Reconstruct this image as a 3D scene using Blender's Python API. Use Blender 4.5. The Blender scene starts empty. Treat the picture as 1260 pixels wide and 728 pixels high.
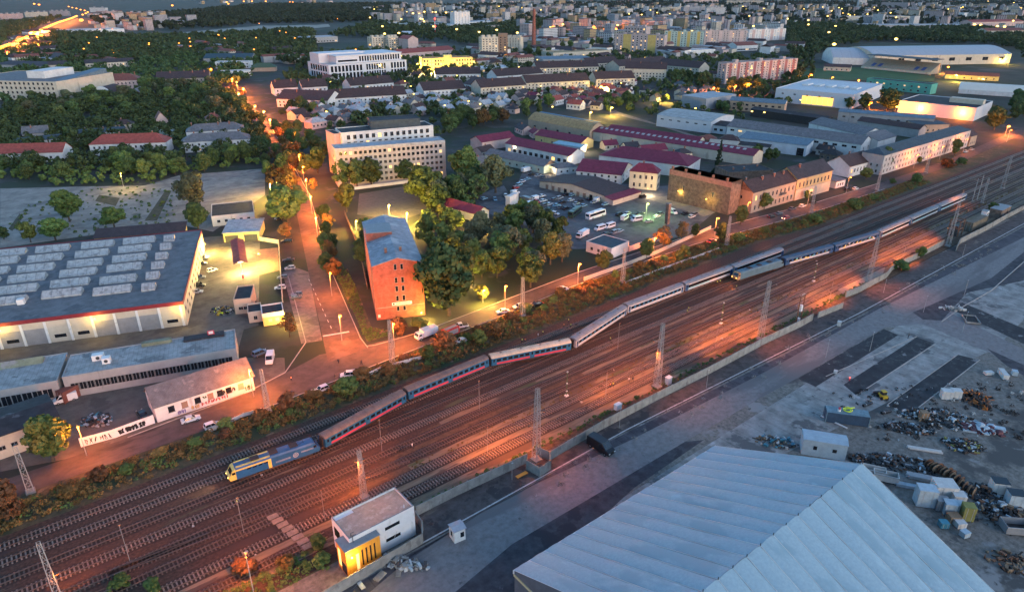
import bpy, bmesh, math, random
import numpy as np
from mathutils import Vector, Matrix
sc = bpy.context.scene
col = sc.collection
R = math.radians
rnd = random.Random(7)
# ---------------------------------------------------------------- camera (world X runs along the railway, Y across it)
CAMZ, FPX = 100.0, 840.0
YAW, PITCH = R(51.6), math.atan2(379, 840.0)
cd = bpy.data.cameras.new('camera'); cam = bpy.data.objects.new('camera', cd); col.objects.link(cam)
cam.location = (0, 0, CAMZ); cam.rotation_euler = (math.pi/2 - PITCH, 0, YAW - math.pi/2)
cd.lens = 36*FPX/1260; cd.sensor_width = 36; cd.clip_end = 60000; cd.clip_start = 1
sc.camera = cam
# ---------------------------------------------------------------- dusk sky, one weak soft sun behind the camera, exposure
SUN_EL, SUN_AZ = R(6.0), R(-80)        # direction to the sun: angle from +X
w = bpy.data.worlds.new("World"); sc.world = w; w.use_nodes = True
nt = w.node_tree; bg = nt.nodes['Background']
sky = nt.nodes.new('ShaderNodeTexSky'); sky.sky_type = 'NISHITA'; sky.sun_disc = False
sky.sun_elevation = SUN_EL; sky.sun_rotation = math.pi/2 - SUN_AZ
sky.air_density = 1.0; sky.dust_density = 0.6; sky.ozone_density = 4.0
tint = nt.nodes.new('ShaderNodeMix'); tint.data_type = 'RGBA'; tint.blend_type = 'MULTIPLY'; tint.inputs[0].default_value = 1; tint.inputs[7].default_value = (1.25, 1.0, .86, 1)
nt.links.new(sky.outputs[0], tint.inputs[6]); nt.links.new(tint.outputs[2], bg.inputs[0]); bg.inputs[1].default_value = 0.13
sl = bpy.data.lights.new('sun', 'SUN'); sl.energy = 0.21; sl.angle = R(50); sl.color = (1, .92, .86)
so = bpy.data.objects.new('sun', sl); col.objects.link(so)
so.rotation_euler = (R(90-16), 0, SUN_AZ + math.pi/2)
sc.view_settings.view_transform = 'Standard'; sc.view_settings.look = 'None'; sc.view_settings.gamma = 1
sc.view_settings.exposure = 2.55; sc.view_settings.use_curve_mapping = False
sc.cycles.max_bounces = 4; sc.cycles.diffuse_bounces = 2; sc.cycles.glossy_bounces = 2; sc.cycles.transmission_bounces = 2
sc.cycles.transparent_max_bounces = 4; sc.cycles.volume_bounces = 0
sc.cycles.sample_clamp_indirect = 4; sc.cycles.caustics_reflective = False; sc.cycles.caustics_refractive = False
# ---------------------------------------------------------------- picture point -> place on the ground (or at height z)
_R = Vector((math.sin(YAW), -math.cos(YAW), 0)); _F = Vector((math.cos(YAW)*math.cos(PITCH), math.sin(YAW)*math.cos(PITCH), -math.sin(PITCH))); _U = _R.cross(_F)
def P(x, y, z=0.0):
    d = _F + _R*((x-630)/FPX) - _U*((y-364)/FPX)
    t = (z-CAMZ)/d.z
    return Vector((d.x*t, d.y*t, z))
TO = [(0,0),(315,0),(630,0),(940,0),(0,180),(315,180),(630,180),(940,180),(0,360),(315,360),(630,360),(940,360),(0,543),(315,543),(630,543),(940,543)]
def Q(i, x, y): return (TO[i-1][0]+x/3.934, TO[i-1][1]+y/3.934)
# ---------------------------------------------------------------- materials
MATS = {}
def mat(name, c, rough=.8, var=.25, scale=1.0, c2=None, spec=.3, metal=0.0, stretch=(1,1,1), bump=0.0, ribs=None, patches=None, emit=0.0, rand=0.0, alpha=1.0):
    """procedural surface: mottled colour, optional ribs (axis, period, depth, darkness), optional patches (colour, scale, threshold)"""
    if name in MATS: return MATS[name]
    m = bpy.data.materials.new(name); m.use_nodes = True; MATS[name] = m
    n, l = m.node_tree.nodes, m.node_tree.links
    b = n['Principled BSDF']
    b.inputs['Roughness'].default_value = rough; b.inputs['Metallic'].default_value = metal
    b.inputs['Specular IOR Level'].default_value = spec
    tc = n.new('ShaderNodeTexCoord'); mp = n.new('ShaderNodeMapping'); mp.inputs['Scale'].default_value = stretch
    l.new(tc.outputs['Object'], mp.inputs[0])
    nz = n.new('ShaderNodeTexNoise'); nz.inputs['Scale'].default_value = scale; nz.inputs['Detail'].default_value = 7; nz.inputs['Roughness'].default_value = .68
    l.new(mp.outputs[0], nz.inputs[0])
    rp = n.new('ShaderNodeValToRGB'); rp.color_ramp.elements[0].position = .32; rp.color_ramp.elements[1].position = .68
    a = [max(0, v*(1-var)) for v in c]; d = list(c2) if c2 else [min(1, v*(1+var)) for v in c]
    rp.color_ramp.elements[0].color = (*a, 1); rp.color_ramp.elements[1].color = (*d, 1)
    l.new(nz.outputs[0], rp.inputs[0]); out = rp.outputs[0]
    def mix(f, A, Bcol):
        x = n.new('ShaderNodeMix'); x.data_type = 'RGBA'
        if isinstance(f, float): x.inputs[0].default_value = f
        else: l.new(f, x.inputs[0])
        l.new(A, x.inputs[6])
        if isinstance(Bcol, tuple): x.inputs[7].default_value = (*Bcol, 1)
        else: l.new(Bcol, x.inputs[7])
        return x.outputs[2]
    for pt in (patches or []):
        pc, ps, th = pt[:3]; st = pt[3] if len(pt) > 3 else (1,1,1)
        m2 = n.new('ShaderNodeMapping'); m2.inputs['Scale'].default_value = st; m2.inputs['Location'].default_value = (ps*31, ps*17, 3); l.new(tc.outputs['Object'], m2.inputs[0])
        z = n.new('ShaderNodeTexNoise'); z.inputs['Scale'].default_value = ps; z.inputs['Detail'].default_value = 8; z.inputs['Roughness'].default_value = .6; l.new(m2.outputs[0], z.inputs[0])
        r2 = n.new('ShaderNodeValToRGB'); r2.color_ramp.elements[0].position = th; r2.color_ramp.elements[1].position = min(1, th+.045); l.new(z.outputs[0], r2.inputs[0])
        out = mix(r2.outputs[0], out, tuple(pc))
    hgt = nz.outputs[0]; dist = .04
    if ribs:
        ax, per, dep, dark = ribs
        sp = n.new('ShaderNodeSeparateXYZ'); l.new(tc.outputs['Object'], sp.inputs[0])
        mt = n.new('ShaderNodeMath'); mt.operation = 'MULTIPLY'; mt.inputs[1].default_value = 1.0/per; l.new(sp.outputs['XYZ'.index(ax)], mt.inputs[0])
        fr = n.new('ShaderNodeMath'); fr.operation = 'FRACT'; l.new(mt.outputs[0], fr.inputs[0])
        r3 = n.new('ShaderNodeValToRGB'); r3.color_ramp.elements[0].position = 0; r3.color_ramp.elements[0].color = (0,0,0,1); r3.color_ramp.elements[1].position = .14; r3.color_ramp.elements[1].color = (1,1,1,1)
        l.new(fr.outputs[0], r3.inputs[0])
        dk = n.new('ShaderNodeMix'); dk.data_type = 'RGBA'; dk.blend_type = 'MULTIPLY'; dk.inputs[0].default_value = dark
        l.new(out, dk.inputs[6]); l.new(r3.outputs[0], dk.inputs[7]); out = dk.outputs[2]
        hgt = r3.outputs[0]; dist = dep
    if rand:
        oi = n.new('ShaderNodeObjectInfo'); hs = n.new('ShaderNodeHueSaturation')
        mr = n.new('ShaderNodeMapRange'); mr.inputs[3].default_value = 1-rand; mr.inputs[4].default_value = 1+rand; l.new(oi.outputs['Random'], mr.inputs[0]); l.new(mr.outputs[0], hs.inputs['Value'])
        m4 = n.new('ShaderNodeMath'); m4.operation = 'MULTIPLY'; m4.inputs[1].default_value = 7.31; l.new(oi.outputs['Random'], m4.inputs[0])
        f4 = n.new('ShaderNodeMath'); f4.operation = 'FRACT'; l.new(m4.outputs[0], f4.inputs[0])
        mh = n.new('ShaderNodeMapRange'); mh.inputs[3].default_value = .5-.05*min(1, rand*2); mh.inputs[4].default_value = .5+.03*min(1, rand*2); l.new(f4.outputs[0], mh.inputs[0]); l.new(mh.outputs[0], hs.inputs['Hue'])
        l.new(out, hs.inputs['Color']); out = hs.outputs[0]
    l.new(out, b.inputs['Base Color'])
    if bump or ribs:
        bp = n.new('ShaderNodeBump'); bp.inputs['Distance'].default_value = dist if ribs else bump; bp.inputs['Strength'].default_value = .8
        l.new(hgt, bp.inputs['Height']); l.new(bp.outputs[0], b.inputs['Normal'])
    if emit:
        l.new(out, b.inputs['Emission Color']); b.inputs['Emission Strength'].default_value = emit
    return m
def emis(name, c, s):
    if name in MATS: return MATS[name]
    m = bpy.data.materials.new(name); m.use_nodes = True; MATS[name] = m
    b = m.node_tree.nodes['Principled BSDF']; b.inputs['Base Color'].default_value = (*c, 1); b.inputs['Emission Color'].default_value = (*c, 1); b.inputs['Emission Strength'].default_value = s
    return m
def brickmat(name, c, mortar=(.25,.22,.2), sx=.25, sy=.08, var=.35):
    m = mat(name, c, .9, var, .6); n, l = m.node_tree.nodes, m.node_tree.links
    b = n['Principled BSDF']; old = b.inputs['Base Color'].links[0].from_socket
    tc = n.new('ShaderNodeTexCoord'); sp = n.new('ShaderNodeSeparateXYZ'); l.new(tc.outputs['Object'], sp.inputs[0])
    ad = n.new('ShaderNodeMath'); l.new(sp.outputs[0], ad.inputs[0]); l.new(sp.outputs[1], ad.inputs[1])
    cb = n.new('ShaderNodeCombineXYZ'); l.new(ad.outputs[0], cb.inputs[0]); l.new(sp.outputs[2], cb.inputs[1])
    br = n.new('ShaderNodeTexBrick'); br.inputs['Scale'].default_value = 1; br.inputs['Brick Width'].default_value = sx*2; br.inputs['Row Height'].default_value = sy*2; br.inputs['Mortar Size'].default_value = .012
    br.inputs['Color1'].default_value = (.85,.85,.85,1); br.inputs['Color2'].default_value = (1.1,1.05,1,1); br.inputs['Mortar'].default_value = (.7,.68,.66,1)
    l.new(cb.outputs[0], br.inputs[0])
    x = n.new('ShaderNodeMix'); x.data_type = 'RGBA'; x.blend_type = 'MULTIPLY'; x.inputs[0].default_value = 1
    l.new(old, x.inputs[6]); l.new(br.outputs[0], x.inputs[7]); l.new(x.outputs[2], b.inputs['Base Color'])
    return m
# ---------------------------------------------------------------- mesh builder
class MB:
    def __init__(s): s.v = []; s.f = []; s.m = []; s.mats = []
    def mi(s, m):
        if m not in s.mats: s.mats.append(m)
        return s.mats.index(m)
    def face(s, pts, m):
        k = len(s.v); s.v += [tuple(p) for p in pts]; s.f.append(list(range(k, k+len(pts)))); s.m.append(s.mi(m))
    def mesh(s, vs, fs, m):
        k = len(s.v); s.v += [tuple(p) for p in vs]; i = s.mi(m)
        for f in fs: s.f.append([k+a for a in f]); s.m.append(i)
    def box(s, x0, x1, y0, y1, z0, z1, m, top=None, nobottom=False):
        vs = [(x0,y0,z0),(x1,y0,z0),(x1,y1,z0),(x0,y1,z0),(x0,y0,z1),(x1,y0,z1),(x1,y1,z1),(x0,y1,z1)]
        fs = [(0,1,5,4),(1,2,6,5),(2,3,7,6),(3,0,4,7)] + ([] if nobottom else [(3,2,1,0)])
        s.mesh(vs, fs, m); k = len(s.v)-8; s.f.append([k+4,k+5,k+6,k+7]); s.m.append(s.mi(top or m))
    def cbox(s, c, ax, l, wd, h, m):
        """box centred on c (its base), long axis at angle ax"""
        ca, sa = math.cos(ax), math.sin(ax); o = []
        for z in (c[2], c[2]+h):
            for u, v in ((-l/2,-wd/2),(l/2,-wd/2),(l/2,wd/2),(-l/2,wd/2)): o.append((c[0]+u*ca-v*sa, c[1]+u*sa+v*ca, z))
        s.mesh(o, [(0,1,5,4),(1,2,6,5),(2,3,7,6),(3,0,4,7),(3,2,1,0),(4,5,6,7)], m)
    def prism(s, poly, z0, z1, m, top=None):
        n = len(poly); s.mesh([(p[0],p[1],z0) for p in poly]+[(p[0],p[1],z1) for p in poly], [(i,(i+1)%n,n+(i+1)%n,n+i) for i in range(n)]+[tuple(range(n-1,-1,-1))], m)
        k = len(s.v)-n; s.f.append([k+i for i in range(n)]); s.m.append(s.mi(top or m))
    def xprism(s, prof, x0, x1, m, cap=True):
        """profile in (y,z), extruded along x"""
        n = len(prof); s.mesh([(x0,p[0],p[1]) for p in prof]+[(x1,p[0],p[1]) for p in prof], [(i,(i+1)%n,n+(i+1)%n,n+i) for i in range(n)]+([tuple(range(n-1,-1,-1)), tuple(range(n,2*n))] if cap else []), m)
    def yprism(s, prof, y0, y1, m):
        n = len(prof); s.mesh([(p[0],y0,p[1]) for p in prof]+[(p[0],y1,p[1]) for p in prof], [(i,(i+1)%n,n+(i+1)%n,n+i) for i in range(n)]+[tuple(range(n-1,-1,-1)), tuple(range(n,2*n))], m)
    def tube(s, a, b, r, m, n=6, r2=None):
        a, b = Vector(a), Vector(b); d = (b-a).normalized(); x = d.orthogonal().normalized(); y = d.cross(x); r2 = r if r2 is None else r2; vs = []
        for p, q in ((a, r), (b, r2)):
            for i in range(n): t = 2*math.pi*i/n; vs.append(p+(x*math.cos(t)+y*math.sin(t))*q)
        s.mesh(vs, [(i,(i+1)%n,n+(i+1)%n,n+i) for i in range(n)]+[tuple(range(n-1,-1,-1)), tuple(range(n,2*n))], m)
    def ball(s, c, r, m, n=8, k=5, sz=1.0):
        vs = []; fs = []
        for j in range(k+1):
            t = math.pi*j/k
            for i in range(n): a = 2*math.pi*i/n; vs.append((c[0]+r*math.sin(t)*math.cos(a), c[1]+r*math.sin(t)*math.sin(a), c[2]+r*sz*math.cos(t)))
        for j in range(k):
            for i in range(n): fs.append((j*n+i, (j+1)*n+i, (j+1)*n+(i+1)%n, j*n+(i+1)%n))
        s.mesh(vs, fs, m)
    def data(s, name, smooth=False):
        me = bpy.data.meshes.new(name); me.from_pydata(s.v, [], s.f); me.polygons.foreach_set('material_index', s.m)
        for m in s.mats: me.materials.append(m)
        if smooth: me.polygons.foreach_set('use_smooth', [True]*len(s.f))
        me.update(); return me
    def build(s, name, parent=None, smooth=False, **k): return link(name, s.data(name, smooth), parent, **k)
def link(name, data, parent=None, loc=(0,0,0), rz=0.0, label=None, cat=None, group=None, kind=None):
    o = bpy.data.objects.new(name, data); col.objects.link(o); o.location = loc
    if rz: o.rotation_euler = (0,0,rz)
    if parent is not None: o.parent = parent
    return tag(o, label, cat, group, kind)
def tag(o, label=None, cat=None, group=None, kind=None):
    if label: o['label'] = label
    if cat: o['category'] = cat
    if group: o['group'] = group
    if kind: o['kind'] = kind
    return o
def thing(name, label, cat, loc=(0,0,0), rz=0.0, group=None): return link(name, None, None, loc, rz, label, cat, group)
KIDS = {}
def kids(o):
    return [c for c in o.children]
def dup(o, loc, rz=None, label=None, group=None, scale=None, paint=None, cat=None):
    """copy of a thing with its parts and sub-parts; paint = {part name: material}"""
    if o not in KIDS: KIDS[o] = [(c, list(c.children)) for c in o.children]
    r = o.copy(); col.objects.link(r); r.location = loc
    if rz is not None: r.rotation_euler = (0, 0, rz)
    if scale: r.scale = scale if not isinstance(scale, (int, float)) else (scale,)*3
    if label: r['label'] = label
    if cat: r['category'] = cat
    if group: r['group'] = group
    elif 'group' in r: del r['group']
    for c, gs in KIDS[o]:
        d = c.copy(); col.objects.link(d); d.parent = r; pt(d, paint)
        for g in gs:
            e = g.copy(); col.objects.link(e); e.parent = d; pt(e, paint)
    return r
def pt(o, paint):
    if paint and o.type == 'MESH':
        k = o.name.split('.')[0]
        if k in paint:
            o.material_slots[0].link = 'OBJECT'; o.material_slots[0].material = paint[k]
PROTOS = []
def proto_done(o): PROTOS.append(o); return o
def drop_protos():
    for o in PROTOS:
        for c in list(o.children):
            for g in list(c.children): bpy.data.objects.remove(g)
            bpy.data.objects.remove(c)
        bpy.data.objects.remove(o)
def sheet(name, px, m, z, kind='structure', **k):
    b = MB(); pts = [P(*p) if len(p) == 2 else Vector((p[0], p[1], 0)) for p in px]
    if sum((pts[i].x*pts[(i+1)%len(pts)].y-pts[(i+1)%len(pts)].x*pts[i].y) for i in range(len(pts))) < 0: pts.reverse()
    b.face([(p.x, p.y, z) for p in pts], m); return b.build(name, kind=kind, **k)
def wsheet(name, pts, m, z, **k): return sheet(name, [(p[0], p[1], 0) for p in pts], m, z, **k)
def bulb(parent, loc, power, c, size=.25, name='bulb'):
    L = bpy.data.lights.new(name, 'POINT'); L.energy = power; L.color = c; L.shadow_soft_size = size
    o = bpy.data.objects.new(name, L); col.objects.link(o); o.location = loc
    if parent is not None: o.parent = parent
    return o
def spot(parent, loc, target, power, c, ang=110, size=.3, blend=.6, name='bulb'):
    L = bpy.data.lights.new(name, 'SPOT'); L.energy = power; L.color = c; L.shadow_soft_size = size; L.spot_size = R(ang); L.spot_blend = blend
    o = bpy.data.objects.new(name, L); col.objects.link(o); o.location = loc
    o.rotation_euler = (Vector(target)-Vector(loc)).to_track_quat('-Z', 'Y').to_euler()
    if parent is not None: o.parent = parent
    return o
SOD = (1, .22, .025)      # sodium lamp light
YEL = (1, .62, .10)
WARM = (1, .72, .38)
# ================================================================ THE SETTING: ground, roads, yards (world coordinates: s along the tracks, q across)
M_earth = mat('earth', (.028,.034,.026), .95, .5, .02, (.06,.06,.045), patches=[((.022,.034,.018), .006, .5), ((.07,.065,.055), .013, .6)])
b = MB(); b.face([(-3000,-3000,-.3),(45000,-30000,-.3),(45000,45000,-.3),(-30000,45000,-.3)], M_earth); b.build('ground', kind='structure')
M_town = mat('town_ground', (.036,.037,.032), .95, .4, .05, patches=[((.024,.036,.02), .03, .5), ((.065,.062,.06), .05, .6)])
wsheet('town_ground', [(-150,80),(700,80),(900,700),(300,1200),(-150,700)], M_town, -.02)
M_ballast = mat('ballast', (.058,.033,.024), .95, .6, 1.6, (.10,.057,.04), bump=.05, patches=[((.16,.12,.085), .25, .6, (.08,.8,1)), ((.05,.032,.028), .3, .56, (.1,.6,1)), ((.075,.08,.045), .3, .64, (.1,.7,1))])
wsheet('rail_yard', [(-90,98),(560,97),(560,151),(420,147.5),(300,147),(255,151.5),(185,149.5),(140,147.5),(60,145.8),(-90,145)], M_ballast, .0)
M_sand = mat('sandy_strip', (.17,.125,.085), .95, .45, .7, (.24,.18,.12), stretch=(.15,1,1), patches=[((.08,.055,.042), .22, .52, (.2,1,1)), ((.07,.085,.035), .3, .6, (.2,1,1))])
for i, (q0, q1, s0, s1) in enumerate([(112.3,114.9,60,560),(107.3,109.5,45,560),(101.0,104.2,48,560),(118.0,119.7,120,560),(122.8,124.6,75,240),(102.5,104.3,-60,46),(107.2,109.6,-40,40)]):
    r_ = random.Random(i); pts = []
    n = int((s1-s0)/6)
    for k in range(n+1): pts.append((s0+(s1-s0)*k/n, q0+r_.uniform(-.35,.35)))
    for k in range(n, -1, -1): pts.append((s0+(s1-s0)*k/n, q1+r_.uniform(-.35,.35)))
    wsheet('path', pts, M_sand, .014)
M_sbal = mat('sandy_ballast', (.085,.05,.03), .95, .5, .9, (.15,.092,.055), bump=.04, patches=[((.07,.05,.04), .2, .55, (.15,1,1)), ((.07,.075,.035), .25, .63, (.15,1,1))])
wsheet('rail_yard', [(40,98.4),(560,97.6),(560,125),(70,124),(40,112)], M_sbal, .006)
M_bed0 = mat('track_bed', (.036,.024,.02), .95, .5, 1.6, (.062,.042,.034), bump=.05)
for i, (q0, q1, s0) in enumerate([(141.7,144.5,-90),(136.7,139,-90),(131.4,133.2,-90),(126.2,128,-90),(121,122.6,-90),(116.2,117,-60),(110.8,111.2,-30),(105.6,105.8,40)]):
    wsheet('track_bed', [(s0,q0-1.75),(560,q1-1.75),(560,q1+1.75),(s0,q0+1.75)], M_bed0, .018)
M_grassy = mat('dry_grass_soil', (.06,.055,.03), .95, .5, .5, (.12,.095,.05), patches=[((.04,.05,.022), .12, .5), ((.15,.11,.07), .2, .62)])
wsheet('verge', [(-90,145),(60,145.8),(140,147.5),(185,149.5),(255,151.5),(300,147),(420,147.5),(560,151),(560,163),(480,158),(386,158.3),(314,160),(231,167),(160,166.5),(123,163),(88,161),(35,157.5),(-90,158)], M_grassy, .004)
# ---- the road along the railway, the crossing and the side street
M_road = mat('asphalt_road', (.072,.058,.055), .85, .3, .35, patches=[((.10,.08,.072), .08, .56, (.3,1,1)), ((.045,.038,.036), .1, .6, (.3,1,1))], bump=.01)
M_pave = mat('pavement', (.16,.13,.115), .85, .3, .6, patches=[((.10,.085,.075), .2, .55)])
wsheet('road', [(-90,158),(35,157.6),(88,161.2),(123,163.2),(160,166.7),(231,167.4),(314,160.2),(386,158.6),(480,158.4),(560,163.2),(640,168),(640,176),(560,171),(480,166),(395,166),(330,168),(248,175.5),(170,175),(123,171.5),(103,170),(77,173),(66,176),(54,172),(42,168.3),(12,166),(-90,166)], M_road, .006)
ST0, ST1 = Vector((70,173)), Vector((248,860))     # axis of the side street
M_street = mat('street_asphalt', (.085,.058,.052), .85, .3, .4, patches=[((.12,.085,.075), .1, .55), ((.055,.04,.037), .12, .58)], bump=.01)
wsheet('side_street', [(66,170),(79,171),(98,239),(134,342),(196,569),(258,866),(249,866),(186,569),(125.5,342),(90,240)], M_street, .010)
wsheet('parking_strip', [(64.5,186),(70.5,184),(90,240),(87.5,250),(82,246)], M_pave, .014)
sheet('red_lit_paving', [Q(6,5,500),Q(6,105,490),Q(6,112,600),Q(6,5,625)], mat('red_lit_ground', (.24,.11,.08), .85, .25, .6), .012)  # red lamp light on the courtyard ground painted into the paving colour
M_line = mat('road_paint', (.55,.52,.48), .7, .2, 2)
M_kerb = mat('kerb_stone', (.34,.31,.28), .8, .2, 1)
def kerb(name, pts, wd=.25, h=.13, z=0, m=None):
    k = MB()
    for a, c in zip(pts, pts[1:]):
        a, c = Vector(a), Vector(c); d = (c-a); n = Vector((-d.y, d.x)).normalized()*wd/2
        k.prism([(a-n), (c-n), (c+n), (a+n)], z, z+h, m or M_kerb)
    return k.build(name, kind='structure')
kerb('kerb', [(79.4,171),(80.5,178),(98.4,239),(134.4,342),(196.4,569)])
kerb('kerb', [(103,169.4),(82,171.0),(79.6,172)])
kerb('kerb', [(35,157.4),(88,161),(123,163),(160,166.5),(231,167.2),(314,160),(386,158.4)])
kerb('kerb', [(12,166.2),(42,168.6),(54,172.3),(66,186),(82,240)])
kerb('kerb', [(103,170.2),(123,171.7),(170,175.2),(248,175.7),(330,168.2),(395,166.2)])
wsheet('road_marking', [(71.8,186.2),(79.6,183.9),(79.9,184.7),(72,187)], M_line, .018)
for k in range(10):
    s = 82+.3*k*4; q = 187+k*4
    wsheet('road_marking', [(76.2+k*1.16,190+k*4.6),(76.4+k*1.16,190+k*4.6),(76.9+k*1.16,192+k*4.6),(76.7+k*1.16,192+k*4.6)], M_line, .018)
wsheet('lawn', [(81,174.5),(92,174),(87,183),(98,216),(104,240),(99,238)], M_grassy, .008)
wsheet('path', [Q(6,365,390),Q(6,385,385),Q(10,545,215),Q(10,570,280),Q(10,520,280),Q(10,470,10)], M_pave, .016)
# ---- ground south of the wall: worn asphalt, lanes, concrete aprons
M_conc = mat('concrete_apron', (.235,.228,.215), .9, .4, .25, (.33,.32,.30), patches=[((.10,.10,.10), .09, .56), ((.36,.35,.34), .12, .62), ((.12,.118,.115), .5, .62)], bump=.01, ribs=('X', 5, .008, .22))
M_lane = mat('lane_asphalt', (.175,.16,.158), .88, .25, .7, (.22,.205,.2), patches=[((.13,.12,.12), .06, .54, (.2,1,1)), ((.09,.086,.088), .5, .66)], bump=.01)
M_dark = mat('dark_asphalt', (.046,.043,.05), .85, .35, .4, (.075,.07,.078), patches=[((.20,.18,.175), .16, .68), ((.032,.03,.036), .2, .55)], bump=.01)
M_bed = mat('new_asphalt_bed', (.026,.026,.03), .8, .35, .3, (.042,.042,.047), patches=[((.19,.185,.18), .2, .63), ((.06,.06,.06), .5, .58)], bump=.01)
M_brown = mat('brown_dirt_strip', (.085,.068,.064), .95, .4, .5, patches=[((.15,.12,.10), .2, .6, (.3,1,1)), ((.05,.042,.042), .25, .56)])
M_gravel = mat('yard_gravel', (.16,.145,.125), .95, .45, .9, (.23,.21,.185), patches=[((.075,.072,.068), .05, .53), ((.22,.215,.205), .08, .6), ((.08,.078,.074), .4, .62)], bump=.03)
wsheet('yard_ground', [(-40,40),(60,-40),(500,-100),(560,97),(-60,98)], M_gravel, .0)
wsheet('concrete_apron', [(70,76),(300,78),(300,56),(230,52),(140,62),(110,66)], M_conc, .006)
sheet('dirt_strip', [(395,728),(508,668),(513,632),(650,564),(808,490),(935,425),(1060,360),(1260,262),(1260,277),(1060,387),(745,543),(600,626),(445,712),(430,728)], M_brown, .008)
M_stripe = mat('parking_asphalt', (.062,.056,.066), .85, .3, .4, (.09,.082,.092), patches=[((.27,.24,.23), .15, .69), ((.045,.04,.048), .2, .56)], ribs=('X', 2.5, .01, .35), bump=.01)
sheet('parking_ground', [(430,728),(445,714),(600,628),(745,545),(1060,389),(1260,279),(1260,292),(1083,379),(940,458),(772,543),(655,597),(590,632),(500,690),(455,728)], M_stripe, .010)
sheet('lane', [(455,728),(500,690),(590,632),(655,597),(772,543),(940,458),(1083,379),(1260,292),(1260,330),(1150,377),(1170,385),(1260,430),(1260,452),(1135,398),(1090,402),(981,465),(940,487),(843,543),(732,609),(630,669),(560,728)], M_lane, .012)
sheet('dark_strip', [(560,728),(630,669),(732,609),(843,543),(866,541),(780,600),(640,728)], M_dark, .016)
wsheet('kerb_line', [(36,91.3),(110,92.6),(221,89.7),(400,89.6),(400,89.95),(221,90.05),(110,92.95),(36,91.65)], mat('worn_white_line', (.42,.38,.36), .8, .35, 1.2, patches=[((.12,.105,.1), .7, .62, (.3,1,1))]), .020)
for i, pts in enumerate([[(165,415),(580,175),(650,205),(250,455)], [(385,445),(740,215),(825,245),(445,495)], [(600,540),(940,300),(1040,325),(700,590)]]):
    sheet('asphalt_bed', [Q(12, *p) for p in pts], M_bed, .016)
sheet('asphalt_bed', [(1170,380),(1184,372),(1262,405),(1262,424)], M_bed, .018)
sheet('asphalt_bed', [Q(12,720,95),Q(12,760,80),Q(12,1100,-70),(1260,310),(1260,345),(1190,360),Q(12,860,135),Q(12,770,130)], M_dark, .020)
sheet('asphalt_bed', [Q(12,1080,270),Q(12,1259,350),(1260,462),Q(12,1170,350)], M_dark, .022)
kerb('kerb', [P(*Q(12,860,140)).xy, P(*Q(12,960,70)).xy, P(*Q(12,1100,-10)).xy, P(1260,322).xy], .3, .15)
for pts in ([Q(12,300,405),Q(12,740,212)], [Q(12,445,497),Q(12,830,247)], [Q(12,700,592),Q(12,1045,325)], [Q(12,600,540),Q(12,940,298)]):
    kerb('kerb', [P(*p).xy for p in pts], .22, .1)
# ---- west of the street: hall yard, waste ground, courtyards
M_waste = mat('cracked_concrete', (.21,.19,.165), .9, .35, .12, (.31,.285,.25), patches=[((.10,.10,.075), .05, .62, (1,.4,1)), ((.14,.13,.12), .09, .56, (.4,1,1)), ((.06,.07,.035), .16, .68), ((.36,.33,.29), .07, .64)], bump=.02)
sheet('waste_ground', [(0,305),(0,232),Q(5,400,195),Q(5,700,190),Q(5,870,140),Q(5,1259,110),(326,208),(326,240),(262,285),(215,275)], M_waste, .002)
for pts in ([Q(5,700,360),Q(5,800,215),Q(5,830,215),Q(5,760,360)], [Q(5,40,400),Q(5,95,325),Q(5,115,340),Q(5,60,410)], [Q(5,460,265),Q(5,480,235),Q(5,580,250),Q(5,560,290)]):
    sheet('weed_strip', pts, mat('weedy_soil', (.05,.055,.028), .95, .4, .5, (.10,.085,.05)), .010)
M_yard = mat('courtyard_asphalt', (.115,.10,.085), .85, .3, .3, patches=[((.16,.14,.12), .08, .6), ((.08,.07,.062), .1, .55)], bump=.01)
sheet('courtyard', [(0,430),(215,400),Q(5,985,440),Q(5,1259,420),(318,400),(300,405),(290,440),(350,440),(352,475),(300,520),(130,555),(0,580)], M_yard, .003)
sheet('car_park', [Q(6,490,330),Q(6,500,230),Q(6,740,190),Q(6,840,310),Q(6,700,360)], mat('car_park_asphalt', (.12,.108,.092), .85, .25, .4, patches=[((.16,.145,.125), .1, .6)], ribs=('X', 2.6, .005, .22)), .006)
M_lot = mat('bus_lot_asphalt', (.105,.103,.11), .85, .3, .25, (.14,.137,.145), patches=[((.055,.054,.06), .06, .55), ((.14,.135,.135), .05, .66)], bump=.01)
sheet('bus_lot', [Q(7,0,250),Q(7,60,100),Q(7,330,110),Q(7,620,200),Q(7,760,190),Q(7,990,310),Q(7,850,430),Q(7,560,490),Q(7,200,500),Q(7,0,380),Q(6,1000,260),Q(6,1200,190)], M_lot, .008)
sheet('lit_forecourt', [Q(7,640,250),Q(7,755,240),Q(7,985,320),Q(7,930,340)], mat('forecourt_paving', (.2,.18,.15), .85, .25, .5), .014)
sheet('stadium_pitch', [Q(4,165,335),Q(4,470,325),Q(4,830,372),Q(4,820,395),Q(4,500,388),Q(4,180,390)], mat('pitch_grass', (.035,.085,.025), .9, .25, .05, ribs=('X', 10, .001, .25)), .02)
sheet('meadow', [Q(1,820,175),Q(1,860,160),Q(1,1259,125),Q(2,130,125),Q(2,350,118),Q(2,360,130),Q(2,0,165),Q(1,1259,160),Q(1,900,190)], mat('pale_meadow', (.23,.21,.17), .9, .25, .004, stretch=(1,1,1), patches=[((.09,.085,.07), .006, .56)]), .05)
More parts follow.
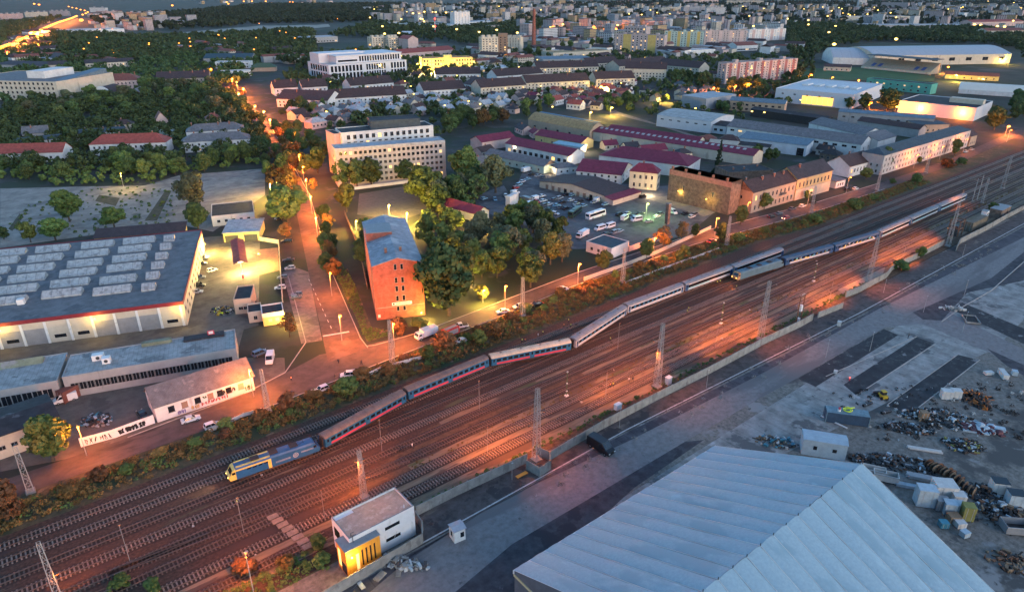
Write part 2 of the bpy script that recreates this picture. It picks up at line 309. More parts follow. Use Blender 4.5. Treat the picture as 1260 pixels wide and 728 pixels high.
# ================================================================ RAILWAY
M_rail = mat('rail_steel', (.24,.18,.15), .32, .3, 2, metal=.85)
M_sleeper = mat('concrete_sleeper', (.235,.185,.155), .9, .35, 1.5, patches=[((.09,.068,.055), .5, .58)])
M_oldsl = mat('old_sleeper', (.13,.092,.075), .9, .4, 1.5, patches=[((.085,.062,.05), .4, .56)])
def track(label, s0, s1, q0, q1, msl, smin=None, gaps=()):
    t = thing('railway_track', label, 'railway track', (s0, q0, .02), math.atan2(q1-q0, s1-s0), 'parallel tracks of the railway yard')
    L = math.hypot(s1-s0, q1-q0)
    for y in (-.7525, .7525):
        r = MB(); r.box(0, L, y-.035, y+.035, .19, .35, M_rail); r.box(0, L, y-.07, y+.07, .165, .19, M_rail); r.build('rail', t)
    sl = MB(); n = int(L/.75); rr = random.Random(int(q0*10))
    for i in range(n):
        x = i*.75+.3
        if any(a <= s0+x <= e for a, e in gaps): continue
        sl.box(x-.14, x+.14, -1.28+rr.uniform(-.03,.03), 1.28+rr.uniform(-.03,.03), .0, .165, msl, nobottom=True)
    sl.build('sleepers', t, kind='stuff')
TL = ['railway track closest to the shrubs, passing behind the derailed coaches', 'railway track that the yellow-nosed locomotive stands on', 'dark railway track just in front of the yellow-nosed locomotive', 'clear sleepered railway track running below the blue coaches', 'railway track under the second train further right', 'weathered railway track past the green signal post, between sandy strips', 'railway track running through the brightest orange light', 'railway track nearest the concrete wall']
track(TL[0], -90, 560, 141.7, 144.5, M_sleeper); track(TL[1], -90, 560, 136.7, 139, M_sleeper); track(TL[2], -90, 560, 131.4, 133.2, M_oldsl)
track(TL[3], -90, 560, 126.2, 128.0, M_sleeper); track(TL[4], -90, 560, 121.0, 122.6, M_oldsl); track(TL[5], -60, 560, 116.2, 117.0, M_oldsl)
track(TL[6], -30, 560, 110.8, 111.2, M_sleeper); track(TL[7], 50, 560, 105.6, 105.8, M_sleeper)
track('short stub track with faded sleepers left of the white signal building', -40, 36, 105.3, 105.5, M_oldsl)
track('turnout track slanting between the two southern lines', 0, 62, 121.2, 116.3, M_oldsl)
# plank crossing
pc = thing('track_crossing', 'pale concrete slab footway laid across the tracks near the white signal building', 'crossing', (22,105,0))
for i in range(8):
    k = MB(); x0 = 10.0-i*.35; y0 = -1.0+i*1.75
    k.box(x0-1.1, x0+1.1, y0, y0+1.45, .3, .40, mat('crossing_slab', (.21,.16,.125), .85, .3, 1)); k.build('slab', pc)
# ---------------------------------------------------------------- coaches
M_cblue = mat('coach_blue', (.014,.095,.19), .6, .2, .5, spec=.2, patches=[((.02,.06,.09), .6, .66)])
M_cred = mat('coach_red_band', (.42,.045,.07), .5, .15, .8)
M_cgrey = mat('coach_roof_grey', (.125,.11,.10), .75, .25, .5, patches=[((.10,.09,.085), .3, .6)], ribs=('X', 1.3, .02, .25))
M_ccream = mat('coach_roof_cream', (.42,.385,.29), .7, .2, .4, ribs=('X', 1.3, .02, .2))
M_cwhite = mat('coach_white', (.37,.39,.41), .4, .12, .6)
M_croof2 = mat('coach_roof_bluegrey', (.155,.18,.20), .65, .2, .5, ribs=('X', 1.3, .02, .25))
M_croof3 = mat('coach_roof_blue', (.03,.075,.13), .6, .2, .5, ribs=('X', 1.3, .02, .25))
M_cdkblue = mat('coach_dark_blue', (.012,.06,.15), .5, .15, .6)
M_cturq = mat('coach_turquoise', (.12,.42,.47), .4, .15, .6)
M_cyel = mat('coach_yellow', (.62,.48,.08), .4, .1, .6)
M_black = mat('black_band', (.012,.013,.016), .25, .2, 1, spec=.5)
M_glassd = mat('dark_glass', (.012,.015,.02), .08, .2, 1, spec=.6)
M_under = mat('underframe', (.03,.027,.026), .8, .4, 1)
M_lamp = emis('lamp_sodium', (1,.27,.03), .95)
M_lampy = emis('lamp_yellow', (1,.60,.12), 1.3)
M_lampw = emis('lamp_white', (1,.85,.55), 2.0)
M_lampg = emis('lamp_green', (.45,1,.12), 1.0)
M_lampr = emis('lamp_red', (1,.05,.03), 1.2)
M_litwin = emis('lit_window', (1,.50,.14), .45)
M_litdim = emis('lit_window_dim', (1,.60,.25), .16)
HW = 1.42
def roofprof(): return [(-HW,3.35),(-HW+.10,3.62),(-HW+.42,3.86),(-.6,4.0),(0,4.05),(.6,4.0),(HW-.42,3.86),(HW-.10,3.62),(HW,3.35)]
def coach(label, p0, p1, style, tilt=0.0, z=.25, group='coaches of the derailed train'):
    """p0, p1: centres of the two ends on the ground"""
    p0, p1 = Vector(p0), Vector(p1); L = (p1-p0).length; a = math.atan2(p1.y-p0.y, p1.x-p0.x)
    t = thing('railway_coach', label, 'train coach', (p0.x, p0.y, z), a, group); t.rotation_euler = (tilt, 0, a)
    roof = {'old': M_cgrey, 'cream': M_ccream, 'grey': M_croof2, 'ic': M_croof2, 'art': M_croof3, 'icw': M_croof2}[style]
    side = {'old': M_cblue, 'cream': M_cblue, 'grey': M_cwhite, 'ic': M_cwhite, 'art': M_cdkblue, 'icw': M_cwhite}[style]
    e = .35
    m = MB(); m.box(e, L-e, -HW, HW, 1.05, 3.352, side); m.build('body', t)
    m = MB(); m.xprism(roofprof(), e-.05, L-e+.05, roof)
    r = m.build('roof', t)
    for k in range(4):
        v = MB(); x = L*(.14+.24*k); v.box(x-.3, x+.3, -.22, .22, 4.0, 4.16, M_cgrey); v.build('vent', r)
    m = MB(); m.box(e+.3, L-e-.3, -1.2, 1.2, .62, 1.05, M_under); m.box(L*.4, L*.6, -1.25, 1.25, .35, .62, M_under); m.build('underframe', t)
    for x in (3.4, L-3.4):
        g = MB(); g.box(x-1.6, x+1.6, -1.1, 1.1, .35, .7, M_under)
        bo = g.build('bogie', t)
        for dx in (-1.25, 1.25):
            wv = MB(); wv.tube((x+dx,-.85,.46), (x+dx,.85,.46), .12, M_rail)
            for y in (-.78, .65): wv.tube((x+dx,y,.46), (x+dx,y+.13,.46), .46, M_under, 12)
            wv.build('wheelset', bo)
    for x, s in ((0, 1), (L, -1)):
        g = MB(); g.box(min(x, x+s*e), max(x, x+s*e), -.62, .62, 1.15, 3.5, M_under); g.build('gangway', t)
    o = 1.424
    def band(name, x0, x1, z0, z1, mm):
        for y in (-1, 1):
            k = MB(); k.box(x0, x1, *( (-o-.012,-o+.02) if y < 0 else (o-.02,o+.012)), z0, z1, mm); k.build(name, t)
    dl = [1.1, L-1.1] if style != 'old' and style != 'cream' else [1.1, L-1.1, L*.5]
    if style in ('old', 'cream'):
        for x0, x1 in ((2.0, L*.5-.75), (L*.5+.75, L-2.0)): band('red_band', x0, x1, 1.22, 1.78, M_cred)
        xs = [2.6+i*(L*.5-4.2)/5 for i in range(6)] ; xs = xs+[L-x for x in xs]; wz = (2.15, 2.95); ww = .62
    elif style == 'grey':
        band('blue_band', 1.8, L-1.8, 1.95, 3.0, M_cblue); xs = [2.6+i*(L-5.2)/11 for i in range(12)]; wz = (2.08, 2.88); ww = .65; o = 1.44
    elif style in ('ic', 'icw'):
        band('window_band', 1.8, L-1.8, 1.95, 3.05, M_black); band('turquoise_band', L*.06, L*.5, 1.45, 1.8, M_cturq); xs = []
        band('blue_end', e, 1.8, 1.1, 3.3, M_cdkblue); band('blue_end', L-1.8, L-e, 1.1, 3.3, M_cdkblue)
    else:
        band('white_panel', L*.1, L*.9, 1.2, 2.0, M_cwhite); xs = [3+i*(L-6)/9 for i in range(10)]; wz = (2.1, 2.95); ww = .8
        rr = random.Random(int(L*100)+int(p0.x))
        for i in range(16):
            x = rr.uniform(L*.1, L*.85); k = rr.choice([M_cyel, M_cwhite, M_cturq, M_cwhite, M_cyel]); h0 = rr.uniform(1.3, 2.4)
            q = MB(); y = -o-.02; q.face([(x,y,h0),(x+rr.uniform(.4,1.3),y,h0+rr.uniform(-.1,.2)),(x+rr.uniform(.5,1.4),y,h0+rr.uniform(.4,.9)),(x+rr.uniform(-.2,.3),y,h0+rr.uniform(.4,.8))], k); q.build('painted_motif', t)
    for x in dl:
        for y in (-1, 1):
            k = MB(); yy = y*o; k.box(x-.42, x+.42, min(yy, yy+y*.025), max(yy, yy+y*.025), 1.2, 3.2, M_cdkblue if style not in ('old', 'cream') else M_cblue)
            d = k.build('door', t); g = MB(); yy = y*(o+.026); g.box(x-.22, x+.22, min(yy, yy+y*.01), max(yy, yy+y*.01), 2.2, 3.0, M_glassd); g.build('door_window', d)
    for x in xs:
        if any(abs(x-d) < .9 for d in dl): continue
        for y in (-1, 1):
            k = MB(); yy = y*o; k.box(x-ww, x+ww, min(yy, yy+y*.02), max(yy, yy+y*.02), wz[0], wz[1], M_glassd); k.build('window', t)
    return t
def near(px, z=.9, off=1.42):
    """track-side foot of a coach seen in the picture -> its centre line"""
    p = P(px[0], px[1], z); return Vector((p.x, p.y+off))
J = [near(p) for p in ((397,553),(501,494),(604,451),(706,430),(771,387),(842,360),(902,338))]
def shrink(a, b, g=.25): d = (b-a).normalized()*g; return a+d, b-d
st = ['old','old','cream','grey','grey','ic']
lb = ['blue coach with red band slewed right behind the yellow-nosed locomotive', 'blue red-banded coach with brown-grey roof, second behind the yellow-nosed locomotive', 'blue red-banded coach with a cream roof',
      'white and grey coach leaning at an angle against the cream-roofed one', 'white and grey coach in the middle of the derailed train, level on its track', 'white coach with black window band beside the orange-lit locomotive nose']
for i in range(6):
    a, c = shrink(J[i], J[i+1])
    coach(lb[i], a, c, st[i], tilt=[R(3), R(-3), R(2), R(4), 0, 0][i], z=[.1,.15,.15,.2,.3,.3][i])
e7 = near((964,315)); coach('white and blue coach behind the second grey-blue locomotive', J[6]+(e7-J[6]).normalized()*.3, e7, 'ic')
FE = [near(p, .9) for p in ((965,328),(1026,311),(1082,294),(1120,277),(1155,261),(1189,246))]
fl = ['dark blue coach with yellow and white painted motifs right behind the grey-blue locomotive', 'dark blue coach with painted motifs, second behind the grey-blue locomotive', 'white coach with black window band between the motif coaches and the tail', 'white banded coach last but one of the second train', 'tail coach of the second train beside the lattice posts']
for i in range(5):
    a, c = FE[i], FE[i+1]; a, c = shrink(a, c)
    coach(fl[i], a, c, ['art','art','icw','icw','icw'][i], group='coaches of the second train')
# ---------------------------------------------------------------- locomotives
def loco(label, p0, p1, nose, body, roof, yellow, tilt=0.0, lit=True):
    p0, p1 = Vector(p0), Vector(p1); L = (p1-p0).length; a = math.atan2(p1.y-p0.y, p1.x-p0.x)
    t = thing('locomotive', label, 'locomotive', (p0.x, p0.y, .25), a); t.rotation_euler = (tilt, 0, a)
    w_ = 1.45
    m = MB(); m.box(1.7, L-1.7, -w_, w_, .95, 3.35, body); m.build('body', t)
    for x, s in ((0, 1), (L, -1)):
        c = MB(); pr = [(x+s*.35,.95),(x+s*.05,1.9),(x+s*.55,2.3),(x+s*1.15,3.35),(x+s*1.705,3.62),(x+s*1.705,.95)]
        if s < 0: pr = pr[::-1]
        c.yprism(pr, -w_, w_, nose if (s > 0 or not yellow) else body); cb = c.build('cab', t)
        g = MB(); g.face([(x+s*.52,-1.1,2.33),(x+s*.52,1.1,2.33),(x+s*1.09,1.0,3.28),(x+s*1.09,-1.0,3.28)], M_glassd); g.build('windscreen', cb)
        for y in (-.95, .95):
            h = MB(); h.ball((x+s*.08, y, 1.75), .17, M_lampy if (lit and s > 0) else M_glassd); h.build('headlight', cb)
        for y in (-1, 1):
            k = MB(); k.box(x+s*1.25-.35, x+s*1.25+.35, *sorted((y*w_, y*(w_+.02))), 2.35, 2.95, M_glassd); k.build('side_window', cb)
        bf = MB()
        for y in (-.87, .87): bf.tube((x+s*.35,y,1.0), (x-s*.2,y,1.0), .13, M_under); bf.tube((x-s*.2,y,1.0), (x-s*.26,y,1.0), .25, M_under, 10)
        bf.build('buffer', t)
    m = MB(); m.xprism([(-w_,3.35),(-w_+.25,3.75),(-.7,3.85),(.7,3.85),(w_-.25,3.75),(w_,3.35)], 1.7, L-1.7, roof); rf = m.build('roof', t)
    for x in (.3, .5, .72):
        v = MB(); v.box(L*x-.9, L*x+.9, -.8, .8, 3.85, 4.08, M_under); v.build('roof_equipment', rf)
    v = MB()
    for x in (.22, .8):
        v.tube((L*x-.8,-.5,3.9), (L*x+.6,-.5,4.25), .04, M_under); v.tube((L*x-.8,.5,3.9), (L*x+.6,.5,4.25), .04, M_under); v.tube((L*x+.6,-.9,4.25), (L*x+.6,.9,4.25), .05, M_under)
    v.build('pantograph', rf)
    for x in (3.9, L-3.9):
        g = MB(); g.box(x-1.9, x+1.9, -1.15, 1.15, .3, .95, M_under); bo = g.build('bogie', t)
        for dx in (-1.3, 1.3):
            wv = MB()
            for y in (-.8, .66): wv.tube((x+dx,y,.55), (x+dx,y+.14,.55), .6, M_under, 12)
            wv.build('wheelset', bo)
    return t, L, w_
LA, LB = near((283,594), .9, 1.5), near((396,555), .9, 1.5)
M_lyel = mat('loco_yellow', (.60,.45,.10), .4, .2, .7); M_lblue = mat('loco_blue', (.015,.085,.20), .5, .2, .5)
M_lgrey = mat('loco_bluegrey', (.05,.125,.175), .6, .2, .5)
lo, L, w_ = loco('blue locomotive with yellow nose and roof edges leading the derailed train', LA, LB, M_lyel, M_lblue, M_lblue, True)
for y in (-1, 1):
    k = MB(); k.box(.0+1.7, L*.45, *sorted((y*(w_+.012), y*(w_-.02))), 3.0, 3.36, M_lyel); k.build('yellow_band', lo)
    k = MB(); k.box(L*.42, L*.455, *sorted((y*(w_+.016), y*(w_-.02))), .95, 3.37, M_lyel); k.build('yellow_band', lo)
    for z in (1.75, 2.0):
        k = MB(); k.box(L*.5, L*.66, *sorted((y*(w_+.012), y*w_)), z, z+.07, M_cwhite); k.build('white_line', lo)
    for z in (2.2, 2.42):
        k = MB(); k.box(L*.78, L*.92, *sorted((y*(w_+.012), y*w_)), z, z+.07, M_cwhite); k.build('white_line', lo)
    k = MB()
    for i in range(20):
        a0, a1 = 2*math.pi*i/20, 2*math.pi*(i+1)/20; yy = y*(w_+.014); cx, cz = L*.72, 2.1
        k.face([(cx+math.cos(a0)*.62,yy,cz+math.sin(a0)*.62),(cx+math.cos(a1)*.62,yy,cz+math.sin(a1)*.62),(cx+math.cos(a1)*.5,yy,cz+math.sin(a1)*.5),(cx+math.cos(a0)*.5,yy,cz+math.sin(a0)*.5)], M_cwhite)
    for x, h in ((-.25,.25),(0,.42),(.25,.25)): k.box(L*.72+x-.06, L*.72+x+.06, *sorted((yy, yy+y*.004)), 2.1-h, 2.1+h, M_cwhite)
    k.build('round_emblem', lo)
m = MB(); m.box(1.9, L*.45, -1.2, -.75, 3.8, 3.9, M_lyel); m.box(1.9, L*.45, .75, 1.2, 3.8, 3.9, M_lyel); m.build('roof_edge', lo)
for i in range(4):
    k = MB(); k.box(L*(.2+.06*i), L*(.24+.06*i), -w_-.02, -w_, 2.6, 2.9, M_glassd); k.build('grille', lo)
spot(lo, (.0,0,1.8), (-20,-2,0), 900, WARM, 70)
LC, LD = near((906,347), .9, 1.5), near((963,330), .9, 1.5); LC, LD = (near((907,346), .9, 1.5), FE[0]-(FE[0]-near((907,346), .9, 1.5)).normalized()*.3)
M_lorange = mat('loco_orange_lit_nose', (.35,.22,.10), .5, .3, .8)  # orange lamp light on the nose put into its colour
lo2, L2, w2 = loco('grey-blue locomotive with an orange-lit nose heading the second train', LC, LD, M_lorange, M_lgrey, M_lgrey, True)
spot(lo2, (-.2,0,1.8), (-14,-2,0), 1200, SOD, 80)
# ================================================================ THE LARGE MEMBRANE HALL in the near corner
M_mem = mat('membrane_roof', (.215,.33,.39), .65, .08, 2.2, (.25,.37,.43), spec=.4, patches=[((.185,.295,.35), .12, .54, (1,.2,1)), ((.255,.38,.44), .3, .62, (1,.15,1))], bump=.004)
M_memw = mat('hall_cladding', (.10,.11,.13), .6, .2, .4, ribs=('X', .4, .02, .2))
M_white = mat('white_paint', (.62,.62,.60), .6, .08, .8, patches=[((.52,.52,.5), .4, .6)])
M_stone = mat('concrete_wall', (.23,.225,.21), .9, .25, .6, patches=[((.16,.155,.145), .35, .56, (1,1,.4)), ((.30,.29,.27), .5, .64)], bump=.01)
hall = thing('membrane_hall', 'large hall with a pale blue-grey ribbed double-pitch roof, open yard on both sides', 'hall', (51.5,63.5,0), 0)
EH, RH, W0 = 9.0, 22.3, 37.0
roof = MB(); s0, s1, nb = -.0, 55.5, 17
e0, r0 = P(633,702,EH), P(880,548,EH)
hall.location = (e0.x, (e0.y+r0.y)/2, 0); LH = r0.x-e0.x; nb = 16
HWD = (hall.location.y - P(1058,573,RH).y)
rs = []
for side in (0, 1):
    m = MB(); n = nb; bw = (LH)/n
    for i in range(n):
        for j in range(10):
            for k in range(6):
                def pt_(u, v):
                    x = (i+u)*bw; y = -v*HWD if side == 0 else -HWD-(v*HWD)
                    z = EH+(RH-EH)*(v if side == 0 else 1-v) + .62*math.sin(math.pi*u)**.7*(.55+.45*math.sin(math.pi*v)) + .06*math.sin(v*9+i)
                    return (x, y, z)
                u0, u1, v0, v1 = j/10, (j+1)/10, k/6, (k+1)/6
                q = [pt_(u0,v0), pt_(u1,v0), pt_(u1,v1), pt_(u0,v1)]
                m.face(q if side == 1 else q[::-1], M_mem)
    o = m.build('roof_slope', hall, smooth=False); rs.append(o)
    bm = bmesh.new(); bm.from_mesh(o.data); bmesh.ops.remove_doubles(bm, verts=bm.verts, dist=.002); bmesh.ops.recalc_face_normals(bm, faces=bm.faces)
    for f in bm.faces: f.smooth = True
    for e in bm.edges:
        if all(abs((v.co.x/bw)-round(v.co.x/bw)) < .01 for v in e.verts) and abs(e.verts[0].co.x-e.verts[1].co.x) < .01: e.smooth = False
    bm.to_mesh(o.data); bm.free()
    for i in range(nb+1):
        k = MB(); a = (i*bw, 0 if side == 0 else -2*HWD, EH+.06); c = (i*bw, -HWD, RH+.06); k.tube(a, c, .03, M_white, 5); k.build('seam', o)
w_ = MB(); w_.box(.05, LH-.05, -2*HWD+.1, -.1, 0, EH-.75, M_memw)
w_.yprism([(0,0)], 0, 0, M_memw) if False else None
w_.build('wall', hall)
gm = MB()
for x in (.04, LH-.04):
    gm = MB(); gm.face([(x,-.05,EH-.75),(x,-.05,EH),(x,-HWD,RH),(x,-2*HWD+.05,EH),(x,-2*HWD+.05,EH-.75)], M_memw); gm.build('gable', hall)
m = MB(); m.box(-.12, LH+.1, -.05, .16, EH-.75, EH+.05, M_white); m.box(-.16, .03, -2*HWD, -.06, EH-1.1, EH-.72, mat('cream_trim', (.55,.45,.25), .6, .1)); m.build('eave_trim', hall)
for i in range(nb+1):
    k = MB(); k.tube((i*bw, -HWD, RH+.05), (i*bw, -HWD, RH+.5), .07, mat('dark_metal', (.04,.045,.05), .5, .2), 5); k.build('ridge_anchor', hall)
# ================================================================ SIGNAL BUILDING
M_plaster = mat('white_plaster', (.60,.60,.60), .8, .06, .7, patches=[((.5,.5,.49), .5, .62, (1,1,.3))])
M_orange = mat('orange_cladding', (.62,.27,.035), .6, .1, .8, ribs=('X', 1.2, .01, .12))
M_foil = mat('roof_foil', (.36,.27,.20), .5, .2, 1.2, patches=[((.46,.36,.28), .7, .55)], bump=.05)
M_grey = mat('grey_sheet', (.2,.21,.22), .55, .15, .8)
M_steel = mat('galvanised_steel', (.36,.38,.39), .45, .15, 2, metal=.4)
M_darkm = MATS['dark_metal']
sb = thing('signal_building', 'two-storey white signal building with an orange corner volume', 'building', (36.3,94.2,0), R(1))
H1 = 6.9
m = MB(); m.box(0, 14, 0.05, 7.4, 0, H1, M_plaster); m.build('wall', sb)
rf = MB(); rf.prism([(.25,.3),(13.75,.3),(13.75,7.15),(4.2,7.15),(4.2,6.3),(.25,6.3)], H1+.003, H1+.06, M_foil); ro = rf.build('roof', sb)
pp = MB()
for x0, x1, y0, y1 in ((0,14,.05,.3),(0,14,7.15,7.4),(0,.25,.3,7.15),(13.75,14,.3,7.15)): pp.box(x0,x1,y0,y1,H1,H1+.45,M_plaster, M_grey)
pp.build('parapet', ro)
m = MB(); m.box(-1.6, 5.4, -1.5, .04, 0, 6.2, M_orange); m.box(-1.6, -.003, .04, 2.5, 0, 6.2, M_orange); oc = m.build('orange_volume', sb)
m = MB(); m.box(-1.75, 5.5, -1.6, .03, 6.205, 6.4, M_grey); m.box(-1.75, -.01, .03, 2.6, 6.205, 6.4, M_grey); m.build('roof', oc)
for i in range(4):
    k = MB(); x = 1.6+i*.85; k.box(x-.14, x+.14, -1.53, -1.48, 1.3, 5.0, M_glassd); k.build('window', oc)
m = MB(); m.box(-1.63, -1.58, -1.1, .9, .2, 2.6, M_glassd); m.build('entrance_door', oc)
m = MB(); m.box(-1.64, -1.58, 1.0, 1.9, 1.0, 5.0, M_litwin); m.build('lit_window', oc)
m = MB(); m.box(.3, .9, -1.54, -1.48, .8, 4.6, M_litdim); m.build('lit_window', oc)
lp = MB(); lp.ball((-.6,-1.75,4.6), .22, M_lampy); lp.build('wall_lamp', oc); bulb(oc, (-.9,-2.4,4.6), 260, YEL)
for z in (2.0, 4.9):
    k = MB(); k.box(7.4, 10.6, .02, .06, z, z+.75, M_glassd); k.build('window', sb)
m = MB(); m.box(-.03, .02, 4.2, 6.6, 3.6, 5.8, M_glassd); m.build('window', sb)
m = MB()
for y in (-.3, .5): m.tube((.6,y,6.4), (.6,y,8.0), .05, M_darkm); m.tube((.6,y,8.0), (1.3,y,8.0), .05, M_darkm)
for i in range(5): m.tube((.6,-.3,6.6+.35*i), (.6,.5,6.6+.35*i), .035, M_darkm)
m.build('ladder', sb)
m = MB(); m.tube((9.2,-.02,2.2),(9.2,-1.2,4.6),.05,M_steel); m.build('wall_arm', sb)
m = MB(); m.tube((12.4,1.2,H1+.05),(12.4,1.2,H1+.8),.12,M_white); m.build('roof_vent', ro)
# walls along the railway
def wall(label, pts, h=2.5, th=.18, m=None, panel=3.0, name='concrete_wall', group='concrete walls along the railway'):
    m = m or M_stone; pts = [Vector(p) for p in pts]
    t = thing(name, label, 'wall', (pts[0].x, pts[0].y, 0), 0, group); o = pts[0]
    bm_ = MB(); posts = MB()
    for a, c in zip(pts, pts[1:]):
        d = c-a; L = d.length; ang = math.atan2(d.y, d.x); n = max(1, round(L/panel)); rr = random.Random(int(a.x*7+a.y))
        for i in range(n):
            u = a + d*((i+.5)/n) - o; bm_.cbox((u.x, u.y, 0), ang, L/n-.06, th, h+rr.uniform(-.05,.05), m)
        for i in range(n+1):
            u = a + d*(i/n) - o; posts.cbox((u.x, u.y, 0), ang, .22, th+.12, h+.08, m)
    bm_.build('panels', t); posts.build('posts', t); return t
def px(l): return [P(*q).xy for q in l]
wall('low concrete panel wall in front of the white and orange signal building', px([(395,742),(520,668),(520,652),(512,640)]))
wall('long concrete panel wall between the white signal building and the lattice mast box', px([(513,634),(560,610),(648,569)]))
wall('concrete wall box around the foot of the lattice mast near the black van', px([(648,577),(664,586),(677,577),(676,566),(662,560)]))
wall('long concrete panel wall beside the parking lane, behind the black van', px([(676,566),(740,528),(808,492),(870,461),(935,426)]))
wall('stretch of concrete wall right of the tallest white-lit mast', px([(936,425),(985,402),(999,394)]))
wall('broken end of the concrete wall with missing panels by the double post', px([(1006,391),(1036,379)]), 2.2)
wall('stepped concrete wall beside the round green shrub', px([(1040,366),(1056,360),(1090,342),(1098,332),(1128,318),(1160,302)]))
wall('far concrete wall running past the lattice towers to the photo edge', px([(1176,309),(1180,300),(1212,284),(1240,268),(1285,245)]))
# ---------------------------------------------------------------- lattice masts
M_mastw = mat('mast_paint', (.30,.30,.29), .6, .15, 1.5)
def lattice(mb, h, b, t, m, n=9, r=.042):
    def c(z): return b+(t-b)*z/h
    for sx, sy in ((-1,-1),(1,-1),(1,1),(-1,1)): mb.tube((sx*b/2,sy*b/2,0), (sx*t/2,sy*t/2,h), r*1.5, m, 4)
    for i in range(n):
        z0, z1 = h*i/n, h*(i+1)/n; w0, w1 = c(z0)/2, c(z1)/2
        for (ax, ay), (bx, by) in (((-1,-1),(1,-1)),((1,-1),(1,1)),((1,1),(-1,1)),((-1,1),(-1,-1))):
            s = 1 if i % 2 else -1
            if s > 0: mb.tube((ax*w0,ay*w0,z0), (bx*w1,by*w1,z1), r, m, 4)
            else: mb.tube((bx*w0,by*w0,z0), (ax*w1,ay*w1,z1), r, m, 4)
            mb.tube((ax*w1,ay*w1,z1), (bx*w1,by*w1,z1), r*.8, m, 4)
def mast(label, pxy, h, base=1.5, top=.7, lamps=(), power=9000, c=SOD, side=1, group='lattice masts along the railway', m=None, boxes=True, size=.5):
    p = P(*pxy); t = thing('lattice_mast', label, 'mast', (p.x, p.y, 0), 0, group)
    k = MB(); lattice(k, h, base, top, m or M_mastw, max(6, int(h/1.9))); k.build('lattice', t)
    k = MB(); k.box(-base*.7, base*.7, -base*.7, base*.7, 0, .5, M_stone); k.build('foot', t)
    for i, (z, dx, dy) in enumerate(lamps):
        a = MB(); a.tube((0,0,z), (dx,dy,z+.15), .06, m or M_mastw, 5); a.box(dx-.3, dx+.3, dy-.22, dy+.22, z+.05, z+.32, M_darkm); a.box(dx-.24, dx+.24, dy-.17, dy+.17, z-.02, z+.05, M_lamp); a.build('floodlight', t)  # roadside catenary masts get this floodlight as an added orange source
        if power: spot(t, (dx*1.4, dy*1.4, z), (dx*3, dy+15, 0), power*.5, c, 140, size, .8)
    return t
mast('pale lattice mast with twin orange lamps beside the black van', (660,566), 19.5, lamps=[(12.5,1.6,.6),(12.3,2.3,.4),(9,-1.0,1.4)], power=4200)
mast('pale lattice mast above the white cabinet, a small flag-like lamp at its tip', (808,476), 19.5, lamps=[(14,-1.2,1.5),(9,1.0,2.2),(11.5,-1.1,-.4)], power=4200)
mast('brightly lit lattice mast standing at the wall, between two stacks of lamps', (935,418), 19.8, lamps=[(9.5,-1.3,1.5),(12,1.2,1.6),(8,1.6,.3)], power=5200)
mast('lattice mast just behind the white signal building', (448,612), 12.5, 1.2, .6, lamps=[(10.2,-1.0,-.3),(9.0,1.0,.8)], power=6000)
mast('lattice mast right of the round green shrub, foot hidden by the wall', (1067,352), 19, lamps=[(9,-1.3,1.6)], power=9000)
mast('lattice tower on a concrete box beside the rusty frames', (1166,303), 19, lamps=[(8,-1.2,1.4)], power=12000)
mast('lattice tower at the right photo edge, near the far concrete wall', (1233,232), 18, lamps=[], power=0)
mast('slim lattice tower above the tail coach, photo right', (1208,250), 13, .9, .6)
mast('bottom left lattice mast with a blue-grey head among the tracks', (72,735), 13, 1.1, .6, lamps=[(5.5,.9,-.5)], power=2200)
mast('orange-lit lattice mast leaning over shrubs at the left photo edge', (38,605), 12, 1.3, .7, lamps=[(11.7,.2,.9)], power=1400)
mast('lattice mast in front of the graffiti house corner', (330,506), 12.5, 1.2, .6, lamps=[(8.3,.7,.7)], power=900)
mast('lattice mast left of the crossing lamp, by the red brick block', (483,449), 14.5, 1.2, .6, lamps=[(11,.6,.8)], power=1100)
mast('tall lattice mast with crossarm at the parked white cars', (643,389), 14, 1.2, .6, lamps=[(9,.6,.7)], power=1200)
mast('lattice mast beside the small flat-roofed depot office', (766,347), 13.5, 1.2, .6, lamps=[(7.5,.6,.8)], power=1500)
mast('lattice mast between the tenement row and the far tracks', (894,302), 13, 1.2, .6, lamps=[(9,.6,.8)], power=1300)
mast('lattice mast on the kerb in front of the yellow ornate tenement', (998,262), 13.5, 1.2, .6, lamps=[(9,.6,.8)], power=1300)
mast('lattice mast on the kerb before the pale two-storey row', (1079,234), 13.5, 1.2, .6, lamps=[(9,.5,.8)], power=1500)
mast('lattice mast beside the graffiti-free long white block', (1139,213), 13.5, 1.3, .7, lamps=[(6,.6,.8)], power=1500)
for px_, s_ in (((660,566),1),((808,476),1),((935,418),1.3),((1067,352),1.6)):
    for o_ in col.objects:
        if o_.name.startswith('lattice_mast') and (o_.location.xy-P(*px_).xy).length < .5: spot(o_, (.8,-2.0,13), (2,-9,0), 1500*s_, SOD, 110, .5, .9)
for o_ in col.objects:
    if o_.name.startswith('lattice_mast') and (o_.location.xy-P(448,612).xy).length < .5: spot(o_, (0,-1.3,11.5), (-4,-13,6), 1300, SOD, 95, .3, .5)
def twin(label, pxy, h):
    p = P(*pxy); t = thing('double_post', label, 'mast', (p.x, p.y, 0), 0)
    for dx in (-1.3, 1.3):
        k = MB(); k.tube((dx,0,0), (dx,0,h), .22, M_rustm, 6, .16); k.build('post', t)
    k = MB(); k.box(-1.6, 1.6, -.12, .12, h-.5, h-.2, M_mastw); k.build('crossbeam', t)
    k = MB(); k.box(-.7, .3, -.5, .4, h*.42, h*.62, M_white); k.build('cabinet', t); k = MB(); k.box(-.9, .1, -.5, .4, .3, 1.9, M_white); k.build('cabinet', t)
M_rustm = mat('rusty_metal', (.17,.085,.05), .8, .4, 1.5, patches=[((.08,.05,.04), .9, .55)])
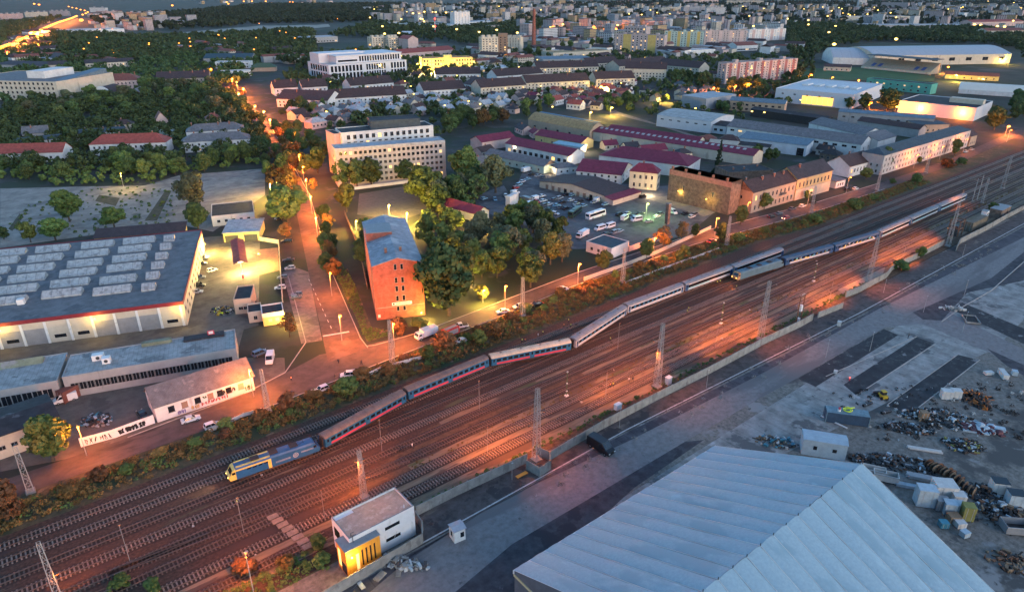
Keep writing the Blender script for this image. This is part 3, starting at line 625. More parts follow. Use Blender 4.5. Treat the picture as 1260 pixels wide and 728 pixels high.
twin('double post carrying white cabinets at the broken wall end', (982,397), 10.5)
for lab, pxy, h in (('grey post pair left member near the tail of the second train', (1196,248), 12),('grey post pair right member near the tail of the second train', (1202,246), 13)):
    p = P(*pxy); t = thing('catenary_post', lab, 'post', (p.x,p.y,0)); k = MB(); k.tube((0,0,0),(0,0,h),.2,M_mastw,6,.14); k.build('pole', t); k = MB(); k.tube((0,0,h-1),(-2.5,1,h-.4),.06,M_mastw); k.build('arm', t)
# green signal posts among the tracks
M_sgreen = mat('signal_green', (.10,.16,.07), .6, .2, 1)
for lab, pxy, h in (('green signal post with three white discs between the southern tracks', (697,487), 7.5), ('green signal post below the orange-lit locomotive nose', (887,398), 7.5), ('green signal post near the painted coaches', (1001,346), 7.0)):
    p = P(*pxy); t = thing('signal_post', lab, 'signal', (p.x,p.y,0), 0, 'green signal posts')
    k = MB(); k.tube((0,0,.3),(0,0,h),.11,M_sgreen,6); k.build('pole', t)
    for z in (1.6, 4.0, h):
        k = MB(); k.ball((0,-.05,z),.26,M_white); k.build('disc', t)
    k = MB(); k.box(-.5,.5,-.4,.4,0,.35,M_white); k.build('foot', t)
# thin lamp / fence poles beside the wall and in the yard
for i, (x, y, h, lab) in enumerate([(518,542,4,'p'),(630,590,4.5,'thin grey pole at the wall left of the black van'),(762,526,5.5,'thin grey pole at the wall right of the black van'),(869,477,5.5,'thin grey pole beside the wall, mid way along the white line'),(1016,440,6,'thin grey lamp pole on the concrete between dark asphalt beds'),(1070,432,6.5,'thin grey lamp pole at the top of the left asphalt bed'),(1184,408,7,'thin grey lamp pole beside the wide cross lane'),(1136,384,6,'thin grey lamp pole at the dark half-round asphalt patch'),(1186,364,6,'thin grey lamp pole in the dark asphalt right of the lane'),(1087,360,5,'thin lamp pole with arm beside the stepped wall'),(1184,316,5,'thin pole by the lattice tower box')]):
    if i == 0: continue
    p = P(x, y); t = thing('lamp_pole', lab, 'pole', (p.x,p.y,0), 0, 'thin unlit poles around the yard')
    k = MB(); k.tube((0,0,0),(0,0,h),.07,M_mastw,6,.04); k.build('pole', t); k = MB(); k.box(-.15,.35,-.09,.09,h,h+.09,M_steel); k.build('lamp_head', t)
p = P(312,728); t = thing('street_lamp', 'tall grey lamp pole with orange light over the shrubs, lower left', 'street lamp', (p.x,p.y,0)); k = MB(); k.tube((0,0,0),(0,0,9.5),.11,M_mastw,7,.07); k.build('pole', t)
k = MB(); k.box(-.2,.5,-.14,.14,9.5,9.65,M_steel); k.ball((.1,0,9.4),.2,M_lamp); k.ball((0,0,8.4),.16,M_lamp); k.build('lamp_head', t); bulb(t,(-.3,1.2,8.8),2400,SOD,.4)
# added lamps on short poles, themselves unseen, throw orange light over the rails
for i, (x, y, h, pw, lab) in enumerate([(600,560,8,2600,'added pole lamp lighting the track nearest the wall, left of the black van'),(880,428,8,4200,'added pole lamp lighting the glowing strip before the tallest mast'),(745,490,8,2600,'added pole lamp near the walking workers on the southern track'),(1020,372,8,5200,'added pole lamp over the rails by the broken wall end'),(1110,322,8,7000,'added pole lamp lighting the ramp beside the green shrub'),(400,640,8,1500,'added pole lamp beside the slab crossing'),(590,505,9,1500,'added pole lamp among the tracks below the cream-roofed coach'),(300,655,9,1300,'added pole lamp among the tracks left of the slab crossing'),(160,690,9,1300,'added pole lamp among the lower left tracks'),(470,555,9,1300,'added pole lamp among the tracks below the second coach'),(760,430,9,1500,'added pole lamp among the tracks below the white coaches'),(1180,255,9,3500,'added pole lamp past the tail of the second train')]):
    p = P(x, y); t = thing('added_pole_lamp', lab, 'lamp', (p.x,p.y,0), 0, 'added orange pole lamps along the southern tracks')
    k = MB(); k.tube((0,0,0),(0,0,h),.06,M_mastw,5,.04); k.build('pole', t); k = MB(); k.box(-.2,.3,-.12,.12,h,h+.12,M_darkm); k.box(-.14,.24,-.09,.09,h-.05,h,M_lamp); k.build('lamp_head', t); spot(t,(0,.4,h-.1),(0,5,0),pw*(.75 if i < 6 else .4),SOD,164,.6,.8)
# ---------------------------------------------------------------- kiosk, cabinets, barrier, containers
def simple_house(name, label, cat, c, rz, l, wd, h, mw, mr, win=(), over=.15, rh=.0, group=None):
    t = thing(name, label, cat, (c[0],c[1],0), rz, group)
    k = MB(); k.box(-l/2,l/2,-wd/2,wd/2,0,h,mw); k.build('wall', t)
    k = MB()
    if rh: k.xprism([(-wd/2-over,h),(0,h+rh),(wd/2+over,h),(wd/2+over,h+.1),(0,h+rh+.1),(-wd/2-over,h+.1)], -l/2-over, l/2+over, mr)
    else: k.box(-l/2-over,l/2+over,-wd/2-over,wd/2+over,h+.002,h+.16,mr)
    k.build('roof', t)
    for f, x, z0, ww, hh, mm in win:
        k = MB()
        if f == 'F': k.box(x-ww/2,x+ww/2,-wd/2-.03,-wd/2+.02,z0,z0+hh,mm)
        elif f == 'L': k.box(-l/2-.03,-l/2+.02,x-ww/2,x+ww/2,z0,z0+hh,mm)
        elif f == 'R': k.box(l/2-.02,l/2+.03,x-ww/2,x+ww/2,z0,z0+hh,mm)
        k.build('door' if hh > 1.7 else 'window', t)
    return t
p = P(563,661); simple_house('guard_kiosk', 'small white guard kiosk with dark windows on the lane', 'kiosk', p, R(-8), 2.4, 2.4, 2.9, M_white, mat('lead_roof', (.3,.32,.35), .5, .15), [('F',.5,1.0,.8,1.2,M_glassd),('L',.1,1.0,.7,1.2,M_glassd),('F',-.6,.1,.7,2.0,M_white)], .2, .35)
p = P(822,472); simple_house('trackside_cabinet', 'white trackside cabinet right of the mast at the wall', 'cabinet', p, 0, 1.6, 1.1, 2.1, M_white, M_white, [('F',0,.15,1.3,1.8,M_plaster)], .08)
p = P(760,503); simple_house('trackside_cabinet', 'low white trackside cabinet behind the wall, middle of its run', 'cabinet', p, 0, 1.8, 1.1, 1.5, M_white, M_white, [('F',0,.1,1.5,1.2,M_plaster)], .08)
M_navy = mat('container_navy', (.03,.06,.10), .6, .25, .6, ribs=('X', .28, .05, .35)); M_rcont = mat('container_brown', (.17,.06,.045), .7, .3, .6, ribs=('X', .28, .05, .3))
M_teal = mat('container_lid', (.13,.20,.23), .6, .3, .8); M_blueg = mat('cabin_blue', (.27,.36,.42), .55, .15, .5, ribs=('Y', .9, .02, .12))
def container(label, c, rz, l, wd, h, m, top=None):
    t = thing('shipping_container', label, 'container', (c[0],c[1],0), rz)
    k = MB(); k.box(-l/2,l/2,-wd/2,wd/2,.15,h,m,top or m); k.build('body', t)
    k = MB()
    for x in (-l/2,l/2):
        for y in (-wd/2,wd/2): k.box(x-.08,x+.08,y-.08,y+.08,0,h+.03,top or m)
    k.build('corner_post', t)
    for y in (-wd/4, wd/4):
        k = MB(); k.box(-l/2-.05,-l/2-.01,y-wd/4+.06,y+wd/4-.06,.25,h-.1,m); d = k.build('door', t); k = MB(); k.tube((-l/2-.08,y,.3),(-l/2-.08,y,h-.15),.03,M_steel); k.build('lock_bar', d)
    return t
p = P(1040,518); container('dark navy container with yellow hoses lying on its lid', p, R(-52), 10.0, 3.2, 3.0, M_navy, M_teal)
t = thing('hose_reel', 'bright yellow hose coil lying on the navy container', 'hose', (p.x+.2,p.y+.2,3.04)); k = MB(); M_hiv = mat('hi_vis_yellow', (.65,.75,.02), .7, .1)
for i in range(24):
    a = i*.55; k.tube((math.cos(a)*(.5+i*.03),math.sin(a)*(.5+i*.03),.12+.01*i),(math.cos(a+.55)*(.53+i*.03),math.sin(a+.55)*(.53+i*.03),.13+.01*i),.10,M_hiv,5)
k.build('coil', t)
k = MB(); k.tube((1.1,.2,.15),(2.4,-.6,.2),.12,M_hiv,6); k.build('hose_end', t)
t = thing('gas_bottle', 'red and white gas bottle on the navy container beside the yellow hose', 'gas bottle', (p.x-1.6,p.y+1.4,3.04)); k = MB(); k.tube((0,0,0),(0,0,.6),.38,M_white,10); k.build('body', t); k = MB(); k.tube((0,0,.6),(0,0,1.0),.3,M_cred,10); k.build('cap', t)
p = P(1011,556); simple_house('site_cabin', 'pale blue site cabin with two small windows behind the membrane hall', 'cabin', p, R(-55), 9.5, 4.2, 4.2, M_blueg, M_blueg, [('F',-2,1.8,.8,1.0,M_glassd),('F',2.2,1.8,.9,.9,M_glassd),('R',0,.1,1.0,2.0,M_grey)], .12, .5)
t = thing('white_pipe', 'long white pipe on the concrete beside the navy container', 'pipe', tuple(P(1025,519))); k = MB(); a = P(*Q(12,275,598))-P(1025,519); c = P(*Q(12,402,658))-P(1025,519); k.tube((a.x,a.y,.2),(c.x,c.y,.2),.2,M_white,10); k.build('tube', t)
t = thing('orange_barrier', 'orange board leaning by the wall box near the mast foot', 'barrier', tuple(P(642,586))); k = MB(); k.cbox((0,0,.5),R(0),3.0,.9,.12,mat('orange_paint', (.7,.26,.04), .6, .1)); k.build('board', t)
k = MB()
for x in (-1.2,1.2): k.box(x-.06,x+.06,-.3,.3,0,.5,M_rustm)
k.build('leg', t)
# ================================================================ TREES (trunk with limbs, crown of many leaf clumps)
M_bark = mat('bark', (.075,.06,.045), .95, .4, 3, bump=.03)
def leafmat(name, a, b):
    m = mat(name, a, .75, .0, .55, c2=b, spec=.15, rand=.32); return m
M_leaf = leafmat('leaf_green', (.050,.086,.025), (.115,.170,.050)); M_leafd = leafmat('leaf_dark', (.034,.062,.024), (.080,.122,.042))
M_leafy = leafmat('leaf_yellowish', (.055,.070,.018), (.115,.125,.035)); M_leafp = leafmat('leaf_pale', (.06,.075,.04), (.12,.135,.075))
M_leafr = leafmat('leaf_rusty', (.085,.058,.022), (.19,.118,.045)); M_conif = leafmat('needles', (.016,.034,.02), (.04,.065,.034))
def leaves(rs, lobes, n, size, flat=.35):
    """quads scattered over the upper shells of many lobes: (verts, faces)"""
    L = np.array(lobes); w = L[:,3]**2; w /= w.sum(); idx = rs.choice(len(L), n, p=w)
    d = rs.normal(size=(n,3)); d[:,2] += .25; d /= np.linalg.norm(d, axis=1)[:,None]
    rad = L[idx,3]*rs.uniform(.62,1.08,n)
    c = L[idx,:3]+d*rad[:,None]*np.array([1,1,.85])
    nn = d+rs.normal(size=(n,3))*.55; nn /= np.linalg.norm(nn, axis=1)[:,None]
    r = rs.normal(size=(n,3)); u = np.cross(nn, r); u /= np.linalg.norm(u, axis=1)[:,None]; v = np.cross(nn, u)
    sz = size*rs.uniform(.6,1.4,n)[:,None]
    q = np.stack([c-u*sz-v*sz*.7, c+u*sz*.8-v*sz*.6, c+u*sz+v*sz*.7, c-u*sz*.7+v*sz*.8], 1)
    return q.reshape(-1,3)
def leafmesh(name, q, m):
    n = len(q)//4; me = bpy.data.meshes.new(name); me.vertices.add(n*4); me.vertices.foreach_set('co', q.astype(np.float32).ravel())
    me.loops.add(n*4); me.loops.foreach_set('vertex_index', np.arange(n*4, dtype=np.int32)); me.polygons.add(n); me.polygons.foreach_set('loop_start', np.arange(0, n*4, 4, dtype=np.int32))
    me.update(calc_edges=True); me.materials.append(m); return me
def crown_lobes(rs, r, z0, z1, n, shape):
    out = []
    for i in range(n):
        f = (i+.5)/n; zz = z0+(z1-z0)*f
        if shape == 'round': rr = r*math.sqrt(max(.02, 1-(2*f-1)**2*.85))
        elif shape == 'tall': rr = r*(.55+.6*f if f < .3 else 1.0-.75*(f-.3)/.7)
        elif shape == 'cone': rr = r*(1.02-f)
        else: rr = r*(1-.5*f)
        a = rs.uniform(0, 6.28); k = rs.uniform(.35, 1)*rr if shape != 'cone' else rs.uniform(.5,1)*rr
        a += rs.uniform(-.3,.3); br = r*rs.uniform(.13,.44)*(1 if shape != 'cone' else .55*(1.15-f))
        out.append((math.cos(a)*max(0,k-br*.5), math.sin(a)*max(0,k-br*.5), zz, br))
    return out
TREES = {}
def mk_tree(key, seed, h, r, trunk, n_l, n, size, m, shape='round'):
    rs = np.random.RandomState(seed); z0 = h*trunk; lob = crown_lobes(rs, r, z0+r*.25 if shape != 'cone' else z0, h-r*.2 if shape != 'cone' else h*.98, n_l, shape)
    o = thing('tree', 'x', 'tree'); t = MB()
    top = h*.72; k = .03*h**.9*(.6 if shape == 'bush' else 1)
    t.tube((0,0,-.2), (0,0,max(.3,z0*.9)), k*1.25, M_bark, 7, k); t.tube((0,0,max(.3,z0*.9)), (rs.uniform(-.3,.3),rs.uniform(-.3,.3),top), k, M_bark, 6, k*.35)
    if shape != 'cone':
        for b_ in lob[::max(1, len(lob)//8)]: t.tube((0,0,max(.2,min(b_[2]*.55,top))), (b_[0]*.9,b_[1]*.9,b_[2]), k*.45, M_bark, 5, k*.12)
    t.build('trunk', o); link('crown', leafmesh('crown', leaves(rs, lob, n, size), m), o)
    TREES.setdefault(key, []).append((o, h)); proto_done(o)
for i in range(4): mk_tree('round', 10+i, 10, 4.3, .18, 40, 4600, .30, M_leaf)
for i in range(3): mk_tree('dark', 20+i, 10, 4.2, .15, 40, 4600, .30, M_leafd)
for i in range(2): mk_tree('yellow', 30+i, 8, 3.4, .15, 26, 2600, .30, M_leafy)
for i in range(2): mk_tree('pale', 35+i, 11, 4.6, .15, 40, 4200, .30, M_leafp)
for i in range(2): mk_tree('tall', 40+i, 13, 3.0, .08, 34, 3000, .34, M_leafd, 'tall')
for i in range(2): mk_tree('rusty', 45+i, 7, 3.2, .15, 24, 2200, .28, M_leafr)
mk_tree('cone', 50, 14, 3.0, .05, 60, 4200, .30, M_conif, 'cone')
mk_tree('sparse', 55, 8, 3.4, .2, 26, 700, .24, M_leafr)
for i in range(3): mk_tree('bush', 60+i, 2.4, 1.7, .0, 18, 1500, .17, M_leaf, 'bush')
for i in range(3): mk_tree('rustbush', 65+i, 2.0, 1.7, .0, 18, 1500, .15, M_leafr, 'bush')
tcount = [0]
def tree(px, h, kind, label, group=None, name='tree', wide=1.0, xy=None):
    p = P(*px) if xy is None else Vector((xy[0], xy[1], 0)); tcount[0] += 1
    pr, h0 = TREES[kind][tcount[0] % len(TREES[kind])]; s = h/h0
    bush = kind in ('bush', 'rustbush')
    o = dup(pr, (p.x, p.y, 0), rnd.uniform(0, 6.28), label, group, (s*wide*rnd.uniform(.85,1.15), s*wide*rnd.uniform(.85,1.15), s), cat='bush' if bush else 'tree'); o.name = 'bush' if bush else name
    return o
# ================================================================ VEHICLES
M_tyre = mat('tyre', (.012,.012,.013), .9, .2, 3); M_hub = mat('wheel_hub', (.3,.3,.32), .4, .1, 3, metal=.6)
M_tail = mat('tail_lamp', (.35,.01,.01), .3, .1, 2); M_head = mat('head_lamp', (.6,.6,.58), .2, .1, 2); M_headon = emis('head_lamp_on', (1,.85,.55), 1.5); M_tailon = emis('tail_lamp_on', (1,.04,.03), 1)
PAINT = {k: mat('car_'+k, c, .28, .06, 1, spec=.5) for k, c in dict(white=(.62,.63,.64), silver=(.34,.36,.38), grey=(.12,.13,.14), black=(.012,.013,.015), red=(.42,.025,.025), blue=(.05,.12,.22), paleblue=(.22,.38,.48), green=(.03,.35,.05), darkgreen=(.03,.06,.04), yellow=(.6,.5,.05)).items()}
VEH = {}
def wheels(t, l, wd, r, xs):
    for x in xs:
        for y in (-1, 1):
            k = MB(); y0 = y*(wd/2-.2); k.tube((x,y0,r),(x,y*(wd/2+.01),r),r,M_tyre,12); w_ = k.build('wheel', t)
            g = MB(); g.tube((x,y*(wd/2),r),(x,y*(wd/2+.025),r),r*.55,M_hub,8); g.build('rim', w_)
def lights(t, x0, x1, wd, z, on=False):
    for y in (-1, 1):
        k = MB(); k.box(x1-.03,x1+.05,y*wd*.36-.17,y*wd*.36+.17,z-.09,z+.1,M_headon if on else M_head); k.build('headlight', t)
        k = MB(); k.box(x0-.05,x0+.03,y*wd*.38-.13,y*wd*.38+.13,z,z+.2,M_tailon if on else M_tail); k.build('tail_light', t)
def body(t, prof, wd, m, inset=.0):
    """side outline (x,z) extruded across, then bevelled"""
    bm = bmesh.new(); n = len(prof); A = [bm.verts.new((p[0],-wd/2,p[1])) for p in prof]; B_ = [bm.verts.new((p[0],wd/2,p[1])) for p in prof]
    bm.faces.new(A[::-1] if False else A); bm.faces.new(B_[::-1])
    for i in range(n): bm.faces.new((A[(i+1)%n],A[i],B_[i],B_[(i+1)%n]))
    bmesh.ops.recalc_face_normals(bm, faces=bm.faces)
    bmesh.ops.bevel(bm, geom=list(bm.edges), offset=.07, segments=2, affect='EDGES', clamp_overlap=True)
    me = bpy.data.meshes.new('body'); bm.to_mesh(me); bm.free(); me.materials.append(m); return link('body', me, t)
def cabin(t, x0, x1, z0, z1, fr, rr, wd, m):
    """glass house tapering to a painted roof panel"""
    a = wd/2-.03; c = wd/2-.22
    k = MB(); vs = [(x0,-a,z0),(x1,-a,z0),(x1,a,z0),(x0,a,z0),(x0+rr,-c,z1),(x1-fr,-c,z1),(x1-fr,c,z1),(x0+rr,c,z1)]
    k.mesh(vs, [(0,1,5,4),(1,2,6,5),(2,3,7,6),(3,0,4,7),(4,5,6,7)], M_glassd); g = k.build('windows', t)
    k = MB(); k.box(x0+rr-.05,x1-fr+.05,-c-.02,c+.02,z1-.02,z1+.05,m); k.build('roof', t)
    k = MB()
    for x, xx in ((x0, x0+rr), (x1, x1-fr), ((x0+x1)/2, (x0+x1)/2+.02)):
        for y in (-1, 1): k.tube((x,y*(a+.01),z0), (xx,y*(c+.01),z1), .045, m, 4)
    k.build('pillars', t)
def car_proto(key, kind, on=False):
    t = thing('car', 'x', 'car'); m = PAINT['white']
    if kind in ('sedan', 'hatch', 'suv'):
        l = {'sedan':4.6,'hatch':4.0,'suv':4.7}[kind]; wd = 1.8; up = .12 if kind == 'suv' else 0; h = {'sedan':1.43,'hatch':1.48,'suv':1.72}[kind]
        body(t, [(-l/2,.3),(-l/2-.02,.72+up),(-l/2+.12,.93+up),(l/2-1.1,.92+up),(l/2-.25,.76+up),(l/2,.6),(l/2,.3)], wd, m)
        if kind == 'sedan': cabin(t, -l/2+.75, l/2-1.15, .9, h, .75, .55, wd, m)
        else: cabin(t, -l/2+.12, l/2-1.05, .9+up, h, .7, .28, wd, m)
        wheels(t, l, wd, .33, (-l/2+.85, l/2-.85)); lights(t, -l/2, l/2, wd, .66+up, on)
    elif kind == 'van':
        l, wd = 5.6, 2.0
        body(t, [(-l/2,.35),(-l/2,2.25),(-l/2+.15,2.4),(l/2-1.75,2.4),(l/2-.85,1.35),(l/2-.1,1.05),(l/2,.4)], wd, m)
        k = MB(); k.face([(l/2-1.66,-.85,2.32),(l/2-.85,-.9,1.40),(l/2-.85,.9,1.40),(l/2-1.66,.85,2.32)][::-1], M_glassd); k.build('windscreen', t)
        for y in (-1, 1):
            k = MB(); yy = y*(wd/2+.012); f = [(l/2-1.0,yy,1.42),(l/2-1.72,yy,2.15),(l/2-2.5,yy,2.15),(l/2-2.5,yy,1.42)]; k.face(f if y > 0 else f[::-1], M_glassd); k.build('side_window', t)
        wheels(t, l, wd, .36, (-l/2+1.0, l/2-1.0)); lights(t, -l/2, l/2, wd, .85, on)
    elif kind == 'minibus':
        l, wd = 5.8, 2.0
        body(t, [(-l/2,.35),(-l/2,2.3),(-l/2+.15,2.5),(l/2-1.5,2.5),(l/2-.75,1.4),(l/2-.1,1.05),(l/2,.4)], wd, m)
        k = MB(); k.face([(l/2-1.44,-.85,2.40),(l/2-.75,-.9,1.46),(l/2-.75,.9,1.46),(l/2-1.44,.85,2.40)][::-1], M_glassd); k.build('windscreen', t)
        for y in (-1, 1):
            k = MB(); yy = y*(wd/2+.012); k.box(-l/2+.3,l/2-1.5,min(yy,yy-y*.02),max(yy,yy-y*.02)+.001,1.5,2.2,M_glassd); k.build('side_windows', t)
        wheels(t, l, wd, .36, (-l/2+1.0, l/2-1.0)); lights(t, -l/2, l/2, wd, .85, on)
    elif kind in ('truck', 'firetruck'):
        l, wd = 7.6, 2.4
        k = MB(); k.box(-l/2,l/2-.2,-.45,.45,.55,.85,M_under); k.build('chassis', t)
        k = body(t, [(l/2-1.9,.6),(l/2-1.9,2.5),(l/2-.5,2.5),(l/2-.05,1.6),(l/2,.6)], wd-.1, m); k.name = 'cab'
        k = MB(); k.face([(l/2-.44,-.95,2.42),(l/2-.02,-1.0,1.62),(l/2-.02,1.0,1.62),(l/2-.44,.95,2.42)][::-1], M_glassd); k.build('windscreen', t)
        for y in (-1, 1):
            k = MB(); yy = y*(wd/2-.045); f = [(l/2-.25,yy,1.62),(l/2-.65,yy,2.3),(l/2-1.5,yy,2.3),(l/2-1.5,yy,1.62)]; k.face(f if y > 0 else f[::-1], M_glassd); k.build('side_window', t)
        k = MB(); k.box(-l/2,l/2-2.05,-wd/2,wd/2,.85,3.1,m); k.build('box_body', t)
        if kind == 'firetruck':
            for y in (-1, 1):
                k = MB(); yy = y*(wd/2+.012); k.box(-l/2+.5,l/2-2.6,min(yy,yy-y*.02),max(yy,yy-y*.02),1.2,2.8,M_steel); k.build('roller_shutter', t)
            k = MB(); k.box(l/2-1.5,l/2-1.1,-.8,.8,2.52,2.75,emis('blue_beacon',(.15,.3,1),1)); k.build('light_bar', t); k = MB(); k.box(-l/2+.3,l/2-2.5,-.5,.5,3.12,3.3,M_steel); k.build('ladder', t)
        wheels(t, l, wd, .48, (-l/2+1.6, l/2-1.1)); lights(t, -l/2, l/2, wd, .95, on)
    elif kind == 'pickup':
        l, wd = 5.2, 1.85
        body(t, [(-l/2,.45),(-l/2,1.0),(l/2-1.4,1.05),(l/2-.2,.9),(l/2,.7),(l/2,.4)], wd, m); cabin(t, -.6, l/2-1.2, 1.0, 1.75, .6, .15, wd, m)
        k = MB(); k.box(-l/2+.15,-.75,-wd/2+.15,wd/2-.15,1.0,1.06,M_under); k.build('load_bed', t); wheels(t, l, wd, .38, (-l/2+.95, l/2-.95)); lights(t, -l/2, l/2, wd, .75, on)
    elif kind == 'coach_bus':
        l, wd = 12.5, 2.55
        body(t, [(-l/2,.35),(-l/2,3.2),(-l/2+.2,3.4),(l/2-.7,3.4),(l/2-.1,2.2),(l/2,.35)], wd, m)
        for y in (-1, 1):
            k = MB(); yy = y*(wd/2+.012); k.box(-l/2+.4,l/2-.9,min(yy,yy-y*.02),max(yy,yy-y*.02),1.75,2.95,M_glassd); k.build('side_windows', t)
        k = MB(); k.face([(l/2-.62,-1.1,3.28),(l/2-.03,-1.15,1.6),(l/2-.03,1.15,1.6),(l/2-.62,1.1,3.28)][::-1], M_glassd); k.build('windscreen', t)
        k = MB(); k.box(-l/2-.02,-l/2+.02,-1,1,1.9,2.9,M_glassd); k.build('rear_window', t)
        k = MB(); k.box(-2.5,2,-.8,.8,3.4,3.55,m); k.build('roof_unit', t); wheels(t, l, wd, .5, (-l/2+2.7, l/2-2.6)); lights(t, -l/2, l/2, wd, .8, on)
    VEH[key] = proto_done(t)
for k in ('sedan','hatch','suv','van','minibus','truck','firetruck','pickup','coach_bus'): car_proto(k, k)
car_proto('sedan_on','sedan',True); car_proto('hatch_on','hatch',True); car_proto('firetruck_on','firetruck',True)
CNAME = {'sedan':('parked_car','car'),'hatch':('parked_car','car'),'suv':('parked_car','car'),'van':('delivery_van','van'),'minibus':('minibus','minibus'),'truck':('box_truck','truck'),'firetruck':('fire_engine','fire engine'),'pickup':('pickup_truck','pickup'),'coach_bus':('coach_bus','bus'),'sedan_on':('moving_car','car'),'hatch_on':('moving_car','car'),'firetruck_on':('fire_engine','fire engine')}
def car(px, to, kind, color, label, group=None, s=1.0):
    """px: its place in the picture, to: a picture point it faces (or an angle in degrees)"""
    p = P(*px); a = R(to) if isinstance(to, (int, float)) else math.atan2((P(*to)-p).y, (P(*to)-p).x)
    m = PAINT[color]; pm = {k: m for k in ('body','roof','pillars','cab','roof_unit')}
    if kind in ('truck',): pm['box_body'] = m
    if kind.startswith('firetruck'): pm['box_body'] = m
    nm, ct = CNAME[kind]; o = dup(VEH[kind], (p.x,p.y,.02), a, label, group, s, pm, ct); o.name = nm; return o
# ================================================================ PEOPLE (one skinned body each; clothing colours by body zone, hair and vest as children)
M_skin = mat('skin', (.42,.27,.2), .7, .1, 3); M_hair = mat('hair', (.03,.022,.018), .8, .2, 5); M_trou = mat('dark_trousers', (.025,.027,.035), .9, .2, 3); M_jack = mat('dark_jacket', (.03,.035,.05), .9, .2, 3)
M_wshirt = mat('white_shirt', (.6,.6,.6), .8, .1, 3); M_vest = mat('hi_vis_vest', (.62,.72,.03), .6, .08, 3); M_vo = mat('hi_vis_orange', (.75,.22,.03), .6, .08, 3); M_boot = mat('boots', (.015,.014,.013), .8, .2, 3)
PPL = {}
def person_proto(key, pose, jacket, vest):
    st = {'stand': dict(lf=(-.10,.04), rf=(.12,-.02), la=(-.27,.05,.80), ra=(.27,.04,.80), le=(-.30,-.02,1.08), re=(.30,-.02,1.08)),
          'walk': dict(lf=(-.09,.34), rf=(.09,-.30), la=(-.25,-.26,.86), ra=(.25,.30,.90), le=(-.28,-.10,1.09), re=(.28,.02,1.08)),
          'point': dict(lf=(-.13,.0), rf=(.13,.05), la=(-.20,.28,1.02), ra=(.24,.62,1.34), le=(-.30,.0,1.1), re=(.27,.32,1.33))}[pose]
    J_ = [('pel',(0,0,.95),.150),('spi',(0,0,1.14),.145),('che',(0,0,1.33),.165),('nek',(0,.01,1.49),.065),('hea',(0,.03,1.61),.095),('top',(0,.02,1.72),.075),
          ('lsh',(-.19,0,1.40),.075),('lel',st['le'],.050),('lwr',st['la'],.036),('lha',(st['la'][0],st['la'][1]+.03,st['la'][2]-.09),.040),('rsh',(.19,0,1.40),.075),('rel',st['re'],.050),('rwr',st['ra'],.036),('rha',(st['ra'][0],st['ra'][1]+.05,st['ra'][2]-.07),.040),
          ('lhi',(-.09,0,.90),.105),('lkn',(-.10,(st['lf'][1])*.55+.03,.50),.068),('lan',(st['lf'][0],st['lf'][1],.09),.045),('lto',(st['lf'][0],st['lf'][1]+.17,.04),.042),('rhi',(.09,0,.90),.105),('rkn',(.10,st['rf'][1]*.55+.04,.50),.068),('ran',(st['rf'][0],st['rf'][1],.09),.045),('rto',(st['rf'][0],st['rf'][1]+.17,.04),.042)]
    E_ = 'pel-spi spi-che che-nek nek-hea hea-top che-lsh lsh-lel lel-lwr lwr-lha che-rsh rsh-rel rel-rwr rwr-rha pel-lhi lhi-lkn lkn-lan lan-lto pel-rhi rhi-rkn rkn-ran ran-rto'.split()
    ix = {j[0]: i for i, j in enumerate(J_)}
    me = bpy.data.meshes.new('body'); me.from_pydata([j[1] for j in J_], [[ix[a] for a in e.split('-')] for e in E_], [])
    ob = bpy.data.objects.new('tmp', me); col.objects.link(ob); md = ob.modifiers.new('s', 'SKIN'); ob.modifiers.new('u', 'SUBSURF').levels = 1
    for i, j in enumerate(J_): me.skin_vertices[0].data[i].radius = (j[2], j[2]*(.75 if j[0] in ('pel','spi','che') else 1)); me.skin_vertices[0].data[i].use_root = (i == 0)
    dg = bpy.context.evaluated_depsgraph_get(); bmd = bpy.data.meshes.new_from_object(ob.evaluated_get(dg)); bpy.data.objects.remove(ob)
    for m in (M_trou, jacket, M_skin, M_boot): bmd.materials.append(m)
    hands = [Vector(J_[ix['lha']][1]), Vector(J_[ix['rha']][1])]
    for f in bmd.polygons:
        c = f.center; f.use_smooth = True
        hand = min((c-h).length for h in hands) < .10
        f.material_index = 2 if (hand or c.z > 1.50) else 3 if c.z < .12 else 0 if (c.z < .96 and abs(c.x) < .24) else 1
    t = thing('person', 'x', 'person'); link('body', bmd, t)
    k = MB(); k.ball((0,.005,1.665), .112, M_hair, 10, 6, .95); k.build('hair', t)
    if vest:
        k = MB(); n = 12; rings = [(.98,.185,.155),(1.12,.19,.155),(1.28,.205,.17),(1.42,.19,.14),(1.47,.10,.09)]; vs = []
        for z, a, c in rings:
            for i in range(n): vs.append((a*math.cos(6.2832*i/n), c*math.sin(6.2832*i/n), z))
        k.mesh(vs, [(r*n+i, r*n+(i+1)%n, (r+1)*n+(i+1)%n, (r+1)*n+i) for r in range(len(rings)-1) for i in range(n)], vest); v = k.build('vest', t, smooth=True)
        k = MB(); 
        for z in (1.1, 1.22):
            n0 = len(k.v); vs = []
            for zz in (z, z+.05):
                for i in range(n): vs.append((.205*math.cos(6.2832*i/n), .172*math.sin(6.2832*i/n), zz))
            k.mesh(vs, [(i,(i+1)%n,n+(i+1)%n,n+i) for i in range(n)], M_wshirt)
        k.build('reflective_stripe', v)
    PPL[key] = proto_done(t)
for ps in ('stand', 'walk', 'point'):
    person_proto(ps+'_vest', ps, M_jack, M_vest); person_proto(ps+'_orange', ps, M_jack, M_vo); person_proto(ps+'_dark', ps, M_jack, None); person_proto(ps+'_white', ps, M_wshirt, None)
def person(px, kind, rz, label, group=None, z=.02):
    p = P(*px); o = dup(PPL[kind], (p.x,p.y,z), R(rz), label, group, rnd.uniform(.97,1.05)); o.name = 'person'; return o
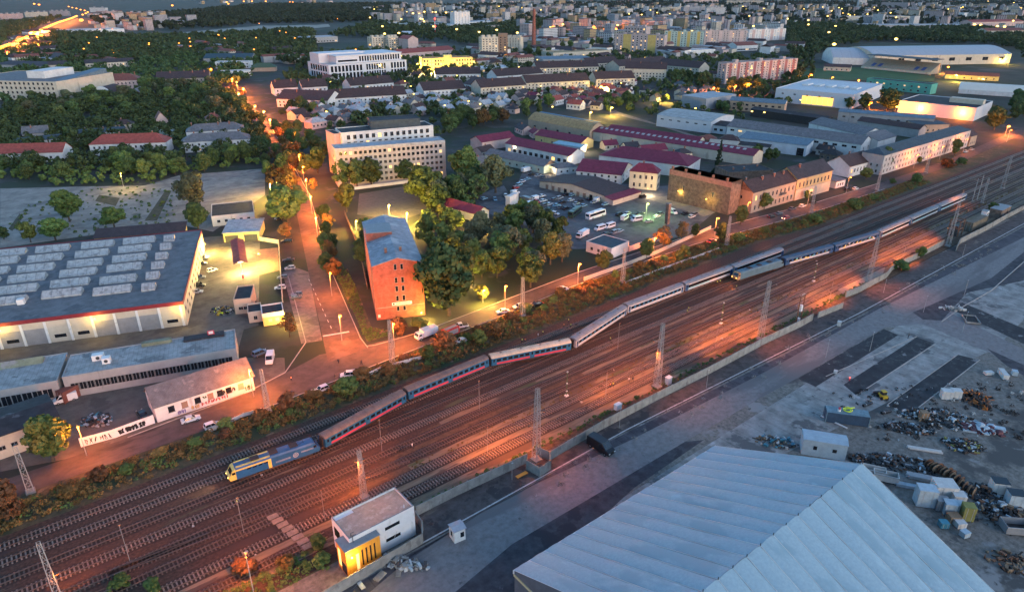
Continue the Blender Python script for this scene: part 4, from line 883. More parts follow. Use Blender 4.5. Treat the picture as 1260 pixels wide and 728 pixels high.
# ================================================================ STREET LAMPS
def lamp_head(px, h, label, power=1500, c=SOD, glow=None, group=None, light=True, r=.3, size=.5, pole=True, name='street_lamp'):
    """px: the lamp's head in the picture"""
    p = P(px[0], px[1], h); t = thing(name, label, 'street lamp', (p.x,p.y,0), 0, group)
    if pole:
        k = MB(); k.tube((0,0,0),(0,0,h*.5),.11,M_mastw,6,.09); k.tube((0,0,h*.5),(0,0,h+.1),.09,M_mastw,6,.06); k.build('pole', t)
        k = MB(); k.tube((0,0,h+.05),(.0,-.8,h+.2),.05,M_mastw,5); k.build('arm', t)
    k = MB(); k.ball((0,-.8 if pole else 0,h), r, glow or M_lamp, 8, 6, .6); k.build('lamp_head', t)
    if light: bulb(t, (0,-1.2,h-.6), power*5.0, c, size)
    return t
# ================================================================ BUILDINGS
W_ = {}
M_frame = mat('window_frame', (.26,.25,.24), .6, .1, 2)
def win_data(w, h, lit, name='window'):
    key = (round(w,2), round(h,2), lit)
    if key not in W_:
        g = {0: M_glassd, 1: M_litwin, 2: M_litdim, 3: emis('lit_window_red', (1,.25,.12), .8)}[lit]
        k = MB(); k.box(-w/2,w/2,-.02,.001,0,h,g); f = .07
        for x0, x1, z0, z1 in ((-w/2-.02,-w/2+f,-.04,h+.04),(w/2-f,w/2+.02,-.04,h+.04),(-w/2+f,w/2-f,h-f,h+.04),(-w/2+f,w/2-f,-.04,f)): k.box(x0,x1,-.05,.001,z0,z1,M_frame)
        if w > 1.0: k.box(-.04,.04,-.045,.001,f,h-f,M_frame)
        W_[key] = k.data(name)
    return W_[key]
M_plb = {}
def pl(name, c): return mat('plaster_'+name, c, .85, .14, .25, patches=[(tuple(v*.72 for v in c), .22, .62, (1,1,.25))])
W_cream = pl('cream', (.48,.42,.33)); W_white = pl('white', (.56,.55,.53)); W_grey = pl('grey', (.30,.29,.28)); W_beige = pl('beige', (.44,.35,.26)); W_pink = pl('pink', (.46,.34,.31)); W_yellow = pl('yellow', (.52,.40,.17)); W_tan = pl('tan', (.34,.26,.19)); W_mint = pl('mint', (.36,.44,.38)); W_green = pl('green', (.10,.33,.25)); W_lblue = pl('pale_blue', (.42,.48,.52)); W_brown = pl('brown', (.22,.15,.11))
W_brick = brickmat('red_brick', (.27,.095,.07)); W_obrick = brickmat('old_brick', (.165,.12,.095), var=.5)
def rf_(name, c, per=.35, dark=.35, ax='X', **k): return mat('roof_'+name, c, .75, .3, .5, ribs=(ax, per, .03, dark), **k)
T_brown = rf_('brown_tile', (.055,.034,.032)); T_dark = rf_('dark_tile', (.045,.038,.042)); T_red = rf_('red_tile', (.26,.06,.045)); T_rust = rf_('rust_tile', (.17,.06,.045)); T_maroon = rf_('maroon_sheet', (.15,.022,.045), .9, .25); T_grey = rf_('grey_slate', (.13,.125,.13), patches=[((.2,.19,.19), .3, .62)]); T_lgrey = rf_('light_sheet', (.30,.32,.34), 1.0, .2, patches=[((.22,.23,.24), .2, .6)]); T_blue = rf_('blue_sheet', (.10,.15,.19), 1.0, .2); T_slate = rf_('blue_slate', (.045,.065,.08), .5, .25); T_tan = rf_('tan_sheet', (.30,.20,.09), 1.2, .2); T_black = mat('roof_bitumen', (.032,.031,.034), .85, .4, .4, patches=[((.09,.09,.095), .25, .64)]); T_gravel = mat('roof_gravel', (.135,.135,.14), .9, .3, .3, patches=[((.09,.095,.105), .15, .58), ((.24,.24,.25), .4, .68)]); T_asb = mat('roof_fibre_cement', (.28,.28,.27), .9, .3, .4, ribs=('X', 1.15, .03, .3), patches=[((.17,.17,.165), .18, .55), ((.38,.375,.36), .3, .64)]); T_lichen = mat('roof_lichen', (.17,.19,.13), .9, .3, .4, patches=[((.23,.23,.22), .2, .55)]); T_wht = mat('roof_white_sheet', (.45,.47,.49), .7, .15, .4, ribs=('X', 2, .02, .15))
M_chim = brickmat('chimney_brick', (.25,.12,.085))
def bld(label, A, B, C, h, roof='flat', rh=2.5, wall=None, rm=None, wins=(), chim=0, lit=.06, name='building', cat='building', group=None, over=.45, doors=(), parapet=.5, gable=None, fascia=None):
    a, b = P(*A, h), P(*B, h); u = (b-a).xy; W = u.length; u /= W; v = Vector((-u.y, u.x))
    D = C if isinstance(C, (int, float)) else abs((P(*C, h)-b).xy.dot(v))
    wall = wall or W_white; rm = rm or T_brown
    t = thing(name, label, cat, (a.x, a.y, 0), math.atan2(u.y, u.x), group)
    rr = random.Random(int(a.x*13+a.y*7))
    m = MB(); m.box(0, W, 0, D, -.1, h, wall); gm = gable or wall
    if roof in ('gx', 'arc'):
        if roof == 'gx': pr = [(0,h),(D/2,h+rh),(D,h)]
        else: pr = [(D*i/10, h+rh*math.sin(math.pi*i/10)) for i in range(11)]
        m.xprism([(y, z-.004) for y, z in pr], .0, W, gm)
    elif roof == 'gy': m.yprism([(0,h-.004),(W,h-.004),(W/2,h+rh-.004)][::-1], 0, D, gm)
    elif roof == 'shed': m.xprism([(0,h),(D,h+rh-.01),(D,h)], 0, W, wall)
    m.build('wall', t)
    r = MB(); o = over; th = .16
    if roof == 'flat':
        r.box(.2, W-.2, .2, D-.2, h+.002, h+.08, rm)
        pm = fascia or wall
        for x0, x1, y0, y1 in ((-.05,W+.05,-.05,.2),(-.05,W+.05,D-.2,D+.05),(-.05,.2,.2,D-.2),(W-.2,W+.05,.2,D-.2)): r.box(x0,x1,y0,y1,h-(.9 if fascia else .0)+.002,h+parapet,pm)
    elif roof in ('gx', 'gy', 'shed', 'arc'):
        if roof == 'gx': k = rh/(D/2); pr = [(-o,h-o*k),(D/2,h+rh),(D+o,h-o*k)]
        elif roof == 'gy': k = rh/(W/2); pr = [(-o,h-o*k),(W/2,h+rh),(W+o,h-o*k)]
        elif roof == 'shed': k = rh/D; pr = [(-o,h-o*k),(D+o,h+rh+o*k)]
        else: pr = [(D*i/12*1.0, h+rh*math.sin(math.pi*i/12)+.05) for i in range(13)]
        pr2 = [(y,z+th) for y, z in pr]; poly = [(y,z+.02) for y, z in pr]+pr2[::-1]
        if roof == 'gy': r.yprism(poly[::-1], -o, D+o, rm)
        else: r.xprism(poly, -o, W+o, rm)
    elif roof == 'hip':
        e = min(W, D)/2; x0, x1, y0, y1 = -o, W+o, -o, D+o
        if W >= D: R0, R1 = (e*.9, D/2, h+rh), (W-e*.9, D/2, h+rh)
        else: R0, R1 = (W/2, e*.9, h+rh), (W/2, D-e*.9, h+rh)
        z = h-.15; c = [(x0,y0,z),(x1,y0,z),(x1,y1,z),(x0,y1,z)]
        if W >= D: fs = [[c[0],c[1],R1,R0],[c[1],c[2],R1],[c[2],c[3],R0,R1],[c[3],c[0],R0]]
        else: fs = [[c[0],c[1],R0],[c[1],c[2],R1,R0],[c[2],c[3],R1],[c[3],c[0],R0,R1]]
        for f in fs: r.face(f, rm)
        r.face(c[::-1], rm)
    ro = r.build('roof', t)
    for i in range(chim):
        k = MB(); x = W*(i+.5+rr.uniform(-.25,.25))/chim; y = D*(.5+rr.choice([-.12,.12]))
        zt = h+rh+.9 if roof != 'flat' else h+1.5
        k.box(x-.4,x+.4,y-.35,y+.35,h+rh*.3,zt,M_chim); k.box(x-.48,x+.48,y-.43,y+.43,zt,zt+.15,M_stone); k.build('chimney', ro)
    todo = []
    for wspec in wins:
        f, rows, z0, dz, n, ww, hh = wspec[:7]; mg = wspec[7] if len(wspec) > 7 else 1.2; L = W if f in 'FB' else D
        for j in range(rows):
            for i in range(n):
                x = mg+(L-2*mg)*(i+.5)/n; z = z0+dz*j
                todo.append((f, x, z, ww, hh))
    full = todo[:100]; rest = todo[100:]
    def frame_(f, x): return {'F': ((x,0), 0), 'R': ((W,x), math.pi/2), 'L': ((0,D-x), -math.pi/2), 'B': ((W-x,D), math.pi)}[f]
    def litk(): q = rr.random(); return 0 if q > lit else (1 if q < lit*.45 else 2)
    for f, x, z, ww, hh in full:
        (lx, ly), rz = frame_(f, x); link('window', win_data(ww, hh, litk()), t, (lx,ly,z), rz)
    if rest:
        k = MB()
        for f, x, z, ww, hh in rest:
            (lx, ly), rz = frame_(f, x); mm = [M_glassd, M_litwin, M_litdim][litk()]; ca, sa = math.cos(rz), math.sin(rz)
            k.mesh([(lx+p_*ca+.04*sa, ly+p_*sa-.04*ca, zz) for p_, zz in ((-ww/2,z),(ww/2,z),(ww/2,z+hh),(-ww/2,z+hh))], [(0,1,2,3)], mm)
        k.build('windows', t, kind='stuff')
    for f, x, ww, hh, mm in doors:
        (lx, ly), rz = frame_(f, x if x > 1 else x*(W if f in 'FB' else D)); k = MB(); k.box(-ww/2,ww/2,-.06,.0,0.02,hh,mm); d = k.build('door', t); d.location = (lx,ly,0); d.rotation_euler = (0,0,rz)
    t['_W'] = W; t['_D'] = D; t['_h'] = h
    del_ = (W, D)
    for kk in ('_W','_D','_h'): del t[kk]
    return t, W, D
def loc(t, px, z):
    """picture point at height z in the local frame of a building"""
    p = P(*px, z); q = Matrix.Rotation(-t.rotation_euler.z, 2) @ (p-t.location).xy
    return q.x, q.y
def wall_lamp(px, z, label, power, c, m=None, r=.3, parent=None):
    t = lamp_head(px, z, label, power, c, m or M_lampy, None, True, r, .4, pole=False, name='wall_lamp')
    return t
# ---------------- the big skylight hall
HS = 8.2
t, W, D = bld('huge flat-roofed hall with rows of pale skylights and a maroon eave band', Q(9,-420,203), Q(9,885,45), Q(5,985,405), HS, 'flat', wall=W_cream, rm=T_gravel, fascia=mat('maroon_fascia', (.17,.02,.03), .6, .15, .5), parapet=.35, name='skylight_hall', cat='hall')
M_sky = mat('skylight_glazing', (.33,.34,.33), .6, .3, .8, patches=[((.22,.22,.215), .5, .56, (1,1,.3)), ((.39,.39,.38), .25, .6)])
skl = [(820,445,52),(803,485,54),(783,530,58),(765,575,62),(740,625,64),(720,680,66), (675,455,155),(653,495,158),(628,540,165),(603,585,168),(573,643,176),(545,695,183), (475,475,158),(447,518,163),(413,565,170),(380,610,178),(340,660,186),(303,710,194), (257,495,165),(220,540,170),(175,588,178),(133,636,184),(88,690,192), (50,514,160),(10,555,165),(-40,605,170),(-90,655,180),(-140,710,185),(30,748,200),(-190,530,165),(-230,575,165)]
ang = t.rotation_euler.z
for x, y, ww in skl:
    c = loc(t, Q(5,x,y), HS+.7); l0 = loc(t, Q(5,x-ww/2,y+ww*.06), HS+.7); l1 = loc(t, Q(5,x+ww/2,y-ww*.06), HS+.7)
    L = math.hypot(l1[0]-l0[0], l1[1]-l0[1]); 
    if c[1] > D-2 or c[0] < 1: continue
    k = MB(); k.xprism([(c[1]-2.2,HS+.08),(c[1]+2.2,HS+.08),(c[1]+2.2,HS+.5),(c[1]+.9,HS+1.9),(c[1]-2.2,HS+.5)][::-1], c[0]-L/2, c[0]+L/2, M_sky)
    for q_ in range(5): x_ = c[0]-L/2+L*q_/4; k.tube((x_,c[1]-2.2,HS+.52),(x_,c[1]+.9,HS+1.94),.07,M_grey,4)
    k.build('skylight', t)
x0 = loc(t, Q(9,-100,178), HS)[0]
nd = 13; M_gdoor = mat('roller_door', (.27,.26,.255), .7, .15, .5, ribs=('Z', .3, .03, .25))
for i in range(nd):
    x = W-4.2-i*6.35
    k = MB(); k.box(x-2.75,x+2.75,-.06,-.001,.05,5.2,M_gdoor if i not in (0,4,5) else W_cream); d = k.build('garage_door', t)
    if i in (0,4,5,7): k = MB(); k.box(x-1.5,x+1.7,-.09,-.061,1.5,2.6,M_glassd); k.build('door_window', d)
    k = MB(); k.box(x+2.8,x+3.5,-.22,-.001,0,7.2,M_white); k.build('pillar', t)
for i in range(24):
    y = 3+i*2.9
    if y > D-2: break
    link('window', win_data(1.8,1.3,0), t, (W,y,1.6 if i % 2 else 4.2), math.pi/2)
k = MB(); c = loc(t, Q(9,105,55), HS); k.box(c[0]-1,c[0]+1,c[1]-.8,c[1]+.8,HS+.08,HS+1.8,M_white); k.build('roof_fan', t)
for p_, l_ in (((5,183),'lamp on the skylight hall eave, leftmost'),((460,130),'lamp on the skylight hall eave, middle of the door front'),((872,80),'lamp on the skylight hall eave at its right corner')):
    q = loc(t, Q(9,*p_), 6.2); w_ = t.matrix_basis @ Vector((q[0], -1.0, 0)); tl = thing('wall_lamp', l_, 'lamp', (w_.x,w_.y,0)); k = MB(); k.ball((0,0,6.6),.25,M_lampy); k.build('lamp_head', tl)
    f = t.matrix_basis.to_3x3() @ Vector((0,-1.2,0)); bulb(tl, (f.x,f.y,6.4), 230, YEL, .4)
# ---------------- west yard
bld('long low shed with dark brown lean-to roof behind the skylight hall', Q(5,455,446), Q(5,893,408), 7.5, 3.6, 'shed', 1.6, W_yellow, T_brown, name='shed', cat='shed')
bld('grey metal-roofed garage with pale pillars in the lit courtyard', (274.3,287), (318.6,284.3), (317.9,270.7), 4.2, 'shed', .6, W_yellow, T_lgrey, name='garage', cat='garage', doors=[('F',.22,5.5,3,M_darkm),('F',.75,5.5,3,M_darkm)])
bld('white single-storey workshop with a cluttered black flat roof behind the garage', (260,267.5), (313,262), (314,247), 4.4, 'flat', 1, W_white, T_black, [('F',1,1.6,1,5,1.3,1.2)], name='workshop', cat='building')
t = thing('filling_canopy', 'maroon pitched canopy glowing yellow-white underneath in the courtyard', 'canopy', (*P(287.1,325.4,5).xy, 0)); a, b, c = P(287.1,325.4,5), P(305,323,5), P(307,293.6,5)
u = (b-a).xy.normalized(); t.rotation_euler = (0,0,math.atan2(u.y,u.x)); cw = (b-a).length; cdp = abs((c-b).xy.dot(Vector((-u.y,u.x))))
k = MB(); k.yprism([(0,5),(cw/2,5.9),(cw,5),(cw,5.15),(cw/2,6.05),(0,5.15)], 0, cdp, rf_('canopy_maroon', (.15,.02,.035), .5, .3, 'Y')); k.build('roof', t)
for y in (1.2, cdp/2, cdp-1.2):
    k = MB(); k.box(cw/2-.15,cw/2+.15,y-.15,y+.15,0,5.6,M_white); k.build('post', t)
for y in (2, cdp-2):
    k = MB(); k.box(.8,cw-.8,y-.3,y+.3,4.9,5.0,M_lampw); k.build('lamp_panel', t); bulb(t, (cw/2,y,4.2), 5200, (1,.72,.22), .5)
k = MB(); k.box(cw/2-.4,cw/2+.4,-3.2,-2.4,.1,1.7,M_cred); k.box(cw/2-.5,cw/2+.5,-3.3,-2.3,0,.12,M_stone); k.build('fuel_pump', t)
wall_lamp((318,312), 5.0, 'yellow lamp on the courtyard wall right of the maroon canopy', 900, YEL)
wall_lamp((252,300), 4.0, 'yellow lamp at the skylight hall corner by the garage', 700, YEL)
bld('beige office cube with a framed dark flat roof in the courtyard', (287,370), (308.5,368), (310.5,351.5), 5.0, 'flat', 1, W_beige, T_black, [('F',1,1.5,1,2,1.4,1.1)], name='office', cat='building')
bld('small gatehouse with white lit fascia beside the dark courtyard tree', (322.5,388), (349,384), (347.8,373), 3.9, 'flat', 1, W_yellow, T_black, [('F',1,1.2,1,2,1.2,1.2)], name='gatehouse', cat='building', fascia=M_white, lit=.9)
bld('lower beige annex between the office cube and the gatehouse', (305,386), (322,383.5), 7, 3.4, 'flat', 1, W_cream, T_black, [('F',1,1,1,1,1.1,1.3)], name='annex', cat='building')
wall_lamp((349,389), 3.4, 'yellow lamp under the white fascia of the gatehouse', 260, YEL)
# derelict workshop row
t, W, D = bld('long derelict workshop with broken window bands and a patched pale roof', Q(9,300,412), Q(9,1142,272), Q(9,1140,178), 6.2, 'flat', 1, W_grey, T_asb, [('F',1,1.9,1,22,2.1,2.2,1.5)], lit=0, name='derelict_workshop', cat='workshop', parapet=.25)
for q, l in (((475,310),2.8),((515,325),2.0)):
    c = loc(t, Q(9,*q), 7); k = MB(); k.box(c[0]-l/2,c[0]+l/2,c[1]-1,c[1]+1,6.28,7.9,M_white); k.tube((c[0],c[1]-1.02,7.1),(c[0],c[1]-.98,7.1),.5,M_darkm,10); k.build('roof_cooler', t)
k = MB(); k.box(W-14,W-3,D-3.5,D-.4,6.29,6.75,T_black); k.build('black_roof_box', t); k = MB(); k.box(W-7.4,W-5.6,D-2.0,D-1.6,6.76,8.0,M_cred); k.box(W-7.1,W-5.9,D-2.03,D-2.0,7.0,7.8,M_white); k.build('roof_sign', t)
k = MB(); k.box(W*.42,W*.6,D-2.2,D-.5,6.3,7.3,T_lichen); k.build('roof_lantern', t)
t, W, D = bld('derelict workshop wing with a greenish lantern roof at the left photo edge', Q(9,-260,520), Q(9,275,428), Q(9,325,292), 5.8, 'flat', 1, W_grey, T_asb, [('F',1,1.2,1,9,2.2,2.8,1.5)], lit=0, name='derelict_workshop', cat='workshop', parapet=.25)
k = MB(); k.xprism([(D-4.2,5.9),(D-2.4,7.3),(D-1.2,5.9)], W*.2, W*.78, T_lichen); k.build('roof_lantern', t)
# graffiti house
t, W, D = bld('white single-storey house with grey slate roof and graffiti on its street front', Q(9,745,553), Q(9,1222,400), 9.5, 4.6, 'gx', 3.4, W_white, T_grey, [('L',1,2.2,1,2,.9,1.4)], name='graffiti_house', cat='house')
rr = random.Random(4)
for i, x in enumerate([.15,.28,.41,.54,.64,.73,.86]):
    k = MB(); k.box(W*x-.75,W*x+.75,-.05,-.002,1.7,3.4,[M_glassd,W_brown,M_glassd,W_brown,M_glassd,M_glassd,W_tan][i]); f = k.build('window', t)
    k = MB(); k.box(W*x-.9,W*x+.9,-.12,-.002,1.55,1.68,M_stone); k.build('sill', f)
def scribble(t, name, x0, x1, z0, z1, m, n, seed, y=-.03, th=.10):
    """letter-like sprayed strokes"""
    rr = random.Random(seed); k = MB(); cw = (x1-x0)/n
    for i in range(n):
        cx = x0+cw*(i+.5); pts = [(cx+rr.uniform(-.45,.45)*cw, z0+(z1-z0)*q) for q in (rr.uniform(0,.2), rr.uniform(.8,1), rr.uniform(.3,.6), rr.uniform(.8,1), rr.uniform(0,.25))]
        for j, (p_, q_) in enumerate(zip(pts, pts[1:])):
            d = Vector((q_[0]-p_[0], q_[1]-p_[1])); 
            if d.length < .05: continue
            nn = Vector((-d.y, d.x)).normalized()*th*rr.uniform(.7,1.2); yy = y-.0012*(j+1)-.006*i/n
            k.face([(p_[0]-nn.x,yy,p_[1]-nn.y),(q_[0]-nn.x,yy,q_[1]-nn.y),(q_[0]+nn.x,yy,q_[1]+nn.y),(p_[0]+nn.x,yy,p_[1]+nn.y)], m)
    return k.build(name, t)
M_spray = mat('black_spray', (.015,.015,.016), .8, .1); M_sprayv = mat('violet_spray', (.16,.12,.26), .8, .3); M_sprayo = mat('ochre_spray', (.40,.23,.08), .8, .3); M_sprayg = mat('green_spray', (.03,.10,.04), .8, .3); M_sprayr = mat('red_spray', (.3,.05,.05), .8, .3)
for a, b, z0, z1, m, n, s in ((.20,.28,.25,1.4,M_sprayv,4,1),(.33,.42,.3,1.5,M_sprayo,5,2),(.44,.72,.5,1.5,M_sprayr,10,3),(.60,.70,1.6,3.2,M_spray,4,4),(.46,.50,2.4,3.2,M_sprayg,2,5),(.74,.80,1.7,3.2,M_spray,3,6),(.90,.98,.6,2.3,M_sprayg,4,7)): scribble(t, 'graffiti', W*a, W*b, z0, z1, m, n, s, -.055)
t = wall('white yard wall with large black bubble-letter graffiti beside the graffiti house', px([Q(9,395,745),Q(9,560,700),Q(9,748,630)]), 2.4, .2, M_white, 6, 'graffiti_wall', 'x'); del t['group']
a = P(*Q(9,560,700)).xy; b = P(*Q(9,748,630)).xy; g = thing('tmp','x y z w','x'); bpy.data.objects.remove(g)
def on_wall(a, b, t, fn):
    d = b-a; e = link('graffiti', None, t, (a.x-t.location.x, a.y-t.location.y, 0), math.atan2(d.y,d.x)); return e, d.length
d = b-a; ga = MB(); holder = Matrix.Translation((a.x-t.location.x, a.y-t.location.y, 0)) @ Matrix.Rotation(math.atan2(d.y,d.x), 4, 'Z')
def scrib_wall(a, b, f0, f1, n, seed, m, th):
    d = b-a; M_ = Matrix.Translation((a.x-t.location.x, a.y-t.location.y, 0)) @ Matrix.Rotation(math.atan2(d.y,d.x), 4, 'Z')
    o = scribble(t, 'graffiti', d.length*f0, d.length*f1, .3, 1.9, m, n, seed, -.17, th); o.data.transform(M_)
scrib_wall(a, b, .08, .78, 8, 11, M_spray, .2); a2 = P(*Q(9,395,745)).xy; scrib_wall(a2, a, .1, .95, 6, 12, M_spray, .07)
# dark-roofed store
bld('dark-roofed pale store at the left photo edge behind the roadside tree', Q(9,-260,780), Q(9,278,598), Q(9,232,490), 6.0, 'gx', 1.0, W_cream, T_black, [('F',1,2.2,1,8,1.3,1.1)], name='store_building', cat='building')
p = P(*Q(9,382,490)); container('brown freight container in the derelict yard', p, R(28), 9.5, 2.6, 3.4, M_rcont)
# ---------------- red brick block
HB = 19.0
t, W, D = bld('tall red brick block with grey metal roof and a white sign board', Q(6,562,583), Q(6,805,560), Q(6,740,350), HB, 'gy', 2.2, W_brick, rf_('seamed_grey', (.24,.26,.29), .6, .3, 'Y', patches=[((.36,.38,.40), .12, .56)]), [], name='brick_block', cat='building', over=.25)
for z in (16.6, 12.6, 9.6, 6.2, 2.6):
    for x in (W*.45, W*.58):
        if z == 16.6: link('window', win_data(.9,1.9,0), t, (x,0,z+.6), 0)
        else: link('window', win_data(.95,1.9,0), t, (x,0,z), 0)
for j, z in enumerate((3,6.3,9.6,12.9,15.8)):
    for i in range(8): link('window', win_data(1.3,1.8,0), t, (0,D*(i+.7)/8.4,z), -math.pi/2); link('window', win_data(1.3,1.8,0), t, (W,D*(i+.7)/8.4,z), math.pi/2)
k = MB(); k.box(W*.33,W*.74,-.14,-.01,4.75,5.75,M_white); s = k.build('sign_board', t)
k = MB(); k.box(W*.35,W*.385,-.155,-.142,4.95,5.55,M_spray)
for i in range(13): x = W*(.41+.023*i); k.box(x,x+.2,-.155,-.142,5.05,5.45 if i % 3 else 5.55,M_sprayr)
k.build('sign_lettering', s)
k = MB(); k.box(.02,W-.02,-.05,-.001,4.2,4.35,M_stone); k.build('string_course', t); k = MB(); k.box(.5,1.3,-.08,-.001,.9,2.0,M_white); k.build('notice_board', t)
k = MB(); c = loc(t, Q(6,585,440), HB+2); k.xprism([(D*.5,HB-.5),(D*.5,HB+3.2),(D*.72,HB+3.2),(D*.72,HB-.5)][::-1], .02, W*.55, W_brick); dm = k.build('stair_head', t); k = MB(); k.box(-.1,W*.56,D*.5-.1,D*.72+.1,HB+3.202,HB+3.4,M_grey); k.build('roof', dm)
for x, y in ((W*.36,D*.52),(W*.50,D*.53)):
    k = MB(); k.tube((x,y-.4,HB+2.6),(x,y-.5,HB+2.7),.5,M_white,12); k.build('satellite_dish', t)
for x in (.32,.62):
    k = MB(); k.box(W*x-.4,W*x+.4,D*.16-.4,D*.16+.4,HB+.8,HB+3.2,M_chim); k.box(W*x-.5,W*x+.5,D*.16-.5,D*.16+.5,HB+3.2,HB+3.4,M_stone); k.build('chimney', t)
wall_lamp(Q(10,800,97), 3.0, 'orange lamp by the lower right corner of the red brick block', 420, YEL)
# ---------------- flats and the blocks behind
t, W, D = bld('five-storey grey concrete block with blue-grey roof edge and some lit windows', (412,184.3), (547.6,173.5), 12, 21, 'flat', 1, pl('dull_grey', (.33,.305,.285)), T_lgrey, [('F',6,2.2,3.1,22,1.5,1.6,1.5),('L',5,2.5,3.2,3,1.2,1.5)], lit=.04, name='office_block', cat='office block', fascia=T_lgrey)
bld('white modern block with large dark windows behind the grey concrete one', (420,164.5), (533,155), 16, 25, 'flat', 1, W_white, T_black, [('F',2,17.5,3.8,14,1.9,2.4,2)], name='office_block', cat='office block', lit=.03)
bld('black-clad penthouse storey rising behind the white modern block', (456,150), (517,146.5), 14, 29.5, 'flat', 1, T_slate, T_black, [], name='penthouse', cat='building')
bld('pink-walled fire wall house at the left of the white modern block', (411,166), (420,165), 14, 24, 'flat', 1, W_pink, T_black, [], name='house', cat='house')
# white office building
M_offw = mat('office_white', (.50,.50,.52), .6, .06, .3)
def fins(t, W, z0, z1, n, face='F', D=0, name='fin_row'):
    k = MB()
    for i in range(n):
        x = W*(i+.5)/n
        if face == 'F': k.box(x-W/n*.28, x+W/n*.28, -.25, -.02, z0, z1, M_glassd)
        else: k.box(-.25, -.02, x-W/n*.28, x+W/n*.28, z0, z1, M_glassd)
    return k
A_, B_ = Q(2,350,318), Q(2,728,292)
t, W, D = bld('large white office building with tall slot windows', A_, B_, 60, 17.0, 'flat', 1, M_offw, mat('office_roof', (.42,.42,.42), .8, .15, .3), [], name='office_building', cat='office building')
def slots(t, face, L0, L1, n, z0, z1, off):
    for i in range(n):
        x = L0+(L1-L0)*(i+.5)/n; w_ = (L1-L0)/n*.62; k = MB()
        if face == 'F': k.box(x-w_/2, x+w_/2, off-.08, off+.02, z0, z1, M_glassd)
        else: k.box(off-.08, off+.02, x-w_/2, x+w_/2, z0, z1, M_glassd)
        k.build('window', t)
for z0, z1 in ((1.0,7.5),(9.0,15.6)): slots(t, 'F', 2, W*.42, 9, z0, z1, 0); slots(t, 'F', W*.46, W*.72, 8, z0, z1, 0); slots(t, 'F', W*.78, W-2, 5, z0, z1, 0)
for z0, z1 in ((1.5,7.5),(9.5,15.6)): slots(t, 'L', 4, 52, 7, z0, z1, 0)
k = MB(); k.box(W*.14,W*.98,9,58,17.1,25.5,M_offw); k.box(W*.13,W*.99,8.5,58.5,25.5,26.3,M_offw); up = k.build('upper_floor', t)
slots(t, 'F', W*.42, W*.96, 16, 18.5, 24.3, 9)
k = MB(); k.box(W*.16,W*.40,8.9,8.99,19,21,M_glassd); k.build('window', t)
k = MB(); k.box(W*.02,W*.6,30,56,17.1,28,M_offw); k.build('plant_storey', t)
# ================================================================ TOWN EAST OF THE STREET
CR = dict(C1=(0,60),C2=(170,60),C3=(340,100),C4=(500,80),C5=(640,80),C6=(800,80),C7=(950,80),C8=(1080,80),D1=(540,160),D2=(640,220),D3=(760,160),D4=(880,160),D5=(1040,130),D6=(230,240),D7=(240,340))
def Z(k, x, y): return (CR[k][0]+x/7, CR[k][1]+y/7)
def proj(p):
    v = Vector(p)-Vector((0,0,CAMZ)); return 630+FPX*v.dot(_R)/v.dot(_F), 364-FPX*v.dot(_U)/v.dot(_F)
def hb(base, ytop):
    """height of an edge that shows at ytop above the ground point base"""
    p = P(*base); lo, hi = 0, 90
    for _ in range(40):
        z = (lo+hi)/2
        if proj((p.x,p.y,z))[1] > ytop: lo = z
        else: hi = z
    return lo
BT = 'sheds with maroon roofs'
bld('maroon-roofed shed with a pink wall, closest to the tall green trees by the car lot', Z('D1',370,106), Z('D1',655,60), 13, 6, 'gx', 3, W_pink, T_maroon, name='shed', cat='shed', group=BT)
bld('long maroon-roofed shed with white piers and a lamp at its left end', Z('D1',575,114), Z('D1',1125,224), 15, 6, 'gx', 3.2, W_white, T_maroon, [('F',1,1.2,1,11,2.6,2.2)], name='shed', cat='shed', group=BT)
bld('grey slate shed with a red brick gable beside the car lot', Z('D1',395,207), Z('D1',905,312), 11, 4.6, 'gx', 2.6, W_mint, T_grey, [('F',1,1.4,1,8,1.3,1.2)], name='shed', cat='shed', gable=W_obrick)
bld('small pale hut with grey hipped roof between the maroon sheds', Z('D1',1015,330), Z('D1',1200,312), 9, 4.2, 'hip', 2, W_white, T_grey, [('F',1,1.4,1,3,1.1,1.1)], name='hut', cat='hut')
t, W, D = bld('wide cream depot with dark brown low roof and a row of brown doors', Z('D2',168,22), Z('D2',742,152), Z('D2',1012,96), 3.4, 'gy', 2.4, W_cream, T_brown, name='depot', cat='depot')
for i in range(9):
    x = W*(.12+.095*i); k = MB(); k.box(x-.95,x+.95,-.06,-.001,.03,2.5,W_brown if i not in (3,7) else M_glassd); k.build('door', t)
bld('narrow shed with a maroon lean-to roof along the side of the cream depot', Z('D2',800,186), Z('D2',1040,112), 5, 2.8, 'shed', .8, W_pink, T_maroon, [], name='shed', cat='shed')
t, W, D = bld('white house with a steep maroon roof and cream gable behind the depot', Q(7,312,118), Q(7,530,140), Q(7,606,95), 5.2, 'gx', 4.2, W_white, T_maroon, [('F',2,.8,2.3,6,1.2,1.3),('R',2,1.0,2.5,3,1.0,1.4)], name='house', cat='house', gable=W_cream)
t, W, D = bld('cream two-storey corner house with maroon hipped roof beside the brick fire wall', Z('D3',105,352), Z('D3',345,374), Z('D3',446,350), 9.5, 'hip', 4, W_cream, T_maroon, [('F',2,1.4,4.4,4,1.1,2.0),('R',2,1.2,4.4,4,1.0,1.9)], name='house', cat='house', chim=1)
bld('long maroon roof ridge standing behind the cream corner house', Z('D3',-160,215), Z('D3',610,310), 24, 7, 'hip', 4.5, W_white, T_maroon, name='hall', cat='hall', chim=2)
bld('maroon-roofed hall with a yellow wall between the barrel-roofed shed and the long shed', Z('D1',830,42), Z('D1',1225,112), 14, 5, 'gx', 3, W_yellow, T_maroon, [('F',1,1.2,1,4,1.2,1.4)], name='hall', cat='hall')
